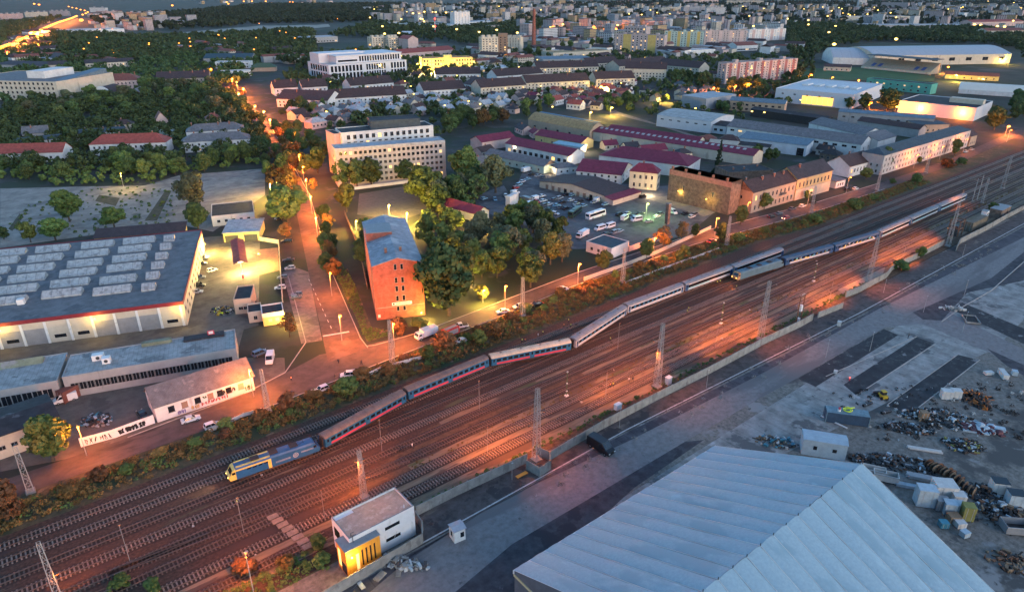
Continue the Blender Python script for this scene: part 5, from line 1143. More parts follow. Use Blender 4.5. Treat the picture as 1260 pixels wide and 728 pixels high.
bld('bright blue sheet-roofed shed squeezed between the maroon roofs', Z('D1',985,112), Z('D1',1220,150), 7, 4, 'shed', .4, W_lblue, mat('roof_sky_blue', (.22,.36,.42), .6, .15, .5), name='shed', cat='shed')
t, W, D = bld('tan barrel-roofed shed with a blue strip along its crown', Z('C5',70,470), Z('C5',600,570), 17, 7, 'arc', 4.5, W_tan, T_tan, [('F',1,2,1,5,2.2,1.6)], name='shed', cat='shed')
k = MB(); k.box(1,W-1,D*.62,D*.78,7+4.5+.1,7+4.5+.2,mat('blue_strip', (.05,.13,.22), .6, .2)); k.build('blue_strip', t)
t, W, D = bld('very long cream shed with maroon roof and a comb of white roof lights', Z('C5',628,572), Z('D4',330,222), 15, 6.5, 'gx', 2.6, W_cream, T_maroon, [], name='shed', cat='shed', group=BT)
for i in range(26):
    k = MB(); x = W*(.03+.036*i); y0, y1 = D*.30, D*.44; f = 2.6/(D/2); k.face([(x-1.1,y0,6.5+y0*f+.24),(x+1.1,y0,6.5+y0*f+.24),(x+1.1,y1,6.5+y1*f+.24),(x-1.1,y1,6.5+y1*f+.24)], M_sky); k.build('roof_light', t)
bld('second maroon roof strip just behind the comb of roof lights', Z('C5',760,545), Z('C6',420,655), 9, 5.5, 'gx', 2.0, W_cream, T_maroon, name='shed', cat='shed', group=BT)
# brick fire wall house and tenements
hw = hb(Z('D3',440,592), Z('D3',450,330)[1])
t, W, D = bld('roofless-looking brick fire wall block lit by two wall lamps', Z('D3',450,335), Z('D3',985,452), 9, hw, 'shed', -2.5, W_obrick, T_black, [('F',1,hw*.42,1,2,.7,2.6,W_ and 1 or 1)], name='brick_block', cat='building', over=.05)
k = MB(); k.box(.0,W,-.03,-.001,hw-2.6,hw-.05,mat('pink_plaster', (.33,.16,.13), .9, .3, .5)); k.build('plaster_band', t)
for i in range(5): k = MB(); x = W*(.04+.22*i); k.box(x-.5,x+.5,.1,1.0,hw-.5,hw+1.6,M_chim); k.build('chimney', t)
p0 = P(*Z('D3',460,600)); p1 = P(*Z('D3',850,672)); tt = thing('loading_ledge', 'low pale concrete ledge at the foot of the brick fire wall', 'ledge', (p0.x,p0.y,0), math.atan2((p1-p0).y,(p1-p0).x)); k = MB(); k.box(0,(p1-p0).length,0,1.6,0,.9,M_conc); k.build('ledge', tt); k = MB(); k.box(0,(p1-p0).length,-.1,0,.75,.92,M_stone); k.build('edge', tt)
TN = 'tenement houses along the railway road'
t, W, D = bld('worn beige two-storey tenement with brown tiles beside the brick fire wall', Z('D4',330,537), Z('D4',706,434), 12.5, 10.5, 'gx', 4.2, pl('worn_beige', (.30,.245,.19)), T_brown, [('F',2,1.2,4.8,10,1.15,2.3),('L',1,6,1,1,1,1.6)], 4, .04, 'tenement', 'tenement', TN, gable=W_obrick)
k = MB(); k.box(-.02,W,-.14,-.001,5.1,5.3,M_stone); k.box(-.02,W,-.25,-.001,10.0,10.4,M_stone); k.build('cornice', t)
k = MB(); k.box(W*.62,W*.74,-1.1,-.02,5.2,5.4,M_stone); k.box(W*.62,W*.74,-1.1,-1.05,5.4,6.4,M_darkm); k.build('balcony', t)
t, W, D = bld('yellow ornate two-storey tenement with arched upper windows', Z('D4',712,420), Z('D4',1013,342), 13.5, 11.5, 'gx', 4.6, pl('worn_yellow', (.37,.29,.15)), T_dark, [('F',2,1.2,5.4,9,1.2,2.5)], 1, .10, 'tenement', 'tenement', TN)
k = MB(); k.box(0,W,-.16,-.001,5.4,5.65,M_stone); k.box(0,W,-.3,-.001,10.9,11.35,M_stone); k.build('cornice', t)
k = MB(); k.box(.02,W-.02,-.04,-.002,.0,5.4,W_beige); k.build('plinth_storey', t)
bld('black flat-roofed yard building behind the beige tenement', Z('D4',120,372), Z('D4',500,350), 16, 6.5, 'flat', 1, W_obrick, T_black, [], 3, name='yard_building', cat='building')
bld('low black sheet roof in front of the pale blue lean-to', Z('D4',190,125), Z('D4',470,150), 8, 4.5, 'shed', .6, W_white, T_black, [], name='shed', cat='shed')
bld('low cream house with pitched tan roof near the comb-roofed shed end', Z('C6',510,668), Z('C6',750,690), 9, 5, 'gx', 1.5, W_cream, mat('roof_pale_tan', (.36,.31,.25), .8, .2, .5), [('F',1,1.2,1,3,1,1.2)], name='house', cat='house')
bld('red hip-roofed hut squeezed beside the white arched hall', Z('C6',430,640), Z('C6',580,645), 10, 5, 'hip', 2.5, W_brown, T_rust, name='hut', cat='hut')
bld('brown hip-roofed hut left of the pale blue lean-to', Z('C6',590,640), Z('C6',755,655), 10, 6, 'hip', 3, W_brown, T_brown, name='hut', cat='hut')
bld('low brick annex with grey roof and white windows right of the yellow tenement', Z('D4',1045,446), Z('D4',1125,424), 11, 3.8, 'shed', .8, W_white, T_grey, [('F',1,1.0,1,3,.9,1.5)], name='annex', cat='house')
bld('white house with steep dark brown roof right of the low brick annex', Z('D5',42,524), Z('D5',243,470), 14, 6.5, 'gx', 4.5, W_white, T_brown, [('F',1,2.2,1,7,1.1,2.2),('R',2,1.5,3,3,1,1.5)], 1, name='house', cat='house')
t, W, D = bld('long white three-storey block with blue slate roof along the railway road', Z('D5',340,428), Z('D5',1085,208), 13, hb(Z('D5',335,600), Z('D5',340,428)[1]), 'hip', 2.6, pl('row_grey', (.36,.345,.33)), T_slate, [('F',3,1.2,3.3,30,1.0,1.7),('L',2,1.2,3.3,3,1.0,1.6)], 0, .12, name='row_block', cat='building')
bld('brown-roofed end house past the long white three-storey block', Z('D5',1085,265), Z('D5',1140,250), 12, 7, 'gx', 3, W_tan, T_brown, [('F',1,1.2,1,3,1,1.6)], name='house', cat='house')
bld('beige pavilion with bluish roof behind the long white block', Z('D5',640,165), Z('D5',900,160), 14, 6, 'shed', .5, W_tan, T_slate, [('F',1,1,1,5,1.2,1.5)], name='pavilion', cat='building')
# industrial halls
HG = 'industrial halls'
t, W, D = bld('long white hall with a grey pitched roof and triple windows under the eave', Z('C6',665,527), Z('C7',770,686), Z('C7',908,652), 8.5, 'gx', 4, W_white, T_grey, [('F',1,5.6,1,15,3.0,1.4),('R',1,4,1,2,1.2,2)], name='hall', cat='hall', group=HG)
bld('second grey-roofed hall with a white gable, right behind the triple-window one', Z('C7',320,500), Z('C7',775,602), Z('C7',912,566), 9.5, 'gx', 3.5, W_white, T_grey, [('R',1,4,1,2,2.5,1.6)], name='hall', cat='hall', group=HG)
bld('grey-blue roofed hall with white gable beside the slate-roofed row block', Z('D5',285,305), Z('D5',440,262), 18, 9, 'gx', 3, W_white, T_grey, [], name='hall', cat='hall', group=HG)
t, W, D = bld('pale blue lean-to hall with three dark doors and a striped blue roof', Z('D4',203,66), Z('D4',790,136), Z('D4',858,100), 7, 'shed', 1.4, W_lblue, T_blue, name='hall', cat='hall', group=HG)
for f in (.05,.45,.92): k = MB(); k.box(W*f-2.2,W*f+2.2,-.06,-.001,.05,5,M_black); k.build('door', t)
bld('white hall with a shallow arched roof and slit windows in its long wall', Z('C6',60,432), Z('C6',525,492), Z('C6',718,434), 8.5, 'arc', 2.2, M_offw, mat('roof_pale_grey', (.30,.31,.30), .8, .25, .3, ribs=('X', 6, .02, .15)), [('F',1,5.6,1,6,2.6,.8)], name='hall', cat='hall', group=HG)
bld('small blue-windowed link building between the white arched and pitched halls', Z('C6',530,515), Z('C6',655,530), 12, 6, 'shed', 1.5, M_offw, T_black, [('F',1,2,1,2,2.4,1.8)], name='link_building', cat='building')
bld('windowless blue-grey box hall behind the white arched one', Z('C6',272,262), Z('C6',485,292), Z('C6',655,242), 10, 'flat', 1, mat('bluegrey_cladding', (.23,.245,.27), .6, .1, .4), T_lgrey, [], name='hall', cat='hall', group=HG, parapet=.15)
bld('beige school-like building with blue roof and a white gable end', Z('C6',690,305), Z('C6',1160,338), 15, 8.5, 'gx', 2.4, W_tan, T_blue, [('F',2,1.2,3.6,8,2.4,1.7),('L',2,1.5,3.4,4,1.2,1.3)], name='building', cat='building', gable=W_white)
bld('dark open-sided shed with black roof and pale posts', Z('C6',870,380), Z('C7',465,468), 12, 6, 'gx', 1.5, mat('shed_shadow', (.03,.03,.03), .9, .3, 1), T_black, [], name='shed', cat='shed')  # near-black wall colour holds the shade inside the open sides
t, W, D = bld('big white factory hall with a yellow-lit glazed band', Z('C7',35,206), Z('C7',705,264), Z('C7',830,160), 12, 'flat', 1, M_offw, T_wht, [('F',1,8,1,6,2,1)], name='factory_hall', cat='hall', parapet=.8)
k = MB(); x0, x1 = loc(t, Z('C7',170,340), 3)[0], loc(t, Z('C7',490,350), 3)[0]; k.box(x0,x1,-.3,-.02,1,8,emis('lit_glazing', (1,.50,.08), .4)); g = k.build('lit_glazing', t)
for i in range(7): k = MB(); x = x0+(x1-x0)*i/6; k.box(x-.15,x+.15,-.4,-.31,1,8,W_white); k.build('mullion', g)
for i in range(5): k = MB(); x = W*(.2+.16*i); k.box(x-3,x+3,D*.4,D*.55,12.1,13.6,W_white); k.build('roof_monitor', t)
t, W, D = bld('long low grey works building with a blue sheet roof behind the grey halls', Z('C7',575,402), Z('D5',770,116), 14, 8.5, 'gx', 1.6, W_grey, T_blue, [('F',1,4.5,1,10,2.2,1.2)], name='works_building', cat='building')
bld('brown-grey pitched works roof in front of the long low grey building', Z('D5',110,130), Z('D5',640,205), 12, 6.5, 'gx', 2.5, W_grey, T_brown, [], name='works_building', cat='building')
t, W, D = bld('flat-roofed white supermarket block lit orange by its wall lamps', Z('C8',188,312), Z('C8',850,378), Z('C8',1128,330), 10, 'flat', 1, M_offw, T_black, [], name='market_hall', cat='hall', parapet=.7)
k = MB(); k.box(W*.55,W*.98,D*.45,D*.6,10.1,14,W_cream); k.build('roof_storey', t)
for f in (.3,.85): 
    k = MB(); k.ball((W*f,-.4,6),.45,M_lamp); k.build('wall_lamp', t); bulb(t,(W*f,-3,6),5000,SOD,.6)
t, W, D = bld('turquoise flat-roofed changing-room block before the sports pitch', Z('C7',818,118), Z('C8',466,172), 14, 9.5, 'flat', 1, W_green, T_black, [('F',2,1.5,4,9,2.0,1.5)], name='club_building', cat='building', lit=.12)
t, W, D = bld('white tent-roofed sports hall glowing at the right photo edge', Z('C8',700,210), Z('C8',1330,250), 26, 4, 'arc', 6, W_white, mat('tent_skin', (.55,.52,.45), .5, .05, .3), [], name='sports_tent', cat='tent')
# stadium: arena and stand
t, W, D = bld('large arena with a smooth white vaulted roof behind the grandstand', Q(4,540,272), Q(4,1200,262), 85, 13, 'arc', 9, W_cream, mat('arena_roof', (.30,.33,.36), .5, .08, .3, ribs=('X', 12, .05, .12)), [('F',1,5,1,8,9,4.5)], name='arena', cat='arena')
bld('white round-shouldered wing at the left end of the arena', Q(4,335,280), Q(4,510,283), 70, 9, 'arc', 11, W_white, MATS['arena_roof'], [], name='arena_wing', cat='arena')
a, b = P(*Q(4,470,330)), P(*Q(4,800,362)); t = thing('grandstand', 'grandstand with tan seat rows under a dark flat canopy', 'grandstand', (a.x,a.y,0), math.atan2((b-a).y,(b-a).x)); L = (b-a).length
k = MB(); k.xprism([(0,0),(0,2.5),(22,12.5),(22,0)][::-1], 0, L, mat('stand_concrete', (.33,.27,.19), .8, .2, .4, ribs=('Z', .9, .05, .4))); k.build('seating', t)
k = MB(); k.box(L*.05,L*1.02,1,24,17,17.7,T_slate); k.build('canopy', t)
for i in range(6): k = MB(); x = L*(.06+.19*i); k.tube((x,22.5,0),(x,22.5,17),.4,M_steel); k.build('column', t)
k = MB(); k.box(0,L,-.4,0,0,2.4,W_cream); k.build('front_wall', t)
for f in (.12,.22,.75,.85): k = MB(); k.face([(L*f,2.6,3.9),(L*f+5,2.6,3.9),(L*f+5,10,7.3),(L*f,10,7.3)], mat('blue_seats', (.04,.08,.22), .6, .2)); k.build('seat_block', t)
bld('low brown-roofed clubhouse with cream gable at the left end of the grandstand', Q(4,290,322), Q(4,420,328), 18, 5, 'gx', 3, W_cream, T_brown, [('F',1,1.2,1,5,1.5,1.5)], name='clubhouse', cat='house')
bld('brown-tiled long clubhouse lit yellow right of the grandstand', Q(4,880,360), Q(4,1140,372), 16, 5, 'gx', 3, W_yellow, T_rust, [('F',1,1.2,1,7,1.5,1.5)], name='clubhouse', cat='house', lit=.4)
# apartment slabs
AG = 'apartment slabs in the distance'
def slab(label, A, B, basey, D, wall, rows, n, bands=None, group=AG, lit=.12, rm=None, bandm=None):
    h = hb((A[0], basey), A[1]); dz = (h-2)/rows
    t, W, D = bld(label, A, B, D, h, 'flat', 1, wall, rm or T_gravel, [('F',rows,1.5,dz,n,.55*dz,.5*dz,.8),('L',rows,1.5,dz,2,.5*dz,.5*dz)], 0, lit, 'apartment_block', 'apartment block', group, parapet=.4)
    for i in range(bands or 0):
        k = MB(); x = W*(i+.5)/bands; k.box(x-W/bands*.16,x+W/bands*.16,-.08,-.03,0,h+.1,bandm or W_pink); k.build('stair_band', t)
    for i in range(3): k = MB(); x = W*(i+.5)/3; k.box(x-2.5,x+2.5,D*.3,D*.7,h+.1,h+2.8,wall); k.build('lift_house', t)
    return t, W, h
W_redp = pl('red_panel', (.24,.10,.10)); W_yelp = pl('yellow_panel', (.50,.36,.12)); W_pnk = pl('pale_pink', (.37,.31,.295))
slab('red-banded eight-storey apartment slab with a grey windowless end wall', Q(3,1040,308), Q(4,165,284), Q(3,1040,408)[1], 13, W_pnk, 8, 22, 9, None, .14, bandm=W_redp)
slab('pale apartment tower pair with ochre edges, left of the pastel slabs', Q(3,500,165), Q(3,740,172), Q(3,500,252)[1], 16, W_pnk, 8, 12, 2, lit=.2, bandm=W_yelp)
slab('stepped top storeys of the pale ochre-edged apartment tower', Q(3,545,128), Q(3,650,132), Q(3,545,250)[1], 14, W_pnk, 9, 7, 0, lit=.1)
slab('pastel apartment slab with yellow and mint stripes', Q(3,740,152), Q(3,930,155), Q(3,740,225)[1], 14, W_mint, 8, 12, 4, bandm=W_yelp)
slab('pink apartment slab next to the yellow and mint striped one', Q(3,935,150), Q(3,1140,148), Q(3,935,220)[1], 14, W_pnk, 8, 14, 4, bandm=W_pink)
slab('pink and white apartment slab nearest the dark wood on the right', Q(3,1150,145), Q(4,108,140), Q(3,1150,200)[1], 14, W_white, 8, 12, 4, bandm=W_pink)
slab('cream ten-storey slab with horizontal lines right of the yellow-lit palace', Q(2,1092,182), Q(2,1172,180), Q(2,1092,290)[1], 14, W_cream, 9, 5, 0)
slab('brown middle wing between the two cream ten-storey slabs', Q(2,1172,172), Q(2,1218,172), Q(2,1172,285)[1], 14, W_brown, 9, 2, 0)
slab('second cream ten-storey slab just left of the brick chimney', Q(3,-30,180), Q(3,40,182), Q(3,0,250)[1], 14, W_cream, 9, 5, 0)
slab('slim white tower block far off with a light on its roof', Q(2,960,60), Q(2,1035,58), Q(2,960,135)[1], 20, W_white, 14, 5, 0)
slab('cream twin block behind the white office building, left one', Q(2,560,182), Q(2,632,178), Q(2,560,245)[1], 14, W_cream, 6, 5, 0)
slab('cream twin block behind the white office building, right one', Q(2,640,180), Q(2,688,178), Q(2,640,245)[1], 14, W_cream, 6, 4, 0)
t, W, D = bld('yellow floodlit palace-like building with a central gable', Q(2,805,285), Q(2,1048,278), 20, hb(Q(2,805,342), Q(2,805,285)[1]), 'flat', 1, W_yellow, T_dark, [('F',3,2,4.2,18,1.6,2.4)], 0, .3, 'palace', 'building', parapet=.6)
hh = hb(Q(2,805,342), Q(2,805,285)[1]); k = MB(); k.box(W*.42,W*.58,-1,10,0,hh+4,W_yellow); k.xprism([(0,0)]*3, 0, 0, W_yellow) if False else None; k.build('central_bay', t)
for i in range(5): bulb(t, (W*(.1+.2*i), -9, 3), 3200, YEL, 1.0)
p = P(*Q(3,105,228)); t = thing('factory_chimney', 'tall tapering brick factory chimney', 'chimney', (p.x,p.y,0)); k = MB(); hc = hb(Q(3,105,228), Q(3,100,45)[1]); k.tube((0,0,0),(0,0,hc),4.2,W_brick,16,2.2); k.build('shaft', t); k = MB(); k.tube((0,0,hc),(0,0,hc+1.2),2.6,W_obrick,16); k.build('rim', t)
p = P(*Q(2,868,172)); t = thing('radio_mast', 'red and white radio mast with two red lamps', 'mast', (p.x,p.y,0)); k = MB(); hm = hb(Q(2,868,172), Q(2,862,92)[1])
for i in range(6): k.tube((0,0,hm*i/6),(0,0,hm*(i+1)/6),1.1,M_cred if i % 2 else M_white,6)
k.build('pole', t)
for z in (hm*.55,hm): k = MB(); k.ball((0,-1.2,z),2.0,M_lampr); k.build('lamp', t)
# west side: institutional block, houses
t, W, D = bld('cream four-storey office slab with rows of square windows at the left photo edge', Z('C1',-420,272), Z('C1',478,290), Z('C1',545,200), hb(Z('C1',478,452), Z('C1',478,290)[1]), 'flat', 1, W_cream, T_gravel, [('F',4,2.0,4.2,22,2.0,2.2,2)], 0, .03, 'office_slab', 'office block')
h0 = hb(Z('C1',478,452), Z('C1',478,290)[1])
k = MB(); k.box(W*.55,W*.72,D*.3,D*.8,h0+.1,h0+7,W_white); k.build('roof_storey', t); k = MB(); k.xprism([(D*.15,h0+.1),(D*.9,h0+5.5),(D*.9,h0+.1)], W*.88, W-.3, T_blue); k.build('roof_glazing', t)
bld('red-tiled old building with many chimneys behind the white parabolic gable', Z('C1',712,285), Z('C1',1205,268), 24, 9, 'hip', 6, W_pink, T_rust, [('F',2,1.5,3.6,14,1.2,1.8)], 5, .06, 'building', 'building')
bld('ochre ruin with ragged dormers and a lit middle bay', Z('C2',150,262), Z('C2',605,248), 30, 8, 'gx', 6, W_beige, T_brown, [('F',2,1.2,3.6,12,1.2,1.8)], 5, .10, 'building', 'building')
bld('long cream building with pilasters behind the red-tiled old one', Z('C1',735,128), Z('C1',1155,108), 16, 9, 'gx', 4, W_cream, T_dark, [('F',2,1.2,3.8,16,1.3,2.2)], 0, .05, 'building', 'building')
bld('cream dark-roofed wing left of the pilastered long building', Z('C1',418,142), Z('C1',580,134), 16, 8, 'gx', 4, W_cream, T_dark, [('F',1,3,1,7,1.3,2.2)], name='building', cat='building')
bld('dark hall roof at the left edge behind the cream office slab', Z('C1',-60,135), Z('C1',420,150), 30, 7, 'hip', 4, W_grey, T_dark, [], name='hall', cat='hall')
# parabolic white gable
a, b = P(*Z('C1',772,418)), P(*Z('C1',992,418)); t = thing('vaulted_hall', 'white parabolic gable of a vaulted hall among trees', 'hall', (a.x,a.y,0), math.atan2((b-a).y,(b-a).x)); L = (b-a).length; hh = hb(Z('C1',865,418), Z('C1',865,325)[1])
pr = [(L*i/16, hh*(1-((i-8)/8)**2)) for i in range(17)]; k = MB(); k.yprism(pr, 0, .8, M_white); k.build('gable', t)
k = MB(); k.yprism([(x, z-.6 if z > 1 else z) for x, z in pr], .8, 26, T_brown); k.build('roof', t); k = MB(); k.yprism([(L*.32,0.1),(L*.68,.1),(L*.62,hh*.62),(L*.5,hh*.7),(L*.38,hh*.62)], -.08, -.01, M_glassd); k.build('window', t)
bld('small grey-ridged chapel-like roof right of the parabolic gable', Z('C1',1105,395), Z('C1',1225,392), 20, 4, 'gy', 5, W_brown, T_grey, [], name='house', cat='house')
bld('red-roofed long white building with a stair tower above the waste ground', Q(1,430,700), Q(1,800,688), 15, 7.5, 'hip', 5, W_white, T_red, [('F',2,1.2,3.2,14,1.2,1.6)], 2, .04, 'building', 'building')
bld('dark red roofed white building at the left edge above the trees', Q(1,-60,745), Q(1,300,735), 14, 6, 'gx', 4.5, W_white, T_red, [('F',1,2,1,10,1.4,1.6)], 0, .03, 'building', 'building')
bld('grey-roofed white villa with hipped wings beside the side street', Q(1,872,690), Q(1,1205,672), 16, 7, 'hip', 4, W_white, T_grey, [('F',2,1.2,3,10,1.1,1.5),('R',2,1.2,3,4,1.1,1.5)], 3, .05, 'villa', 'house')
bld('rear grey-slate range behind the hipped villa', Q(1,900,640), Q(1,1180,622), 14, 8, 'hip', 4, W_white, T_grey, [], 3, .05, 'villa', 'house')
bld('low blue-grey roofed range with white chimneys above the red-roofed building', Q(1,362,648), Q(1,605,630), 10, 5, 'gx', 2, W_white, T_slate, [('F',1,1.4,1,8,1.1,1.3)], 3, name='house', cat='house')
bld('low slate range left of the tall dark cypress', Q(1,75,690), Q(1,300,668), 10, 5, 'gx', 2, W_white, T_slate, [], name='house', cat='house')
bld('grey gabled house half hidden by trees at the left', Q(1,105,648), Q(1,228,640), 12, 6, 'gx', 4, W_grey, T_grey, [], 1, name='house', cat='house')
bld('pale villa with a tall chimney among the trees', Q(1,548,605), Q(1,640,600), 10, 6, 'hip', 3, W_cream, T_brown, [], 1, name='house', cat='house')
bld('steep pink-roofed house in the wood beside a white lamp', Q(1,752,585), Q(1,812,580), 10, 6, 'gy', 6, W_pink, T_rust, [], name='house', cat='house')
bld('low white flat house hidden right of the red-roofed building', Q(1,770,640), Q(1,850,636), 8, 4, 'flat', 1, W_mint, T_lgrey, [], name='house', cat='house')
bld('brown hipped house before the grey-slate range', Q(1,995,575), Q(1,1068,570), 10, 6, 'hip', 3.5, W_beige, T_rust, [], 1, name='house', cat='house')
bld('dark blue-green long shed roof behind the ochre ruin', Z('C2',560,85), Z('C2',975,80), 40, 7, 'gx', 5, W_grey, mat('roof_bluegreen', (.03,.06,.075), .8, .2, .3), [], name='hall', cat='hall')
bld('white flat block with deep windows beside the dark blue-green shed', Z('C2',660,118), Z('C2',960,115), 16, 8, 'flat', 1, W_white, T_lgrey, [('F',2,1.2,3.5,9,1.6,1.8)], name='building', cat='building')
bld('white flat-roofed villa by the first orange street lamps', Z('C2',710,200), Z('C2',970,190), 14, 6, 'flat', 1, W_white, T_lgrey, [('F',1,2,1,8,1.5,1.6)], name='house', cat='house')
bld('green-roofed house with a brick gable near the lit forecourt', Z('C2',965,165), Z('C2',1185,160), 18, 5, 'hip', 5, W_tan, mat('roof_green', (.05,.09,.055), .8, .25, .5), [], name='house', cat='house')
# terraces with brown roofs
TG = 'long terraces with dark brown roofs'
for lab, A, B, D, h in [
 ('brown-roofed terrace left of the white office building, nearest the street', Z('C3',-20,62), Z('C3',185,50), 16, 9), ('dark brown terrace with scattered skylights behind the street-side villas', Z('C3',0,150), Z('C3',440,168), 24, 8),
 ('brown terrace with a yellow-lit balcony at its right end', Z('C3',470,150), Z('C3',1122,112), 18, 9), ('brown terrace in front of the white office building, middle run', Z('C3',225,55), Z('C3',440,42), 16, 9), ('brown-roofed terrace stretching right under the white office building', Z('C3',640,40), Z('C3',1010,10), 16, 9),
 ('brown gabled terrace with a white end wall facing left', Z('C4',150,222), Z('C4',510,202), 22, 9), ('angled brown terrace with a long white ridge line', Z('C4',490,160), Z('C4',650,192), 22, 9),
 ('brown terrace with white balconied front, middle of the housing rows', Z('C4',640,196), Z('C4',1030,170), 18, 10), ('brown terrace below the blue sports canopy', Z('C4',780,98), Z('C4',1180,70), 18, 9), ('brown terrace running off behind the first balconied front', Z('C4',250,82), Z('C4',640,75), 18, 9),
 ('white balconied terrace above the red-roofed cottages, left half', Z('C5',55,155), Z('C5',600,132), 18, 10), ('white balconied terrace above the red-roofed cottages, right half', Z('C5',655,122), Z('C5',990,112), 18, 10), ('tall cream terrace with rounded bays near the red-banded slab', Z('C5',905,30), Z('C5',1262,38), 20, 13),
 ('brown terrace behind the rounded-bay one', Q(3,520,322), Q(3,760,300), 18, 10), ('brown roofed terrace below the pale ochre-edged tower', Q(3,370,310), Q(3,520,300), 18, 10), ('brown terrace next to the tan school roofs', Q(3,120,330), Q(3,420,322), 18, 10), ('brown terrace ending at the cream gable by the slab', Q(3,700,312), Q(3,905,330), 18, 10)]:
    h = h if h > 9 else 7.5; t, W, D = bld(lab, A, B, D+6, h, 'gx', 6.5, W_cream if h > 9 else W_white, T_brown, [('F',2 if h < 10 else 3,1.0,2.9,max(4,int((P(*B,h)-P(*A,h)).length/4)),1.4,1.6)], 2, .1, 'terrace', 'terrace', TG)
# cluster houses
OCC = []
for o in list(col.objects):
    if o.parent is None and o.type == 'EMPTY' and o.get('category') and o.children: 
        w_ = [c for c in o.children if c.name.startswith('wall')]
        if w_: bb = w_[0].bound_box; c = o.matrix_basis @ Vector(((bb[0][0]+bb[6][0])/2,(bb[0][1]+bb[6][1])/2,0)); OCC.append((c.x, c.y, o.rotation_euler.z, (bb[6][0]-bb[0][0])/2, (bb[6][1]-bb[0][1])/2))
def free(x, y, r):
    for cx, cy, a, hx, hy in OCC:
        dx, dy = x-cx, y-cy
        if abs(dx) > 150 or abs(dy) > 150: continue
        u = dx*math.cos(a)+dy*math.sin(a); v = -dx*math.sin(a)+dy*math.cos(a)
        if abs(u) < hx+r and abs(v) < hy+r: return False
    return True
def inpoly(x, y, poly):
    c = False; n = len(poly)
    for i in range(n):
        x0, y0 = poly[i]; x1, y1 = poly[i-1]
        if (y0 > y) != (y1 > y) and x < (x1-x0)*(y-y0)/(y1-y0)+x0: c = not c
    return c
def sample(poly, n, seed, tries=40):
    """places spread evenly over the ground that a picture polygon covers"""
    rr = random.Random(seed); g = [P(*q) for q in poly]; gp = [(q.x,q.y) for q in g]; xs = [q[0] for q in gp]; ys = [q[1] for q in gp]; out = []
    for _ in range(n*tries):
        x, y = rr.uniform(min(xs),max(xs)), rr.uniform(min(ys),max(ys))
        if inpoly(x, y, gp): out.append((x,y))
        if len(out) >= n*6: break
    return out, rr
HP = {}
def house_proto(W, D, h, rh, kind, wall, rm, nw):
    key = (W,D,h,kind,wall.name,rm.name)
    if key not in HP:
        o = thing('house', 'x', 'house'); m = MB(); m.box(-W/2,W/2,-D/2,D/2,-.1,h,wall)
        if kind == 'gx': m.xprism([(-D/2,h-.004),(0,h+rh-.01),(D/2,h-.004)], -W/2, W/2, wall)
        m.build('wall', o); r = MB(); e = .4; k = rh/(D/2)
        if kind == 'gx': pr = [(-D/2-e,h-e*k),(0,h+rh),(D/2+e,h-e*k)]; r.xprism([(y,z+.02) for y,z in pr]+[(y,z+.18) for y,z in pr][::-1], -W/2-e, W/2+e, rm)
        else:
            z = h-.1; c = [(-W/2-e,-D/2-e,z),(W/2+e,-D/2-e,z),(W/2+e,D/2+e,z),(-W/2-e,D/2+e,z)]; q = D/2*.9; R0, R1 = (-W/2+q,0,h+rh), (W/2-q,0,h+rh)
            for f in ([c[0],c[1],R1,R0],[c[1],c[2],R1],[c[2],c[3],R0,R1],[c[3],c[0],R0],c[::-1]): r.face(f, rm)
        ro = r.build('roof', o); k = MB(); k.box(W*.15,W*.15+.8,.3,1.0,h+rh*.5,h+rh+.9,M_chim); k.build('chimney', ro)
        for i in range(nw):
            for s in (-1, 1):
                d = link('window', win_data(1.3,1.5,0), o, (-W/2+W*(i+.5)/nw, s*D/2, h*.35), 0 if s < 0 else math.pi)
        HP[key] = proto_done(o)
    return HP[key]
def quarter(poly, n, label, group, walls, roofs, seed, ang=None, sizes=((11,9,4.5),(14,10,5),(9,8,4))):
    pts, rr = sample(poly, n, seed); k = 0
    for x, y in pts:
        if k >= n: break
        W, D, h = rr.choice(sizes)
        if not free(x, y, max(W,D)*.62): continue
        pr = house_proto(W, D, h, D*.32, rr.choice(['gx','gx','hip']), rr.choice(walls), rr.choice(roofs), max(2,int(W/3.5)))
        a = (ang if ang is not None else R(15))+rr.choice([0,math.pi/2])+rr.uniform(-.12,.12)
        dup(pr, (x,y,0), a, label, group); OCC.append((x,y,a,W/2,D/2)); k += 1
quarter([Z('C3',250,160),Z('C3',1250,130),Z('C3',1250,300),Z('C3',800,300),Z('C3',350,420),Z('C3',0,260)], 34, 'one of the small grey or brown roofed houses packed behind the white modern block', 'old houses behind the modern block', [W_cream,W_white,W_pink], [T_lgrey,T_grey,T_brown,T_lgrey], 3)
quarter([Z('C4',100,240),Z('C4',620,220),Z('C4',900,330),Z('C4',880,400),Z('C4',300,420)], 22, 'one of the pale houses between the brown terraces and the dark tree row', 'pale houses before the tree row', [W_cream,W_white], [T_grey,T_brown,T_lgrey], 4)
quarter([Z('C5',0,260),Z('C5',60,200),Z('C5',980,160),Z('C5',1000,320),Z('C5',700,400),Z('C5',250,370)], 34, 'one of the red-roofed cottages below the white balconied terraces', 'red-roofed cottages', [W_cream,W_white,W_pink], [T_red,T_rust,T_rust,T_maroon,T_brown], 5)
quarter([Z('C4',640,230),Z('C4',1060,220),Z('C4',1200,330),Z('C4',900,420)], 16, 'one of the dark-roofed chimneyed houses left of the barrel-roofed shed', 'chimneyed houses', [W_cream,W_pink], [T_brown,T_rust,T_dark], 6)
quarter([(790,112),(830,102),(880,112),(850,125),(800,128)], 8, 'one of the dark-roofed cottages before the tall cream terrace', 'dark cottages', [W_cream,W_grey], [T_dark,T_slate], 7)
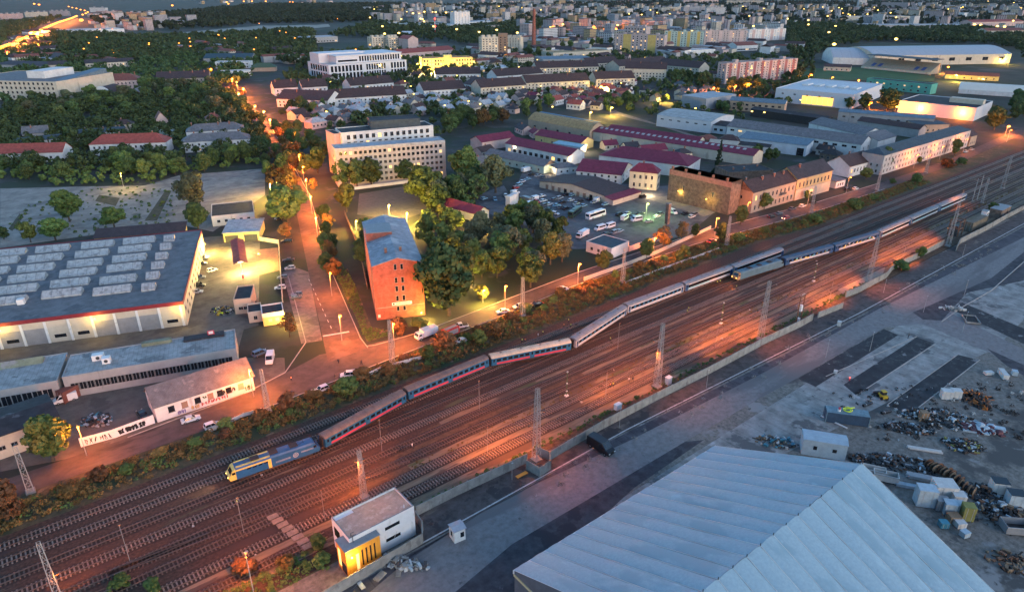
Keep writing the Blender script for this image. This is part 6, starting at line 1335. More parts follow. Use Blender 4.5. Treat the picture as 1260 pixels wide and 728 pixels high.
quarter([(345,128),(385,112),(410,150),(392,165)], 9, 'one of the steep brown villas on the right side of the lamp-lit street', 'villas along the side street', [W_cream,W_pink], [T_brown,T_grey], 8)
quarter([(405,100),(560,92),(640,95),(620,112),(560,122),(520,118),(410,125)], 14, 'one of the low brown-roofed houses filling the gaps between the dark terraces', 'houses between the terraces', [W_cream,W_pink], [T_brown,T_dark,T_rust], 9)
quarter([(640,70),(760,66),(880,72),(880,100),(760,96),(650,92)], 16, 'one of the low houses between the far terraces and the pastel slabs', 'houses by the far terraces', [W_cream,W_white,W_pink], [T_rust,T_brown,T_lgrey], 10)
quarter([Z('D1',0,330),Z('D1',380,210),Z('D1',600,330),Z('D1',560,420),Z('D1',300,420)], 3, 'one of the low grey huts in the trees by the car lot entrance', 'huts by the car lot', [W_grey,W_tan], [T_grey,T_brown], 11, sizes=((9,7,3.5),(12,8,3.5)))
quarter([Z('C5',30,560),Z('C5',330,690),Z('D3',420,190),Z('D3',620,220),Z('D3',500,260),Z('C5',0,640)], 9, 'one of the small maroon or dark roofed annexes crowded between the maroon sheds', 'annexes between the maroon sheds', [W_cream,W_pink], [T_maroon,T_dark,T_maroon], 12, R(-18), sizes=((14,9,4),(18,9,4),(10,8,3.5)))
quarter([Z('D4',520,170),Z('D4',980,240),Z('D4',1000,330),Z('D5',20,330),Z('D5',0,250),Z('D4',860,150)], 5, 'one of the dark-roofed yard buildings behind the tenement row', 'yard buildings behind the tenements', [W_grey,W_obrick], [T_black,T_brown], 13, R(5))
# ================================================================ VEGETATION
for px_, h, k, lab, w_ in [
 (Q(5,338,365),15,'round','bushy green tree alone on the cracked concrete, left one',1.0), (Q(5,950,310),19,'pale','tall pale-crowned tree on the waste ground near the hall corner',1.0), (Q(5,960,400),12,'dark','dark round tree below the tall pale-crowned one',1.1),
 (Q(5,150,465),9,'yellow','yellow-green round tree behind the skylight hall',1.1), (Q(5,270,455),10,'round','broad green tree between the yellow-green one and the lone bushy tree',1.3), (Q(5,555,395),10,'round','small green tree behind the brown lean-to shed',1.2), (Q(5,20,450),6,'dark','dark low tree at the left photo edge behind the hall',1.2),
 (Q(6,160,375),18,'round','big green street tree left of the upper orange lamps',1.25), (Q(6,150,445),7,'rusty','round rust-brown tree below the big green street tree',1.1), (Q(6,345,455),9,'dark','slim dark tree right of the side street lamps',.8), (Q(6,355,560),9,'rusty','brownish tree on the strip between street and brick block',.8), (Q(6,440,318),14,'yellow','tree with its right half lit yellow at the car park edge',1.0), (Q(6,300,130),15,'round','leafy tree at the left end of the grey concrete block',1.0),
 (Q(6,425,195),15,'dark','dark tree before the grey concrete block, first from the left',1.0), (Q(6,490,198),15,'dark','dark tree before the grey concrete block, second from the left',.9), (Q(6,560,192),16,'dark','dark tree before the grey concrete block, third from the left',1.0), (Q(6,720,170),12,'dark','small dark tree by the white wall of the grey concrete block',1.0),
 (Q(6,815,270),19,'round','large dark green tree at the right edge of the empty car park',1.1), (Q(6,850,315),7,'yellow','small yellow-lit tree at the car park lamp',1.0), (Q(6,900,350),7,'yellow','low tree right of the brick block roof, half lit yellow',1.2), (Q(6,830,440),10,'dark','dark purple-brown tree behind the brick block roof',.9),
 (Q(6,1010,170),20,'round','very tall bright green tree right of the grey concrete block',1.0), (Q(6,1160,225),20,'pale','very tall pale crowned tree by the car lot entrance',1.0), (Q(6,1080,250),12,'dark','dark tree below the two very tall ones',1.2), (Q(6,950,240),11,'round','broad tree between the car park and the maroon-roofed bungalow',1.3),
 (Q(10,935,110),24,'dark','towering dark tree right of the red brick block',1.05), (Q(10,860,60),16,'dark','dark tree tucked between the brick block and the towering one',.9), (Q(10,790,165),3.2,'bush','bright green hedge bush under the brick block wall lamp',1.6), (Q(10,690,190),4.5,'rustbush','rust-orange bush lit by the lamp at the brick block',1.2),
 (Q(10,165,215),8,'sparse','dark sparse tree beside the gatehouse',1.1), (D6_ := (Q(10,1090,40)),6,'yellow','small tree glowing yellow in the park lamp',1.0),
 (Q(7,985,270) if 0 else (886,297),8,'dark','dark round tree by the orange lamp under the brick fire wall',1.0), ((911,276),9,'dark','slim dark tree at the fire wall corner',.8), (Z('D4',420,690),9,'round','tree in front of the worn beige tenement',1.0), (Z('D4',790,600),5,'round','small tree before the yellow ornate tenement',1.0),
 (Z('D3',860,385),21,'cone','tall dark conifer behind the brick fire wall',1.0), (Q(1,330,690),11,'tall','dark cypress-like tree between two slate ranges',1.0), (Q(7,440,600),8,'dark','round dark tree in front of the depot office',1.0), (Q(7,650,540),8,'dark','dark street tree left of the depot lamp',1.0), (Q(7,730,500),10,'sparse','thin bare-looking tree beside the depot lamp',1.0), (Q(7,820,460),9,'sparse','thin bare-looking tree left of the brick pillar',1.0), (Q(7,885,440),6,'dark','small dark tree by the parked white vans',1.0),
 (Z('D5',940,430),11,'dark','dark tree before the lit entrance of the long white block',.9), (Z('D5',635,500),4.5,'round','small round tree before the long white block',1.0), (Z('D5',330,560),14,'dark','tall dark tree between the brown-roofed house and the long white block',1.0), (Z('D5',175,640),7,'round','street tree before the steep brown-roofed white house',1.1),
 (Z('C8',1000,560),17,'dark','big dark tree at the end of the long white block',1.3), (Z('C8',80,400),19,'dark','big dark round tree left of the orange-lit supermarket',1.3), (Z('C7',790,385),15,'dark','dark feathery tree beside the factory hall corner',1.1), (Z('C7',660,380),10,'dark','low dark tree at the factory hall front',1.2), (Z('C8',610,455),8,'dark','low dark tree against the lit supermarket wall, left',1.2), (Z('C8',720,455),7,'dark','low dark tree against the lit supermarket wall, right',1.2),
 (Q(8,755,545) if 0 else (1132,318),5,'round','round green shrub tree at the stepped wall',1.0), (Q(8,1100,325),5.5,'dark','dark small tree by the rusty frames',1.0),
 ((18,640),10,'rusty','orange-lit conifer-like tree at the left photo edge beside the leaning mast',1.0), ((66,566),11,'round','tree with orange glow in front of the white graffiti wall end',1.1), ((357,504),5.5,'rusty','round rust-red tree beside the graffiti house mast',1.1), ((428,487),5.5,'round','green roadside tree hiding the lit patrol car',1.3), ((526,443),5,'round','roadside tree under the white box truck',1.2), ((278,528),3.2,'bush','small bush covering the tail of the white hatchback',1.2),
 ((590,425),5,'round','wide roadside tree left of the tall crossarm mast',1.3), ((610,415),5,'rusty','browner roadside tree next to the crossarm mast',1.2)]:
    tree(px_, h, k, lab, None, wide=w_)
TC = [0]
def grove(poly, n, kinds, h, label, group, seed, wide=1.0, gap=.5, name='tree'):
    pts, rr = sample(poly, n, seed); used = []
    for x, y in pts:
        if len(used) >= n: break
        hh = rr.uniform(*h); r = hh*.42*wide
        if not free(x, y, r*.6): continue
        if any((x-a)**2+(y-b)**2 < (gap*(r+c))**2 for a, b, c in used): continue
        used.append((x, y, r)); tree(None, hh, rr.choice(kinds), label, group, xy=(x,y), wide=wide, name=name); TC[0] += 1
grove([Q(7,0,390),Q(7,90,350),Q(7,250,450),Q(7,270,570),Q(7,100,690),Q(10,1050,20),Q(6,940,600),Q(6,900,500),Q(6,1060,390)], 28, ['round','round','pale','yellow'], (9.5,13.5), 'leafy tree of the grove between the red brick block and the bus lot', 'grove beside the bus lot', 1)
grove([(0,222),Q(5,270,170),Q(5,600,165),Q(5,870,140),Q(5,1259,95),(318,200),(300,196),(0,200)], 26, ['dark','round','dark'], (8,13), 'dark tree in the belt behind the waste ground', 'tree belt behind the waste ground', 2)
grove([(326,150),(346,165),(372,250),(366,300),(350,300),(345,262),(328,215)], 14, ['dark','rusty','dark'], (8,12), 'dark tree on the left pavement of the side street above the big green one', 'left pavement trees', 31)
grove([Q(6,290,380),Q(6,340,360),Q(6,390,520),Q(6,410,680),Q(6,350,640)], 7, ['rusty','dark'], (6,9), 'brownish tree on the green strip right of the side street lamps', 'strip trees', 32)
grove([Q(6,505,640),Q(6,500,330),Q(6,530,330),Q(6,540,600)], 4, ['round','dark'], (6,8), 'tree squeezed along the left side of the brick block', 'trees beside the brick block', 33)
grove([Q(1,0,520),Q(1,320,460),Q(1,560,480),Q(1,760,410),Q(1,1040,400),Q(1,1180,540),Q(1,1250,640),Q(1,1220,600),Q(1,880,560),Q(1,760,560),Q(1,560,560),Q(1,340,600),Q(1,0,640)], 62, ['dark','round','dark','pale'], (9,15), 'dark crown in the villa quarter wood left of the lamp-lit street', 'wood in the villa quarter', 3, 1.2)
grove([Q(6,100,60),Q(6,215,30),Q(6,170,200),Q(6,60,190)], 5, ['rusty','dark'], (8,11), 'brownish tree lining the upper side street on its left', 'left street trees', 4)
grove([(330,150),(352,165),(400,240),(385,235),(345,185)], 9, ['rusty','dark','round'], (6,9), 'tree lining the lamp-lit side street on its right', 'right street trees', 5)
grove([(285,105),(300,120),(345,180),(335,190),(290,140)], 14, ['dark','rusty'], (6,8.5), 'tree in the avenue on the left of the orange street lamps', 'avenue trees', 6)
grove([Z('C4',310,500),Z('C4',860,440),Z('C4',870,500),Z('C4',620,560),Z('C4',300,580)], 15, ['dark','rusty','dark'], (10,13), 'dark tree in the row behind the maroon-roofed pink shed', 'tree row behind the maroon sheds', 7)
grove([Z('C5',30,330),Z('C5',300,350),Z('C5',300,400),Z('C5',0,470)], 7, ['dark','round'], (8,12), 'tree behind the barrel-roofed shed', 'trees behind the barrel roof', 8)
grove([Z('C5',700,330),Z('C5',1000,290),Z('C5',1020,350),Z('C5',760,390)], 9, ['dark','round'], (7,11), 'tree among the red-roofed cottages near the car yard', 'trees among the cottages', 9)
grove([Z('C6',100,130),Z('C6',500,130),Z('C6',540,190),Z('C6',850,190),Z('C6',840,230),Z('C6',500,200),Z('C6',100,200)], 20, ['dark'], (9,14), 'dark tree before the red-banded apartment slab', 'trees before the red-banded slab', 10)
grove([Z('C6',900,160),Z('C6',1080,200),Z('C6',1090,280),Z('C6',930,270)], 6, ['dark'], (10,14), 'dark tree at the left corner of the big factory hall', 'trees at the factory hall', 11)
grove([Z('C6',500,340),Z('C6',770,380),Z('C6',760,420),Z('C6',520,390)], 7, ['dark'], (6,9), 'dark tree in front of the beige school-like building', 'trees before the school-like building', 12)
grove([Z('D4',320,210),Z('D4',540,230),Z('D4',540,280),Z('D4',330,260)], 4, ['dark','round'], (7,9), 'green tree behind the brick yard walls', 'trees behind the yard walls', 13)
grove([Z('D4',860,160),Z('D4',1050,150),Z('D4',1060,220),Z('D4',900,210)], 5, ['dark'], (8,11), 'dark tree behind the steep brown-roofed white house', 'trees behind the brown-roofed house', 14)
grove([Z('C8',1130,310),Z('C8',1259,300),Z('C8',1259,560),Z('C8',1180,520),Z('C8',1140,440)], 10, ['dark'], (9,13), 'dark tree at the right photo edge beside the lit supermarket', 'trees at the right edge', 15)
grove([Q(3,60,250),Q(3,240,230),Q(3,260,260),Q(3,60,285)], 8, ['dark'], (12,16), 'dark tree below the brick factory chimney', 'trees below the chimney', 16)
grove([Q(3,250,180),Q(3,480,190),Q(3,480,240),Q(3,240,240)], 14, ['dark','round'], (12,17), 'dark tree in the park left of the pale ochre-edged tower', 'park by the ochre-edged tower', 17)
grove([Q(2,40,230),Q(2,280,240),Q(2,280,330),Q(2,100,310)], 14, ['dark','round'], (10,14), 'dark tree left of the white office building', 'trees left of the white office building', 18)
grove([Z('C3',20,460),Z('C3',200,390),Z('C3',440,600),Z('C3',470,720),Z('C3',240,650)], 8, ['dark','round'], (10,13), 'tree on the corner between the street lamps and the grey concrete block', 'corner trees', 19)
grove([Z('C3',130,180),Z('C3',420,210),Z('C3',420,290),Z('C3',260,280)], 4, ['dark','round'], (9,11), 'dark tree between the brown villas and the pale roofs', 'trees between the villas', 20)
grove([Q(6,770,240),Q(6,1100,190),Q(6,1080,330),Q(6,900,330)], 10, ['dark','round','pale'], (9,14), 'leafy tree on the slope between the car park and the maroon-roofed bungalow', 'trees beside the car park', 21)
grove([Z('D4',0,690),Z('D4',60,640),Z('D4',110,700),Z('D4',60,727)], 2, ['dark'], (6,8), 'dark shrub tree at the foot of the fire wall end', 'shrubs at the fire wall', 22)
# bungalow in the trees
bld('maroon-roofed bungalow with a white gable between grove and car lot', Z('D1',20,640), Z('D1',330,725), Z('D1',425,690), 4, 'gx', 2.6, W_white, T_maroon, name='bungalow', cat='house')
# ---- shrubs and dry growth on the railway verge
def leafmass(name, label, poly_xy, n, size, m, hr, seed, cat='undergrowth'):
    """low uncountable growth: leaf clumps scattered on a strip of ground"""
    rr = random.Random(seed); rs = np.random.RandomState(seed); xs = [p[0] for p in poly_xy]; ys = [p[1] for p in poly_xy]; lob = []
    while len(lob) < n:
        x, y = rr.uniform(min(xs),max(xs)), rr.uniform(min(ys),max(ys))
        if inpoly(x, y, poly_xy): r = rr.uniform(*hr); lob.append((x,y,r*.35,r))
    q = leaves(rs, lob, n*26, size); q[:,2] = np.maximum(q[:,2], .02)
    o = link(name, leafmesh(name, q, m), None); tag(o, label, cat, None, 'stuff'); return o
VP = [(-60,146.5),(60,147),(140,149),(185,151),(255,153),(300,148.5),(420,149),(420,157),(386,157),(314,158.5),(231,165.5),(160,165),(123,161.5),(88,159.5),(35,156.3),(-60,156)]
leafmass('undergrowth', 'rust-coloured dry undergrowth between the road and the tracks', VP, 4200, .17, M_leafr, (.3,1.0), 1)
leafmass('undergrowth', 'green undergrowth mixed into the dry verge along the road', VP, 900, .17, M_leaf, (.3,1.1), 2)
leafmass('grass', 'short dry grass tufts along the sandy strips between tracks', [(60,112.5),(560,112.5),(560,114.5),(60,114.5)], 700, .09, M_leafr, (.12,.3), 3)
leafmass('grass', 'grass growing under the concrete wall on the track side', [(50,100.2),(250,100.0),(250,101.8),(50,101.8)], 420, .12, M_leaf, (.15,.5), 4)
leafmass('weeds', 'weeds on the waste ground', [P(*Q(5,*p)).xy[:] for p in ((0,440),(100,300),(420,200),(860,150),(900,300),(850,380),(400,440))], 260, .22, M_leaf, (.2,.9), 5)
leafmass('grass', 'rough lawn beside the footpath at the red brick block', [(81,174.5),(91,174),(86,184),(98,216),(104,240),(99,238)], 600, .12, M_leaf, (.1,.35), 6)
leafmass('weeds', 'weeds around the signal building and lower tracks', [(-20,97),(30,98),(31,104),(10,103),(-20,101)], 420, .14, M_leaf, (.2,.7), 7)
SB = 'shrubs on the railway verge'
rr = random.Random(5)
for i, (s, q) in enumerate([(-2,151),(4,153.5),(9,151.5),(16,153.5),(24,153),(31,152),(40,153.5),(47,151),(55,154),(62,155),(70,156.5),(77,154),(84,157),(92,156),(99,158.5),(106,156),(112,158.5),(119,156),(126,159),(133,161),(139,158),(146,161),(152,164),(159,160),(166,163),(172,161),(179,163),(186,162),(193,163),(200,161),(207,163),(213,160),(220,163),(228,161),(236,160),(244,158),(252,159),(260,157),(268,157),(276,155),(284,155),(294,153),(305,153),(316,153),(330,152),(345,152),(360,152)]):
    big = s in (40,99,133,152,193,220,252,268)
    o = tree(None, rr.uniform(2.6,3.8) if big else rr.uniform(1.6,2.8), rr.choice(['rustbush','bush','rustbush']) if s < 150 else rr.choice(['bush','bush','rustbush']), 'leafy shrub on the verge between the railway road and the uppermost track', SB, xy=(s,q), wide=rr.uniform(1.2,1.8))
for px_, lab in (((1078,300+0),'x'),):
    pass
for px_, h, k, lab in ((Q(14,305,505),2.6,'bush','dark bush left of the white signal building'),(Q(14,330,590),2.4,'bush','round bush just below the slab crossing'),(Q(14,150,600),2.2,'rustbush','rust-coloured bush in the lower weeds'),((303,705),3.2,'rustbush','tall brown bush at the lower grey lamp pole'),((150,722),2.6,'bush','dark bush at the bottom photo edge among tracks, left'),((188,724),2.3,'bush','dark bush at the bottom photo edge among tracks, right'),(Q(7,1085,460),3.5,'bush','bush at the kerb near the red moving car'),(Q(8,240,370),4.5,'bush','dark green shrub on the verge below the yellow tenement'),(Q(8,430,300),5,'bush','wide green shrub on the verge below the low brick annex'),(Q(8,735,175),5,'bush','wide green shrub on the verge below the long white block'),(Q(8,955,90),4.5,'bush','dark shrub at the far bend of the road'),(Q(8,885,100),5,'rustbush','brown shrub next to the far dark one'),(Q(8,620,180),2.8,'bush','small shrub by the white sign on the verge'),(Q(8,655,595),4,'bush','low dark shrub behind the stepped wall'),(Q(13,330,715),2.5,'bush','x y z w')):
    if lab != 'x y z w': tree(px_, h, k, lab, None, wide=1.3)
# ================================================================ STREET LAMPS AND LIT PLACES
SL = 'orange street lamps along the side street'; RL = 'orange street lamps along the railway road'
for px_, lab, pw in [((405,335),'orange street lamp beside the footpath, level with the brick block roof',1500),((417,387),'orange street lamp at the crossing corner beside the brick block',1700),((388,267),'orange street lamp above the zebra-like markings',1500),((381.5,241),'orange street lamp by the big green street tree, lower',1400),((376,220),'orange street lamp by the big green street tree, upper',1400),((372,205),'orange street lamp right of the tall yellow lot lamp',1300),((367.5,190),'orange street lamp near the grey concrete block corner',1300),((354,160),'orange street lamp before the corner trees',1500),((331.5,147),'orange street lamp in the avenue, above the corner',1500),((324,137),'orange street lamp in the avenue beside brown villas',1500),((313,130),'orange street lamp in the avenue, mid way up',1800),((302,124),'orange street lamp in the glowing stretch of avenue',1800),((293,115),'orange street lamp in the brightest part of the avenue',1800),((285,97),'orange street lamp near the white flat villa',1500),((291,101),'orange street lamp right of the white flat villa lamp',1500),((299,109),'orange street lamp by the terrace end',1500)]:
    lamp_head(px_, 9.0, lab, pw*(.6 if px_[1] > 300 else 1.25 if px_[1] > 180 else 3.0), SOD, None, SL, r=.38 if px_[1] > 180 else 1.0)
for px_, lab, pw in [((306,454),'orange street lamp at the right corner of the graffiti house',1500),((95,523),'orange street lamp rising from the roadside tree at left',800),((621.5,351),'orange street lamp above the parked white cars',1500),((712,324),'orange street lamp left of the depot office',1700),((805.5,292),'orange street lamp right of the depot office',1700),((882,268),'orange street lamp by the dark round tree under the fire wall',1700),((1045,218),'orange street lamp beside the low brick annex',600),((921,248),'orange street lamp in the tree before the beige tenement',400),((997,233),'orange street lamp lighting the yellow tenement front',600),((1128,190),'orange street lamp at the middle of the long white block',450),((1143,190.5),'pale orange street lamp next to the middle one of the long white block',450),((1160,180),'orange street lamp near the lit entrance of the long white block',500),((1189,171),'orange street lamp at the far end of the long white block',600),((1243,160),'orange street lamp by the big dark tree at the right edge',800),((483,397),'orange lamp on the mast at the brick block crossing',1500),((240,545),'orange street lamp hidden low over the near road',0)]:
    if pw: lamp_head(px_, 8.5, lab, pw*.62, SOD, None, RL, r=.32)
for px_, h, lab, pw, c, g in [((331.5,226),9,'tall yellow-white lamp at the waste ground corner',3500,YEL,M_lampy),((148,213),9,'lone yellow lamp at the edge of the waste ground',420,YEL,M_lampy),((437.5,271.5),4.5,'yellow park lamp at the left corner of the car park',900,YEL,M_lampy),((478,252),7,'yellow lamp over the empty car park',2200,YEL,M_lampy),((500,262),7,'second yellow lamp over the empty car park',2200,YEL,M_lampy),((581,272),5,'yellow lamp beside the maroon-roofed bungalow',700,YEL,M_lampy),((552,320),5,'yellow lamp inside the grove, upper',400,YEL,M_lampy),((563,336),5,'yellow lamp inside the grove, lower',500,YEL,M_lampy),((594,356),5,'yellow park lamp inside the glowing small tree',700,YEL,M_lampy),((796,250),7,'greenish lamp on a post in the bus lot',330,(.6,1,.25),M_lampg),((843,268),6,'x',0,YEL,None)]:
    if pw: lamp_head(px_, h, lab, pw, c, g, None, r=.34)
for px_, z, lab, pw, c in [((834.6,235),6,'wall lamp on the brick fire wall, left one',45,YEL),((869,245),6,'wall lamp on the brick fire wall, right one',45,YEL),((700,194),5,'lamp at the gable of the maroon sheds',90,WARM),((677,206),4,'lamp on the mint wall of the grey slate shed',60,WARM),((758,217),4,'lamp at the white gabled house by the depot',100,WARM),((632,180),5,'lamp at the left end of the long maroon-roofed shed',200,WARM),((797,232),3.5,'lamp over the corner house entrance',250,WARM),((721,178),5,'lamp below the blue shed roof',250,WARM),((528,372),3,'x',0,WARM)]:
    if pw: wall_lamp(px_, z, lab, pw, c)
# pole lights of the far orange road and city (heads only where nothing more shows)
def farlamps(pts, label, group, power, m, r, c=SOD, h=10, every=1):
    for i, p_ in enumerate(pts):
        t = lamp_head(p_, h, label, power*.6 if i % every == 0 else 0, c, m, group, light=bool(power) and i % every == 0, r=r, size=3, pole=False)
road = [Q(1,10,228),Q(1,60,210),Q(1,100,192),Q(1,140,175),Q(1,180,153),Q(1,215,138),Q(1,250,122),Q(1,285,108),Q(1,320,98),Q(1,350,88),Q(1,378,75)]
farlamps([(road[i][0]*(1-f)+road[i+1][0]*f, road[i][1]*(1-f)+road[i+1][1]*f) for i in range(len(road)-1) for f in (0,.25,.5,.75)], 'one of the closely spaced orange lamps of the distant boulevard', 'lamps of the distant boulevard', 90000, M_lamp, 3.4, every=3)
farlamps([Q(1,400,72),Q(1,415,66),Q(1,425,60),Q(1,410,52),Q(1,390,48),Q(1,370,42),Q(1,350,38),Q(1,332,33)], 'one of the orange lamps on the bend of the distant boulevard', 'lamps on the distant bend', 0, M_lamp, 3.6)
farlamps([Q(1,60,248),Q(1,90,228),Q(1,120,215),Q(1,150,198),Q(1,178,182),Q(1,200,172),Q(1,205,216),Q(1,190,218)], 'one of the orange lights beside the distant boulevard', 'lights beside the distant boulevard', 60000, M_lamp, 3.4, every=2)
for p_, lab in ((Q(1,553,258),'bright orange lamp above the dark park, far left'),(Q(1,640,238),'small orange lamp right of the bright park one'),(Q(1,958,223),'orange lamp before the dark blue-green shed'),(Q(1,1062,220),'orange lamp at the meadow edge, nearer'),(Q(1,345,412),'orange lamp beside the cream office slab'),(Q(1,866,360),'yellow lamp in the ochre ruin'),(Q(1,1020,335),'orange lamp at the corner of the ochre ruin'),(Q(3,430,418),'yellow lamp at the right white balconied terrace'),(Q(3,480,520),'yellow lamp over the car yard behind the comb roof'),(Q(3,378,543),'yellow lamp behind the barrel-roofed shed'),(Q(3,738,462),'yellow lamp left of the blue-grey box hall'),(Q(3,975,425),'orange lamp by the beige school roof'),(Q(3,1080,415),'orange lamp in the trees under the red-banded slab, left'),(Q(3,1140,405),'orange lamp in the trees under the red-banded slab, right'),(Q(4,228,362),'orange lamp at the pitch edge, leftmost'),(Q(4,330,375),'orange lamp at the pitch edge, middle'),(Q(4,456,388),'orange lamp at the pitch edge, rightmost'),(Q(4,845,328),'white lamp at the right end of the grandstand'),(Q(4,1165,285),'white flood lamp on the pole right of the arena'),(Q(4,892,325),'orange lamp on the long brown clubhouse'),(Q(4,1060,383),'pink-white lamp in the hedge by the tent'),(Q(4,930,365),'pale lamp before the long brown clubhouse'),(Q(4,515,495),'orange lamp in the dark trees before the supermarket'),(Q(4,640,515),'orange lamp at the supermarket corner tree'),(Q(4,1225,478),'pink-orange lamp at the supermarket right corner'),(Q(4,1180,610),'orange lamp at the rail bridge ramp'),(Q(2,848,355),'yellow lamp below the palace-like building'),(Q(2,780,310),'yellow lamp left of the palace-like building'),(Q(2,1140,290),'yellow lamp at the foot of the ten-storey slab'),(Q(2,1018,300),'yellow lamp at the right of the palace-like building'),(Q(3,130,285),'yellow lamp before the tan school roofs')):
    y = 'yellow' in lab or 'white' in lab or 'pale' in lab
    d = P(*p_, 7).length; lamp_head(p_, 7, lab, min(3000, 170*(d/170)**2), YEL if y else SOD, M_lampy if y else M_lamp, None, r=.45*max(1,d/330), size=1, pole=d < 900)
farlamps([Q(3,*p) for p in ((200,132),(262,122),(292,128),(316,134),(250,140),(395,132),(402,142),(447,146),(474,136),(500,142),(512,150),(340,148),(308,90))], 'one of the big orange yard lamps behind the brick chimney', 'yard lamps behind the chimney', 140000, M_lamp, 4.5, every=3)
farlamps([Q(2,*p) for p in ((705,62),(730,60),(760,66),(790,68),(815,58),(850,30),(845,45),(880,40),(920,62),(950,60),(660,28),(835,68),(870,60))], 'one of the yellow lights of the far factory left of the slim tower', 'lights of the far factory', 0, M_lampy, 3.8)
farlamps([Q(4,*p) for p in ((25,55),(385,65),(410,70),(440,75),(530,78),(1075,50),(1215,40),(1020,120),(1050,122),(1130,128),(1165,130),(1085,8),(1210,15),(640,190),(340,215))], 'one of the yellow lights in the far town beyond the arena', 'lights beyond the arena', 0, M_lampy, 3.4)
farlamps([(p[0],p[1]) for p in ((279,3),(281,5),(300,2),(310,2),(327,2),(335,4),(357,3),(360,3),(212,7),(100,25),(152,26),(175,27),(42,5),(48,6))], 'one of the reddish lights on the horizon', 'lights on the horizon', 0, M_lamp, 6)
# ================================================================ ROADS FAR AWAY
M_farroad = mat('far_road', (.09,.07,.06), .8, .2, .02)
wr = [(P(*q)) for q in road]
for a, c in ((wr, 26),):
    b = MB()
    for p, q in zip(a, a[1:]): d = (q-p).xy.normalized(); n = Vector((-d.y,d.x,0))*c/2; b.face([p-n+Vector((0,0,.1)), q-n+Vector((0,0,.1)), q+n+Vector((0,0,.1)), p+n+Vector((0,0,.1))], M_farroad)
    b.build('boulevard', kind='structure')
# ================================================================ VEHICLES
for px_, to, k, c, lab in [
 (Q(9,925,620),Q(9,1000,598),'sedan','white','white saloon car driving past the graffiti house'),(Q(9,1030,650),Q(9,1100,625),'hatch','white','white hatchback half hidden by the small roadside bush'),(Q(9,320,525),Q(9,250,545),'van','white','white van beside the brown freight container'),(Q(9,690,595),Q(9,660,560),'sedan','black','dark car against the wall of the graffiti house yard'),
 (Q(10,318,475),Q(10,280,490),'hatch','white','white car before the roadside tree at the crossing'),(Q(10,450,405),Q(10,380,412),'suv','white','white patrol car with an amber light at the crossing'),(Q(10,70,330),Q(10,60,370),'van','white','white van in the small fenced yard by the crossing'),(Q(10,20,300),Q(10,90,270),'suv','blue','dark blue covered car behind the fenced yard van'),
 (Q(10,195,28),Q(10,240,20),'hatch','grey','grey estate car on the parking strip, alone below the tree'),(Q(6,150,465),Q(6,110,468),'suv','black','black car on the parking strip under the rust-brown tree'),(Q(6,158,556),Q(6,110,560),'sedan','black','black car on the parking strip beside a silver one'),(Q(6,165,595),Q(6,120,600),'hatch','silver','silver car parked next to the black one on the strip'),(Q(6,200,722),Q(6,160,726),'hatch','grey','grey car on the parking strip at the white stop line'),
 (Q(5,1028,605),Q(5,1045,600),'hatch','white','white car alone in the lit courtyard beside the skylight hall'),
 (Q(10,825,215),Q(10,770,235),'truck','white','white box truck beside the hedge at the brick block'),(Q(10,930,218),Q(10,885,238),'firetruck_on','red','red fire engine with glowing lights on the road'),(Q(10,990,170),Q(10,935,178),'pickup','white','white pickup next to the fire engine'),(Q(10,995,240),Q(10,950,250),'sedan','white','white car on the verge side of the fire engine'),
 (Q(10,1195,98),Q(10,1150,105),'sedan','white','white car right of the towering tree, first of a pair'),(Q(11,35,72),Q(11,0,80),'sedan','white','white car behind the tall crossarm mast'),(Q(11,118,62),Q(11,90,70),'sedan_on','black','dark car with headlights on behind the crossarm mast'),(Q(7,245,700),Q(7,285,690),'suv','white','white estate driving left of the depot lamp'),(Q(7,965,465),Q(7,990,455),'sedan_on','red','red-lit moving car by the fire wall kerb'),
 (Q(8,35,345),Q(8,70,335),'sedan','black','black car before the beige tenement, left'),(Q(8,72,330),Q(8,100,322),'sedan','grey','grey car right behind the black one at the tenement'),(Q(8,135,307),Q(8,165,298),'sedan','grey','grey car between the tenement door and the white one'),(Q(8,185,294),Q(8,210,286),'hatch','white','white car before the yellow ornate tenement'),(Q(8,240,278),Q(8,262,268),'hatch','black','dark car just beyond the mast at the yellow tenement'),(Q(8,105,352),Q(8,70,362),'hatch_on','red','red car with lights on, driving below the beige tenement'),(Q(8,442,210),Q(8,465,202),'hatch','white','white car by the low brick annex'),(Q(8,975,30),Q(8,1000,22),'sedan','white','white car far along the road before the long block, nearer'),(Q(8,1003,20),Q(8,1030,12),'sedan','silver','pale car far along the road before the long block, farther'),(Q(8,402,212),Q(8,420,206),'hatch','black','dark car left of the white one by the low brick annex')]:
    car(px_, to, k, c, lab)
# the black van on the asphalt beside the wall
p = P(739,553); o = car((739,553), (762,567), 'van', 'black', 'black long van parked on the worn asphalt beside the wall', None, 1.25)
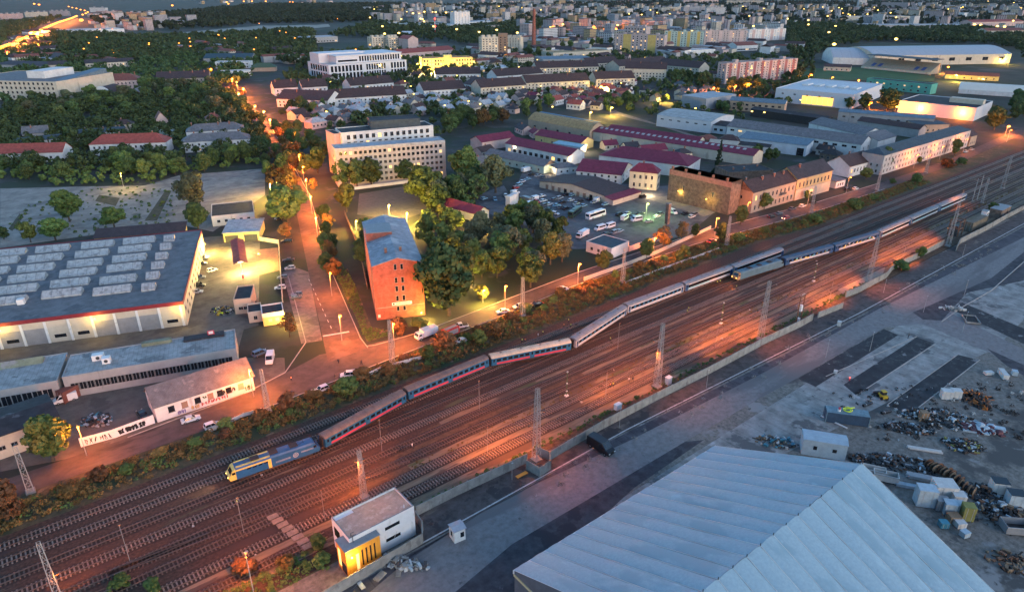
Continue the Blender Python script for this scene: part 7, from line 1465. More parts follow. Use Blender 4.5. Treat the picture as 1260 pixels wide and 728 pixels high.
# bus lot
VL = 'vehicles parked in the bus lot'
for x, y, to, k, c, lab in [
 (1560,0,0,'x','x','x'),
 (405,345,(480,320),'coach_bus','white','white touring coach in the middle of the bus lot'),(305,333,(350,300),'coach_bus','darkgreen','dark bus with bright green nose behind the white coach'),
 (545,355,(570,340),'minibus','white','white minibus in the open lot, left of a pair'),(602,362,(570,368),'minibus','white','white minibus in the open lot, right of a pair'),(425,405,(390,415),'minibus','white','white minibus parked before the depot office'),(472,395,(440,405),'minibus','white','white minibus next to the one before the depot office'),(340,440,(280,470),'truck','white','large white box truck beside the depot office'),
 (775,325,(800,335),'van','white','white van beyond the brick pillar'),(838,330,(860,322),'sedan','black','black car between brick pillar and fire wall'),(620,330,(640,325),'sedan','black','black car behind the white minibus pair'),(662,368,(690,362),'sedan','silver','pale car under the bare tree right of the minibuses'),(632,248,(655,240),'suv','black','black car before the cream corner house'),
 (415,268,(440,258),'van','white','white van at the brown doors of the cream depot'),(452,285,(470,280),'sedan','paleblue','pale blue car right of the depot van'),(290,240,(310,232),'hatch','paleblue','blue and white car at the depot doors'),(262,238,(282,232),'sedan','black','black car left of the blue one at the depot doors'),
 (210,330,(235,335),'hatch','white','white car alone near the white coach tail'),(145,245,(165,240),'sedan','white','white car in the back row of the lot'),(105,262,(80,268),'van','white','white van with an open bed in the back row'),(150,268,(175,262),'sedan','white','second white car just below the back row one'),(215,290,(240,282),'sedan','paleblue','pale blue car in the middle cluster'),(245,275,(270,268),'sedan','black','dark car behind the middle cluster'),(310,282,(335,272),'sedan','silver','silver car at the right of the middle cluster'),(260,305,(285,296),'sedan','black','black car below the middle cluster'),(180,310,(210,318),'sedan','darkgreen','dark green car behind the lone white one'),(305,300,(330,292),'sedan','grey','grey car next to the green-nosed bus'),(110,300,(80,290),'sedan','black','black car beside the red one in the cluster'),(65,270,(40,262),'truck','grey','grey flatbed-like truck at the left of the lot'),(120,272,(140,280),'hatch','red','small red car in the cluster'),
 (70,300,(40,310),'truck','white','white box truck at the lower left of the lot'),(50,330,(20,338),'van','white','white van below the lower left box truck'),(115,352,(130,340),'hatch','silver','silver car beside the grove'),(15,345,(-10,350),'sedan','black','dark car at the left lot edge by the grove'),
 (75,163,(95,158),'sedan','paleblue','pale blue car under the slate shed'),(125,147,(145,142),'sedan','silver','pale car near the mint shed wall'),(70,125,(95,118),'truck','white','white truck beside the slate shed hut'),(95,140,(115,135),'sedan','black','black car right of the white truck by the shed'),(15,232,(40,225),'van','white','white van crossing the lot entrance'),(18,205,(40,200),'hatch','red','dark red car above the lot entrance van'),(-30,245,(-10,270),'hatch','white','white hatchback at the entrance near the bungalow'),(-5,255,(20,265),'hatch','silver','silver hatchback next to the entrance one'),(-82,262,(-70,285),'hatch','paleblue','pale car beside the bungalow gable'),(-135,258,(-110,250),'hatch','paleblue','pale blue car behind the bungalow ridge')]:
    if k != 'x': car(Q(7,x,y), Q(7,*to), k, c, lab, VL)
for i, (x, y) in enumerate([(180,285),(205,262),(230,255),(330,270),(345,292),(285,265),(160,290),(130,315),(150,330),(90,318),(95,280),(235,300),(395,275),(375,260),(35,190),(50,175),(150,155),(560,330),(520,335),(590,348),(700,345),(720,330),(500,420),(455,430),(520,415),(870,345),(885,335)]):
    car(Q(7,x,y), Q(7,x+25,y-9), ['sedan','hatch','suv','sedan'][i % 4], ['white','grey','silver','black','paleblue'][i % 5], ['white','dark grey','silver','black','pale blue'][i % 5]+' car standing among the close rows of the bus lot', 'cars in the close rows of the bus lot')
for i, (x, y) in enumerate([(104,300),(112,355),(130,640),(118,690)]):
    car(Q(6,x,y), Q(6,x-45,y+4), 'hatch', ['silver','black','grey','white'][i], ['silver car parked by the big green street tree','black car parked under the big green street tree','grey car on the strip below the silver parked one','white car on the strip above the stop line'][i])
# yard containers and depot office
bld('flat-roofed depot office with dark blue roof and white rim beside the road', Q(7,360,462), Q(7,482,498), Q(7,565,462), 4.2, 'flat', 1, W_white, T_slate, [('F',1,1.3,1,3,1.2,1.3)], name='depot_office', cat='office', parapet=.35)
for q, lab in ((Z('D1',630,640),'white site container at the left of the bus lot'),):
    container(lab, P(*q), R(20), 8, 2.5, 5.2, W_white)
p = P(*Q(7,750,375)); t = thing('brick_pillar', 'tall square brick pillar standing in the bus lot', 'pillar', (p.x,p.y,0)); k = MB(); k.box(-.8,.8,-.8,.8,0,9.5,W_obrick); k.build('shaft', t); k = MB(); k.box(-.95,.95,-.95,.95,9.5,9.8,M_stone); k.build('cap', t)
wall('pale wall between the lit courtyard and the parking strip', px([(320,296),(343,300),(345,330),(348,372)]), 1.8, .25, W_cream, 6, 'boundary_wall', 'boundary walls')
for i, (x, y, k_, c_) in enumerate([(985,545,'hatch','grey'),(975,575,'sedan','black'),(965,640,'sedan','grey'),(960,680,'pickup','black'),(955,710,'hatch','silver')]):
    car(Q(5,x,y), Q(5,x+40,y-4), k_, c_, ['grey hatchback','black saloon','grey saloon','black pickup','silver hatchback'][i]+' parked nose out along the side of the skylight hall')
# roadside walls and fences
wall('long low white wall between the bus lot and the road trees', px([Q(7,350,650),Q(7,560,575),Q(7,700,520),Q(7,960,400)]), 1.5, .3, W_cream, 8, 'boundary_wall', 'boundary walls'); wall('pink-brown wall right of the depot office', px([Q(7,565,510),Q(7,690,465)]), 2.4, .25, W_pink, 6, 'boundary_wall', 'boundary walls')
wall('white fence wall below the grey concrete block', px([Q(6,400,220),Q(6,600,195),Q(6,740,178)]), 1.6, .2, W_white, 8, 'boundary_wall', 'boundary walls'); wall('brick-red garden wall left of the brick block', px([Q(6,430,330),Q(6,500,500),Q(6,540,690)]), 1.8, .25, W_obrick, 5, 'boundary_wall', 'boundary walls')
wall('white rail fence pieces between road and verge at the crossing', px([Q(10,520,415),Q(10,600,375),Q(10,800,320)]), 1.1, .08, W_white, 2.5, 'fence', 'white fence pieces along the verge'); wall('white rail fence pieces on the verge at the depot', px([Q(7,550,665),Q(7,720,600),Q(7,1000,500)]), .9, .08, W_white, 2.5, 'fence', 'white fence pieces along the verge'); wall('white rail fence left of the graffiti house mast', px([(258,532),(300,512),(322,506)]), 1.0, .08, W_white, 2.5, 'fence', 'white fence pieces along the verge')
# ================================================================ PEOPLE
WG = 'railway workers'
for px_, k, rz, lab in [(Q(13,1152,308),'walk_vest',-60,'worker in a yellow vest walking between tracks ahead of the yellow locomotive'),
 ((692,419) if 0 else Q(11,48,242),'stand_vest',10,'worker in a yellow vest behind the cream-roofed coach, leftmost'),(Q(11,64,242),'stand_orange',120,'worker in an orange vest behind the cream-roofed coach'),(Q(11,126,218),'stand_white',60,'person in a white top behind the cream-roofed coach'),(Q(11,149,205),'walk_vest',40,'worker in a yellow vest walking up the first track'),(Q(11,250,170),'point_orange',30,'worker in an orange vest pointing beside the coach joint'),(Q(11,273,145),'stand_vest',200,'worker in a yellow vest up the bank by the coach joint'),(Q(11,284,170),'stand_vest',160,'worker in a yellow vest right at the coach joint'),
 (Q(11,476,236),'stand_vest',-90,'worker alone in a yellow vest on the cleared ballast'),(Q(11,847,102),'walk_vest',20,'worker in a bright yellow vest before the white coaches'),(Q(11,853,88),'stand_vest',200,'second worker behind the one before the white coaches'),
 (Q(11,474,460),'walk_orange',-20,'worker in an orange vest on the southern track, left of a pair'),(Q(11,488,457),'walk_vest',-25,'worker in a yellow vest on the southern track, right of a pair'),(Q(11,565,434),'walk_white',-20,'person in a white top on the southern track'),(Q(11,584,430),'walk_dark',-20,'person in dark clothes on the southern track'),
 (Q(14,702,52),'walk_dark',20,'person in dark clothes between tracks below the first coach, left'),(Q(14,714,46),'stand_dark',200,'person in dark clothes next to the white-shirted one'),(Q(14,757,34),'walk_white',30,'white-shirted person between tracks below the first coach'),
 (Q(7,992,668),'stand_vest',100,'worker in a yellow vest left of the orange-lit locomotive nose'),(Q(7,1006,664),'walk_vest',-60,'worker in a yellow vest before the orange-lit locomotive nose'),(Q(7,1086,690),'stand_vest',60,'worker in a yellow vest below the grey-blue locomotive'),
 (Q(10,400,345),'stand_dark',-40,'person in dark clothes standing in the crossing'),(Q(10,511,350),'walk_dark',20,'person in dark clothes walking across the crossing, right'),(Q(10,383,418),'stand_dark',90,'person in dark clothes beside the patrol car'),(Q(10,172,428),'stand_orange',0,'person in orange at the low yard wall'),(Q(10,447,625),'walk_dark',70,'x'),(Q(6,445,612),'walk_dark',100,'person walking up the footpath left of the brick block'),(Q(12,697,222),'stand_dark',0,'lone dark figure at the end of the middle asphalt bed'),(Q(13,1450,300),'x',0,'x')]:
    if lab != 'x': person(px_, k, rz, lab, WG if 'worker' in lab else None)
# ================================================================ FAR TOWN AND WOODS
def forest(name, label, poly, spacing, hr, seed, m, size=1.6, nq=9, holes=()):
    rr = random.Random(seed); rs = np.random.RandomState(seed); g = [P(*q) for q in poly]; gp = [(q.x,q.y) for q in g]
    hp = [[P(*q).xy[:] for q in h] for h in holes]
    A = abs(sum(gp[i-1][0]*gp[i][1]-gp[i][0]*gp[i-1][1] for i in range(len(gp))))/2
    n = min(9000, int(A/spacing**2)); xs = [q[0] for q in gp]; ys = [q[1] for q in gp]; lob = []; k = 0
    while k < n*6 and len(lob) < n*4:
        k += 1; x, y = rr.uniform(min(xs),max(xs)), rr.uniform(min(ys),max(ys))
        if not inpoly(x, y, gp) or any(inpoly(x, y, h) for h in hp) or not free(x, y, 3): continue
        h = rr.uniform(*hr); r = h*.38
        for j in range(4): lob.append((x+rr.uniform(-r,r)*.8, y+rr.uniform(-r,r)*.8, h*rr.uniform(.3,.8), r*rr.uniform(.5,.8)))
    q = leaves(rs, lob, len(lob)*nq, size); q[:,2] = np.maximum(q[:,2], .05)
    o = link(name, leafmesh(name, q, m)); tag(o, label, 'woodland', None, 'stuff'); return o
M_wood = mat('woodland', (.026,.044,.021), .85, 0, .03, c2=(.065,.088,.036), spec=.1); M_wood2 = mat('woodland_far', (.018,.030,.018), .85, 0, .02, c2=(.040,.052,.027), spec=.1)
forest('woodland', 'dark woodland between the villa quarter and the pale meadow', [Q(1,0,300),Q(1,240,170),Q(1,830,190),Q(1,1259,165),Q(2,280,150),Q(2,290,330),Q(2,150,320),Q(1,1250,300),Q(1,900,280),Q(1,640,320),Q(1,300,340)], 12, (9,16), 1, M_wood, holes=[[Q(1,0,250),Q(1,230,130),Q(1,260,200),Q(1,100,280)]])
forest('woodland', 'dark far woodland beyond the pale meadow up to the horizon', [Q(1,430,90),Q(1,900,60),Q(1,1259,25),Q(2,700,20),Q(2,680,90),Q(2,420,110),Q(1,1259,115),Q(1,860,150),Q(1,500,130)], 24, (10,17), 2, M_wood2, 3.4, 8)
forest('woodland', 'dark wooded belt right of the pale slabs and beyond the arena', [Q(4,120,120),Q(4,400,130),Q(4,600,150),Q(4,1000,140),Q(4,1259,170),Q(4,1259,300),Q(4,1210,240),Q(4,1100,215),Q(4,540,200),Q(4,330,230),Q(4,160,330),Q(4,110,230)], 12, (9,15), 3, M_wood)
forest('woodland', 'dark trees between the far blocks and the brick chimney', [Q(2,350,180),Q(2,560,110),Q(2,960,140),Q(2,1259,110),Q(3,480,95),Q(3,490,130),Q(3,110,160),Q(2,1250,170),Q(2,1090,240),Q(2,930,200),Q(2,700,190)], 15, (9,15), 4, M_wood)
forest('woodland', 'tree cover between the boulevard and the pale slabs, far left', [Q(1,0,120),Q(1,300,85),Q(1,240,110),Q(1,0,215)], 18, (9,15), 5, M_wood, 2.4)
forest('woodland', 'scattered trees through the far eastern town', [Q(2,640,30),Q(3,600,10),Q(4,1259,10),Q(4,1259,120),Q(4,120,120),Q(3,1140,130),Q(3,480,100),Q(2,900,110)], 46, (9,16), 6, M_wood2, 3.2, 8)
forest('woodland', 'tree mass between industrial halls and the sports ground', [Q(4,60,330),Q(4,170,320),Q(4,180,395),Q(4,0,385)], 9, (7,12), 7, M_wood)
forest('woodland', 'garden trees among the old houses behind the modern block', [Z('C3',200,150),Z('C4',1100,150),Z('C4',1100,420),Z('C4',300,440),Z('C3',500,380),Z('C3',0,300)], 17, (5,9), 8, M_wood, .9, 14)
forest('woodland', 'garden trees among the far terraces', [Z('C3',0,0),Z('C4',700,-20),Z('C5',900,-60),Z('C6',300,60),Z('C5',1000,160),Z('C4',1100,60),Z('C3',500,100)], 22, (7,11), 9, M_wood, 1.2, 12)
forest('woodland', 'dense garden woodland around the villas left of the lamp-lit street', [Q(1,0,540),Q(1,300,470),Q(1,560,480),Q(1,760,420),Q(1,1030,400),Q(1,1180,540),(316,150),(340,195),(215,210),(0,215)], 8, (6,11), 11, M_leafd, .75, 20)
forest('woodland', 'garden trees and bushes between grove, car park and flats', [Q(6,760,230),Q(6,930,200),Q(6,1130,300),Q(6,1000,330),Q(6,1040,520),Q(6,850,560),Q(6,760,400),Q(6,850,330)], 6, (4,8), 12, M_leaf, .55, 30)
forest('woodland', 'roadside trees and bushes around the upper side street', [Q(6,60,60),Q(6,130,40),Q(6,170,220),Q(6,60,260)], 6, (4,8), 13, M_leafr, .6, 26)
forest('woodland', 'garden greenery filling the gaps between the town houses and sheds', [(395,62),(690,62),(1000,70),(1010,120),(900,150),(640,130),(560,170),(400,170),(330,110)], 17, (5,9), 14, M_leafd, 1.0, 14)
forest('woodland', 'garden trees around the left institutional buildings', [(0,50),(300,45),(330,80),(290,110),(130,105),(0,135)], 13, (7,12), 15, M_leafd, 1.1, 14)
forest('woodland', 'low bushes along the far edge of the waste ground', [(0,222),Q(5,300,192),Q(5,700,182),Q(5,870,132),Q(5,1259,92),Q(5,1259,60),Q(5,600,120),(0,204)], 5, (2,4), 16, M_leaf, .5, 16)
def gridmat(name, wall, win, bw, rh, lit=.0):
    """facade of a far block: rows of small dark windows laid out in metres"""
    m = mat(name, wall, .85, .15, .05); n, l = m.node_tree.nodes, m.node_tree.links; b = n['Principled BSDF']; old = b.inputs['Base Color'].links[0].from_socket
    tc = n.new('ShaderNodeTexCoord'); sp = n.new('ShaderNodeSeparateXYZ'); l.new(tc.outputs['Object'], sp.inputs[0]); ad = n.new('ShaderNodeMath'); l.new(sp.outputs[0], ad.inputs[0]); l.new(sp.outputs[1], ad.inputs[1])
    cb = n.new('ShaderNodeCombineXYZ'); l.new(ad.outputs[0], cb.inputs[0]); l.new(sp.outputs[2], cb.inputs[1])
    br = n.new('ShaderNodeTexBrick'); br.offset = 0; br.inputs['Scale'].default_value = 1; br.inputs['Brick Width'].default_value = bw; br.inputs['Row Height'].default_value = rh; br.inputs['Mortar Size'].default_value = rh*.24; br.inputs['Mortar Smooth'].default_value = 0
    br.inputs['Color1'].default_value = (*win,1); br.inputs['Color2'].default_value = (win[0]*3.2,win[1]*3.0,win[2]*2.6,1); l.new(old, br.inputs['Mortar']); l.new(cb.outputs[0], br.inputs[0]); l.new(br.outputs[0], b.inputs['Base Color'])
    return m
FB = [gridmat('facade_'+k, c, (.03,.032,.04), bw, 3.0) for k, c, bw in (('pink',(.42,.33,.31),3.6),('cream',(.45,.40,.32),3.2),('grey',(.32,.31,.32),4.2),('white',(.50,.49,.48),3.4),('ochre',(.42,.29,.15),3.8))]
def far(label, A, B, basey, D, fm, group=None, seg=0):
    h = hb((A[0], basey), A[1]); a, b = P(*A, h), P(*B, h); u = (b-a).xy; W = u.length
    t = thing('apartment_block', label, 'apartment block', (a.x,a.y,0), math.atan2(u.y,u.x), group); n = max(1, seg); rr = random.Random(int(A[0]*10))
    k = MB()
    for i in range(n): hh = h*rr.uniform(.93,1.04) if n > 1 else h; k.box(W*i/n,W*(i+1)/n-.3,rr.uniform(0,2) if n > 1 else 0,D,-1,hh,fm,T_gravel)
    k.build('wall', t); k = MB()
    for i in range(max(2, n)): x = W*(i+.5)/max(2, n); k.box(x-3,x+3,D*.3,D*.7,h*1.03,h*1.03+3,W_grey)
    k.build('roof_house', t)
FG = 'far apartment blocks'
for i, (lab, A, B, by, D) in enumerate([
 ('long pale slab at the far left horizon edge, left run',Q(1,0,70),Q(1,110,66),Q(1,0,95)[1],16),('long pale slab on the far left, middle run with greenish end',Q(1,118,60),Q(1,230,58),Q(1,118,84)[1],16),('long pale slab on the far left, right run before the boulevard',Q(1,236,54),Q(1,326,54),Q(1,236,78)[1],16),
 ('cream block beside the boulevard bend with a lamp on its roof',Q(1,432,38),Q(1,510,38),Q(1,432,66)[1],18),('cream block right behind the boulevard bend one',Q(1,512,56),Q(1,570,54),Q(1,512,82)[1],18),('pinkish double block in the far wood, left of the ochre one',Q(1,606,60),Q(1,680,64),Q(1,606,98)[1],18),('ochre block in the far wood',Q(1,692,56),Q(1,772,62),Q(1,692,90)[1],18),
 ('pink panel row behind the chimney, left half',Q(3,90,38),Q(3,190,34),Q(3,90,66)[1],16),('pink panel row behind the chimney, right half',Q(3,192,34),Q(3,300,30),Q(3,192,62)[1],16),('far tower over the panel row, leftmost pale one',Q(3,50,8),Q(3,84,8),Q(3,50,36)[1],20),('far tower over the panel row, second pale one',Q(3,105,4),Q(3,138,4),Q(3,105,30)[1],20),('far tower over the panel row, third pale one',Q(3,165,2),Q(3,200,2),Q(3,165,28)[1],20),('far orange-lit tower over the panel row, rightmost',Q(3,228,0),Q(3,260,0),Q(3,228,26)[1],20),
 ('long pale panel row on the right horizon, first run',Q(3,725,36),Q(3,830,32),Q(3,725,66)[1],16),('long pale panel row on the right horizon, second run',Q(3,832,34),Q(3,940,32),Q(3,832,70)[1],16),('long pale panel row on the right horizon, third run',Q(3,942,36),Q(3,1035,36),Q(3,942,76)[1],16),('topmost panel row in front of the horizon, centre right',Q(3,830,2),Q(3,1000,0),Q(3,830,18)[1],16),('topmost panel row in front of the horizon, far right',Q(3,1040,4),Q(3,1220,4),Q(3,1040,22)[1],16),('ochre-lit block with bright lamps right of the panel row',Q(3,1190,48),Q(3,1259,48),Q(3,1190,68)[1],18),
 ('white block pair on the right horizon with a dark top',Q(4,462,2),Q(4,500,2),Q(4,462,34)[1],20),('wide pale block on the right horizon',Q(4,570,12),Q(4,700,14),Q(4,570,38)[1],18),('orange brick block right of the slim white tower',Q(2,1115,66),Q(2,1150,66),Q(2,1115,98)[1],20),('grey block beside the orange brick one',Q(2,1150,64),Q(2,1178,64),Q(2,1150,102)[1],20),('grey end block beside the grey and orange pair',Q(2,1232,64),Q(2,1258,64),Q(2,1232,100)[1],20),('yellow-lit factory tower among the far yellow lights',Q(2,820,16),Q(2,868,16),Q(2,820,62)[1],30)]):
    far(lab, A, B, by, D, FB[4] if ('ochre' in lab or 'orange' in lab or 'yellow' in lab) else FB[[0,1,2,3][i % 4]] if 'pink' not in lab else FB[0], FG, seg=4 if 'row' in lab or 'long' in lab else 0)
for lab, A, B, D, h, rm, wl in [('very long grey-roofed factory behind the dark wood, right',Q(4,430,122),Q(4,990,122),60,9,T_lgrey,W_grey),('long white factory in the far left wood',Q(1,300,150),Q(1,600,140),60,9,T_lgrey,W_white),('white-roofed store row at the far boulevard',Q(1,770,98),Q(1,900,100),50,8,T_lgrey,W_white),('pale factory roofs right of the slim white tower',Q(2,1030,108),Q(2,1259,100),70,9,T_lgrey,W_white),('long white warehouse behind the radio mast',Q(2,640,112),Q(2,940,122),60,9,T_lgrey,W_white),('tan school roofs left of the brown terraces',Q(3,200,258),Q(3,480,246),40,8,T_tan,W_cream),('blue-grey sports roof above the brown terraces',Q(3,150,290),Q(3,400,285),50,9,T_blue,W_grey),('low white building at the brick chimney foot',Q(3,120,178),Q(3,240,176),30,9,T_lgrey,W_white),('red-roofed railway works with lamps left of the tower',Q(3,300,162),Q(3,500,158),60,8,T_red,W_pink),('red-roofed barracks left of the palace-like building',Q(2,700,260),Q(2,960,240),30,8,T_red,W_pink),('white flat clinic before the pink apartment slab',Q(3,800,248),Q(3,985,240),25,9,T_lgrey,W_white),('red-roofed house with white gable right of the clinic',Q(3,1090,222),Q(3,1190,218),25,9,T_rust,W_white),('white low blocks at the upper right wood',Q(4,890,62),Q(4,970,64),40,14,T_lgrey,W_white),('cream arcaded building at the right edge of the wood',Q(4,1080,150),Q(4,1259,148),30,12,T_rust,W_cream),('red-roofed houses row at the right horizon edge',Q(4,1010,108),Q(4,1259,104),40,12,T_red,W_pink),('pale hall by the far yellow lights, right of centre',Q(4,380,82),Q(4,720,80),50,12,T_lgrey,W_cream),('dark box-like hall beyond the meadow',Q(2,220,185),Q(2,395,178),50,10,T_lgrey,W_grey),('white domed hall beside the cream twin blocks',Q(2,705,165),Q(2,752,165),25,6,T_wht,W_white),('pink block between the twin blocks and the red barracks',Q(2,690,185),Q(2,735,190),20,20,T_red,W_pink),('white sports canopy below the palace-like building',Q(2,1075,335),Q(2,1259,325),30,5,T_wht,W_white),('low lit shop row under the far left slabs',Q(1,60,104),Q(1,240,98),40,7,T_lgrey,W_cream),('lit pavilion row right of the far ochre block',Q(1,770,100),Q(1,895,106),40,8,T_lgrey,W_pink)]:
    bld(lab, A, B, D, h, 'arc' if 'dome' in lab else 'gx' if rm in (T_red,T_rust) else 'flat', 5, wl, rm, [('F',1,1.5,1,12,3,2)] if D > 20 else [], name='distant_building', cat='building', lit=.5 if 'lit' in lab else .1)
FH = {}
def farhouse(kind, rr):
    i = rr.randrange(6); key = (kind, i)
    if key not in FH:
        r2 = random.Random(i*7+len(kind)); k = MB(); parts = r2.randint(1, 3)
        for j in range(parts):
            W, D, h = r2.uniform(14,40), r2.uniform(10,20), (r2.uniform(5,12) if kind == 'low' else r2.uniform(14,30)); x, y = r2.uniform(-14,14)*(parts > 1), r2.uniform(-14,14)*(parts > 1)
            wl = FB[r2.randrange(5)] if kind != 'low' else r2.choice([W_cream,W_white,W_grey,W_pink,FB[1]]); rm = T_gravel if kind != 'low' else r2.choice([T_rust,T_brown,T_lgrey,T_lgrey,T_dark,T_grey])
            k.box(x-W/2,x+W/2,y-D/2,y+D/2,-1,h+j*.3,wl,rm)
            if kind == 'low' and rm in (T_rust,T_brown,T_dark): k.xprism([(y-D/2-.4,h+j*.3+.02),(y,h+D*.28),(y+D/2+.4,h+j*.3+.02)], x-W/2-.4, x+W/2+.4, rm)
        FH[key] = k.data('distant_house')
    return FH[key]
def suburb(poly, n, label, group, seed, tall=.12):
    pts, rr = sample(poly, n, seed); k = 0
    for x, y in pts:
        if k >= n: break
        if not free(x, y, 18): continue
        link('distant_house', farhouse('tall' if rr.random() < tall else 'low', rr), None, (x,y,0), rr.choice([.2,.2+math.pi/2])+rr.uniform(-.2,.2), label, 'building', group); k += 1
suburb([Q(2,640,20),Q(2,1259,10),Q(2,1259,95),Q(2,960,90),Q(2,660,75)], 70, 'one of the small far buildings around the yellow-lit factory', 'far buildings by the yellow factory', 1)
suburb([Q(3,0,5),Q(3,700,8),Q(3,720,95),Q(3,480,110),Q(3,300,80),Q(3,0,70)], 70, 'one of the far buildings between the chimney and the right panel row', 'far buildings right of the chimney', 2)
suburb([Q(3,700,75),Q(3,1259,75),Q(3,1180,125),Q(3,900,125),Q(3,650,115)], 26, 'one of the low far buildings in front of the long pale panel row', 'far buildings below the panel row', 3, 0)
suburb([Q(4,0,8),Q(4,1259,6),Q(4,1259,100),Q(4,700,90),Q(4,0,70)], 80, 'one of the far buildings of the town beyond the arena', 'far buildings beyond the arena', 4)
suburb([Q(1,440,60),Q(1,900,80),Q(1,860,120),Q(1,440,125)], 22, 'one of the low far buildings right of the boulevard bend', 'far buildings at the boulevard bend', 5, 0)
suburb([Q(1,0,215),Q(1,240,150),Q(1,240,225),Q(1,60,270)], 10, 'one of the low buildings glowing beside the distant boulevard', 'buildings at the boulevard', 6, 0)
suburb([Q(1,900,10),Q(2,640,10),Q(2,600,20),Q(1,950,22)], 12, 'one of the specks of far industry on the left horizon', 'far industry on the horizon', 7, .3)
suburb([Q(1,0,330),Q(1,0,300),Q(1,240,240),Q(1,700,330),Q(1,700,350),Q(1,420,310)], 14, 'one of the dark roofs in the wood behind the red-tiled old building', 'roofs in the far left wood', 8, 0)
suburb([Q(1,640,280),Q(1,1000,230),Q(1,1259,220),Q(2,280,250),Q(2,280,310),Q(1,1259,300),Q(1,1000,290)], 16, 'one of the low buildings between the ochre ruin and the white office building', 'low buildings left of the office building', 9, 0)
suburb([Q(2,740,240),Q(2,1090,250),Q(2,1259,290),Q(3,60,300),Q(3,60,330),Q(2,1259,330),Q(2,1060,330),Q(2,1060,260)], 16, 'one of the low buildings around the palace-like building', 'low buildings by the palace', 10, 0)
suburb([Q(3,120,180),Q(3,480,200),Q(3,500,270),Q(3,480,300),Q(3,120,270)], 14, 'one of the low buildings in the park right of the brick chimney', 'low buildings in the chimney park', 11, 0)
suburb([Q(3,740,235),Q(3,1150,225),Q(4,0,215),Q(4,150,210),Q(4,150,250),Q(3,1150,260),Q(3,960,270),Q(3,760,290)], 16, 'one of the low buildings below the pink apartment slabs', 'low buildings below the pink slabs', 12, 0)
def townmass(poly, n, label, seed):
    pts, rr = sample(poly, n, seed); k = MB(); c = 0
    for x, y in pts:
        if c >= n: break
        if not free(x, y, 14): continue
        c += 1; a = rr.choice([.2,1.77])+rr.uniform(-.2,.2); W, D, h = rr.uniform(14,42), rr.uniform(9,18), rr.choice([6,7,9,12,18,26]); wl = rr.choice(FB); ca, sa = math.cos(a), math.sin(a)
        k.cbox((x,y,-1), a, W, D, h+1, wl); k.cbox((x,y,h), a, W+.8, D+.8, .6, rr.choice([T_rust,T_brown,T_lgrey,T_grey,T_gravel,T_lgrey]))
    o = k.build('distant_town', None, kind='stuff'); o['label'] = label; o['category'] = 'town'
townmass([(450,12),(1262,8),(1262,22),(1262,34),(900,32),(640,40),(470,34)], 900, 'closely packed far town roofs spreading to the right horizon', 1)
townmass([(640,30),(960,28),(950,50),(760,58),(640,55)], 200, 'far roofs between the brick chimney and the panel rows', 2)
townmass([(100,28),(240,22),(240,36),(110,40)], 60, 'far roofs right of the distant boulevard', 3)
rr = random.Random(9)
farlamps([(rr.uniform(450,1258), 8+34*rr.random()**1.3) for _ in range(90)], 'one of the tiny warm lights scattered over the far town', 'tiny lights of the far town', 0, M_lampy, 2.6, h=14)
farlamps([(rr.uniform(100,460), 22+40*rr.random()) for _ in range(26)], 'one of the tiny warm lights scattered through the far left wood', 'tiny lights in the far left wood', 0, M_lamp, 1.3, h=14)
farlamps([(rr.uniform(395,1000), 66+80*rr.random()**1.4) for _ in range(46)], 'one of the tiny warm lights between the roofs of the middle town', 'tiny lights of the middle town', 0, M_lampy, .8, h=7)
# low hills on the horizon
M_hill = mat('far_hills', (.03,.04,.045), .95, .3, .001)
k = MB(); rr = random.Random(3)
for j in range(2):
    pts = []; n = 60
    for i in range(n+1):
        a = YAW + R(48) - R(96)*i/n; d = 19000+j*3000; pts.append((math.cos(a)*d, math.sin(a)*d, 60+90*j+40*math.sin(i*.35+j)+rr.uniform(-10,10)))
    for p, q in zip(pts, pts[1:]): k.face([(p[0]*.93,p[1]*.93,-5),(q[0]*.93,q[1]*.93,-5),q,p], M_hill); k.face([p,q,(q[0]*1.1,q[1]*1.1,-5),(p[0]*1.1,p[1]*1.1,-5)], M_hill)
k.build('hills', kind='structure')
# evening haze
HZ = bpy.data.materials.new('haze'); HZ.use_nodes = True; n = HZ.node_tree.nodes; n.remove(n['Principled BSDF']); v = n.new('ShaderNodeVolumePrincipled'); v.inputs['Color'].default_value = (.75,.85,1,1); v.inputs['Density'].default_value = 0.9e-5; v.inputs['Anisotropy'].default_value = .2
HZ.node_tree.links.new(v.outputs[0], n['Material Output'].inputs['Volume'])
k = MB(); k.box(-3500,47000,-31000,47000,-6,290,HZ); hz = k.build('haze', kind='stuff'); tag(hz, 'thin blue evening haze over the whole town', 'haze')
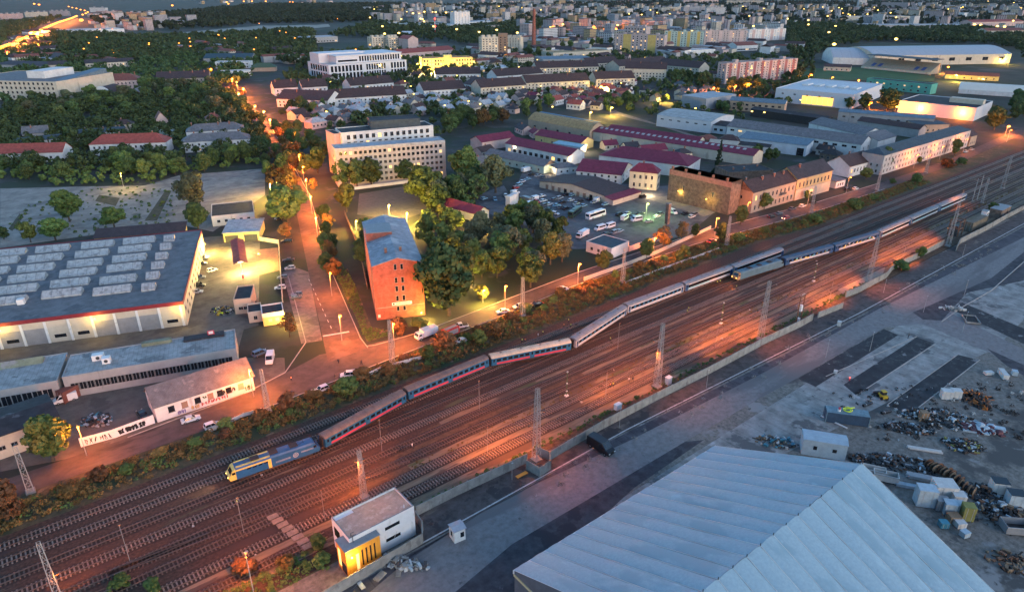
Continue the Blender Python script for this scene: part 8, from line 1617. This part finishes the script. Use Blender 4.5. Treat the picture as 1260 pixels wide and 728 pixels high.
# ================================================================ SCRAP YARD, RUBBLE, SMALL THINGS
M_pale = mat('pale_sheet', (.46,.46,.44), .7, .15, .8); M_palb = mat('pale_blue_sheet', (.33,.40,.44), .6, .2, .8); M_wood = mat('old_wood', (.20,.14,.09), .85, .3, 1, ribs=('X', .2, .01, .3)); M_oliv = mat('olive_tarp', (.20,.19,.06), .8, .25, .8); M_my = mat('machine_yellow', (.45,.30,.03), .5, .2, .8); M_org = mat('machine_orange', (.42,.13,.03), .6, .2, .8); M_mar = mat('maroon_sheets', (.10,.035,.04), .6, .3, .8, ribs=('X', .5, .02, .3)); M_tarp = mat('teal_tarp', (.05,.19,.25), .5, .25, .6)
def crate(label, px_, l, w, h, rz, m, cat='crate', name='crate', lid=None, group=None):
    p = P(*px_); t = thing(name, label, cat, (p.x,p.y,0), R(rz), group); k = MB(); k.box(-l/2,l/2,-w/2,w/2,.12,h,m); k.build('body', t)
    k = MB(); k.box(-l/2-.05,l/2+.05,-w/2-.05,w/2+.05,h+.002,h+.12,lid or m); k.build('lid', t); k = MB()
    for x in (-l/2+.15,l/2-.15): k.box(x-.1,x+.1,-w/2,w/2,0,.12,M_under)
    k.build('skid', t); k = MB()
    for x in (-l/4,l/4): k.box(x-.05,x+.05,-w/2-.03,-w/2,.15,h-.02,M_steel)
    k.build('strap', t)
for lab, q, l, w, h, rz, m in [('white machine housing by the dark heap, left one of two',Q(12,878,510),2.6,2.0,2.4,-50,M_pale),('white machine housing by the dark heap, right one of two',Q(12,922,508),2.4,2.0,2.4,-50,M_pale),('brown wooden crate on the edge of the long scrap heap',Q(12,768,612),1.8,1.6,2.2,-40,M_wood),('long white box at the kerb of the far asphalt',Q(12,1155,405),4.2,1.4,1.4,38,M_pale),('flat white box left of the long white one',Q(12,1085,395),2.4,1.3,.8,-30,M_pale),('small white box right of the long white one',Q(12,1210,398),1.6,1.3,1.3,30,M_palb),('small white box on the left asphalt bed',Q(12,345,390),1.1,.9,.8,20,M_pale),('white box on the parking strip by the long white line',Q(12,362,160),1.3,1.1,1.5,20,M_pale),
 ('tall pale box beside the hall edge, cable reels behind it',Q(16,770,300),3.6,2.6,4.2,-50,M_palb),('biggest pale box next to the tall one by the hall edge',Q(16,860,262),4.2,3.4,3.4,-45,M_pale),('grey box in front of the biggest pale one',Q(16,852,325),2.4,2.0,2.6,-50,M_grey),('pale blue-grey box in the middle of the crate group',Q(16,888,345),2.2,2.0,2.8,-50,M_palb),('pale box at the right of the crate group',Q(16,930,300),2.4,2.2,2.6,-48,M_pale),('pale box before the olive bale',Q(16,928,340),2.2,1.9,2.4,-50,M_palb),('pink-lidded box in the crate group',Q(16,912,385),2.2,1.8,1.6,-40,M_wood),('blue box nearest the hall edge, below the crate group',Q(16,865,412),1.6,1.4,1.3,-40,M_tarp),('olive-topped white bale right of the crate group',Q(16,975,372),2.2,2.0,3.4,-50,M_oliv),('small white box below the olive bale',Q(16,945,412),1.8,1.5,1.3,-35,M_pale),('blue-white box at the bottom of the crate group',Q(16,968,458),1.5,1.3,1.2,-20,M_palb),('white cabinet with dark panels at the right photo edge, upper',Q(16,1125,250),3.0,2.4,3.4,-50,M_pale),('white cabinet with dark panels at the right photo edge, lower',Q(16,1205,305),3.0,2.4,3.2,-50,M_palb)]:
    crate(lab, q, l, w, h, rz, m, 'crate' if 'crate' in lab or 'bale' in lab else 'box', 'crate' if 'crate' in lab else 'box', M_black if 'dark panels' in lab else M_pink_ if False else (M_oliv if 'olive-t' in lab else None))
for i, (x, y) in enumerate([(800,130),(825,145),(850,150),(872,168),(898,172),(915,195),(940,205),(958,228),(975,245),(1000,258)]):
    p = P(*Q(16,x,y)); t = thing('cable_reel', ['rusty cable reel standing in the long row behind the pale boxes','brown cable reel standing in the long row behind the pale boxes'][i % 2], 'cable reel', (p.x,p.y,0), R(-35+i*4), 'cable reels in the scrap yard'); m = M_rustm if i % 2 == 0 else M_wood
    for y0 in (-.5,.38): k = MB(); k.tube((0,y0,1.15),(0,y0+.12,1.15),1.15,m,18); k.build('flange', t)
    k = MB(); k.tube((0,-.38,1.15),(0,.38,1.15),.6,M_under,14); k.build('drum', t)
def pipes(label, q, n, L, r, rz, m, name='pipe_stack'):
    p = P(*q); t = thing(name, label, 'pipes', (p.x,p.y,0), R(rz)); rr = random.Random(n)
    for i in range(n):
        k = MB(); y = (i % 5)*r*2.1; z = r+(i//5)*r*1.8; k.tube((rr.uniform(-.4,.4),y,z),(L+rr.uniform(-.4,.4),y,z),r,m,8); k.build('pipe', t)
pipes('bundle of dark steel pipes beside the hall corner', Q(16,690,175), 15, 8, .16, -58, M_steel); pipes('bundle of blue-grey pipes against the hall edge', Q(16,640,215), 12, 8, .15, -58, M_palb); pipes('white plastic pipes lying on the yard above the reels', Q(16,700,35), 6, 7, .14, -55, M_pale)
def trough(label, q, l, w, h, rz, m, name='skip'):
    p = P(*q); t = thing(name, label, 'skip', (p.x,p.y,0), R(rz)); k = MB(); e = .12
    for x0,x1,y0,y1 in ((-l/2,l/2,-w/2,-w/2+e),(-l/2,l/2,w/2-e,w/2),(-l/2,-l/2+e,-w/2+e,w/2-e),(l/2-e,l/2,-w/2+e,w/2-e)): k.box(x0,x1,y0,y1,.25,h,m)
    k.box(-l/2+e,l/2-e,-w/2+e,w/2-e,.25,.4,M_under); k.build('tub', t); k = MB()
    for x in (-l/3,l/3): k.box(x-.1,x+.1,-w/2,w/2,0,.25,M_under)
    k.build('runner', t); k = MB(); k.box(-l/2-.06,l/2+.06,-w/2-.06,-w/2-.001,h-.15,h+.02,M_steel); k.build('rim', t)
trough('open grey tub right at the hall corner, left one', Q(16,525,160), 5, 2.2, 1.9, -60, M_pale); trough('open grey tub right at the hall corner, right one', Q(16,585,185), 5, 2.2, 1.9, -60, M_pale); trough('grey skip at the right photo edge on the gravel', Q(16,1225,430), 6, 3.2, 2.0, -45, M_grey); trough('shallow concrete pit frame in the far yard', Q(12,1000,135), 6, 4, .8, 35, M_conc)
def heap(label, q, n, rx, ry, hgt, ms, seed, size=(.4,1.4)):
    n = int(n*1.8)
    p = P(*q); rr = random.Random(seed); k = MB()
    for i in range(n):
        a = rr.uniform(0,6.28); d = rr.random()**.6; x, y = math.cos(a)*rx*d, math.sin(a)*ry*d; z = hgt*(1-d)*rr.random(); l = rr.uniform(*size)
        kk = rr.random(); m = rr.choice(ms)
        if kk < .5: k.cbox((x,y,z), rr.uniform(0,3.1), l, l*rr.uniform(.15,.6), rr.uniform(.1,.7), m)
        elif kk < .8: k.tube((x,y,z+.1),(x+rr.uniform(-1,1)*l,y+rr.uniform(-1,1)*l,z+rr.uniform(.1,.7)),rr.uniform(.05,.2),m,6)
        else: k.ball((x,y,z+.2), l*.3, m, 6, 4, .7)
    o = k.build('scrap_heap', None); o.location = (p.x,p.y,.01); o.rotation_euler = (0,0,R(-50)); tag(o, label, 'scrap heap', None, 'stuff')
SM = [M_under, M_darkm, M_grey, M_rustm, M_palb, M_black, M_darkm, M_under]
heap('long scrap heap of dark sheets and boxes in the yard centre', Q(12,850,610), 170, 9, 4.5, 1.8, SM+[M_pale,M_wood], 1); heap('black heap with orange machine parts beside the white housings', Q(12,1000,505), 90, 5, 3, 2.2, [M_black,M_under,M_org,M_rustm], 2); heap('scrap strip running from the hall corner past the pipes', Q(16,640,110), 150, 10, 3.5, 1.3, SM, 3); heap('scattered scrap between cable reels and skip', Q(16,1060,340), 90, 7, 4, 1.0, SM+[M_wood], 4); heap('blue tarpaulin pieces and boards by the hall ridge end', Q(12,60,725), 60, 5, 2.5, .8, [M_tarp,M_pale,M_wood,M_darkm], 5); heap('dark scrap pile at the top of the far gravel', Q(16,960,20), 80, 5, 3, 1.5, SM+[M_oliv], 6); heap('brown timber scraps near the lower right photo corner', Q(16,1180,580), 50, 4, 3, .8, [M_wood,M_under,M_rustm], 7); heap('concrete rubble along the wall in front of the signal building', Q(14,690,590), 70, 6, 1.6, .6, [M_stone,M_conc,M_pale,M_brown], 8, (.4,1.5)); heap('white rubble heap at the kerb of the cross lane', Q(12,915,80), 50, 4, 1.6, 1.0, [M_pale,M_conc,M_stone], 9)
heap('yellow and grey machine clutter left of the beige office cube', Q(9,1075,90), 70, 4, 3, 1.4, SM+[M_hiv,M_pale,M_my], 14); heap('bins and crates between office cube and courtyard wall', Q(9,1200,60), 50, 3, 3, 1, SM+[M_wood,M_pale], 15); heap('junk and tarpaulins in the derelict yard', Q(9,470,620), 60, 4, 3, 1.3, SM+[M_tarp,M_palb], 16)
heap('orange drums and hoses by the black heap', Q(12,1045,545), 40, 2.5, 2, 1.2, [M_org,M_rustm,M_under], 10); heap('sheet metal stack with pale blue and maroon sheets', Q(12,1060,660), 40, 4.5, 2.5, .7, [M_palb,M_mar,M_mar,M_palb], 11, (2,4))
for i, (x, y, l, w) in enumerate([(600,655,2.4,1.3),(690,640,1.6,.9),(510,700,1.8,.8),(655,605,1.2,.9)]):
    p = P(*Q(14,x,y)); t = thing('concrete_slab', ['largest broken concrete slab on the rubble by the low wall','narrow broken concrete slab right of the largest','pale broken slab near the bottom photo edge by the low wall','small white slab on the rubble by the low wall'][i], 'slab', (p.x,p.y,.0), R(20+i*35)); k = MB(); k.box(-l/2,l/2,-w/2,w/2,.15,.4,M_pale if i > 1 else M_conc); k.build('slab', t); k = MB(); k.box(-l/3,l/3,-w/3,w/3,0,.15,M_stone); k.build('support', t)
# small loader and machines
p = P(*Q(12,572,510)); t = thing('mini_loader', 'small yellow and black loader parked on the pale concrete', 'loader', (p.x,p.y,0), R(60)); 
k = MB(); k.box(-1.2,1.0,-.7,.7,.5,1.3,M_my); k.build('body', t); k = MB(); k.box(-.6,.5,-.6,.6,1.3,2.2,M_glassd); k.box(-.7,.6,-.65,.65,2.2,2.3,M_my); k.build('cab', t)
for x in (-.8,.8):
    for y in (-1,1): k = MB(); k.tube((x,y*.65,.45),(x,y*.95,.45),.45,M_tyre,12); k.build('wheel', t)
k = MB(); k.tube((.9,-.6,1.2),(2.1,-.6,.4),.1,M_under); k.tube((.9,.6,1.2),(2.1,.6,.4),.1,M_under); k.box(2.0,2.6,-.9,.9,.1,.7,M_under); k.build('bucket', t)
for lab, q, L, rz in (('black log-like roll on the concrete by the loader, left',Q(12,500,545),3.2,-12),('black log-like roll on the concrete by the loader, right',Q(12,590,582),3.0,-20)):
    p = P(*q); t = thing('tarpaulin_roll', lab, 'roll', (p.x,p.y,0), R(rz)); k = MB(); k.tube((-L/2,0,.4),(L/2,0,.4),.4,M_black,10); k.build('roll', t); k = MB(); k.tube((-L/4,0,.4),(-L/4+.1,0,.4),.43,M_steel,10); k.build('strap', t)
p = P(*Q(12,413,425)); t = thing('warning_lamp', 'small red warning lamp on the middle asphalt bed', 'lamp', (p.x,p.y,0)); k = MB(); k.tube((0,0,0),(0,0,.8),.2,M_cred,8,.05); k.build('cone', t); k = MB(); k.ball((0,0,.95),.2,M_lampr,8,5); k.build('lamp', t)
# rusty frames and cabin by the lattice tower
p = P(*Q(8,920,430)); t = thing('rusty_cage', 'rusty open steel cage beside the orange-lit ramp', 'frame', (p.x,p.y,0), 0)
for x in (-2.2,2.2):
    for y in (-2,2): k = MB(); k.box(x-.18,x+.18,y-.18,y+.18,0,7,M_rustm); k.build('post', t)
for z in (3.4,6.8):
    k = MB()
    for y in (-2,2): k.box(-2.4,2.4,y-.12,y+.12,z,z+.3,M_rustm)
    for x in (-2.2,2.2): k.box(x-.12,x+.12,-2.4,2.4,z+.31,z+.6,M_rustm)
    k.build('beam', t)
k = MB(); k.box(-1.4,1.2,-1.2,1.2,0,4.6,M_darkm); k.build('tank', t)
p = P(*Q(8,1020,395)); container('long brown-grey open-topped wagon body beside the rusty cage', p, 0, 17, 3, 4.4, mat('wagon_brown', (.12,.10,.075), .8, .3, .6, ribs=('X', 1.2, .05, .35)))
p = P(*Q(8,1062,352)); simple_house('trackside_cabin', 'white trackside booth with dark window by the lattice tower', 'booth', p, 0, 2.6, 2.4, 4.2, M_white, M_grey, [('F',0,2.2,1.2,1.2,M_glassd),('F',-.7,.1,.8,2.0,M_grey)])
p = P(*Q(8,1135,335)); simple_house('brick_hut', 'orange-lit brick hut on the track side of the lattice tower', 'hut', p, 0, 12, 5, 4.2, W_obrick, M_grey, [('F',2,1.4,1.2,1.2,M_glassd),('F',-3,.1,1.0,2.1,M_grey)])
wsheet('loading_ramp', [(232,101.6),(262,101.4),(270,104.3),(234,104.6)], mat('ramp_concrete', (.30,.24,.18), .9, .25, .5), .03)
leafmass('ballast_debris', 'pale stones and litter scattered between the tracks', [(-60,104),(400,104),(400,134),(-60,134)], 30, .10, M_pale, (.1,.35), 21, 'debris')
heap('low mixed scrap beside the white cabinets at the right edge', Q(16,1150,330), 80, 5, 3, 1.2, SM+[M_wood,M_rustm], 17); heap('dark machine scrap between reels and white cabinets', Q(16,1060,250), 90, 6, 3, 1.6, SM+[M_rustm], 18); heap('twisted steel scrap right of the navy container', Q(12,700,660), 90, 6, 2.5, 1.0, SM, 19)
yd = [P(*Q(12,*p)).xy[:] for p in ((300,480),(900,440),(1259,420),(1259,727),(500,727))]
leafmass('yard_debris', 'dark litter and grit strewn over the scrap yard ground', yd, 130, .13, M_under, (.2,.8), 22, 'debris'); leafmass('yard_debris', 'pale litter strewn over the scrap yard ground', yd, 60, .12, M_pale, (.2,.6), 23, 'debris')
leafmass('yard_debris', 'crumbled pale grit along the edges of the worn asphalt', [(60,86),(330,84),(330,91),(60,92)], 90, .12, M_conc, (.2,.9), 24, 'debris')
drop_protos()
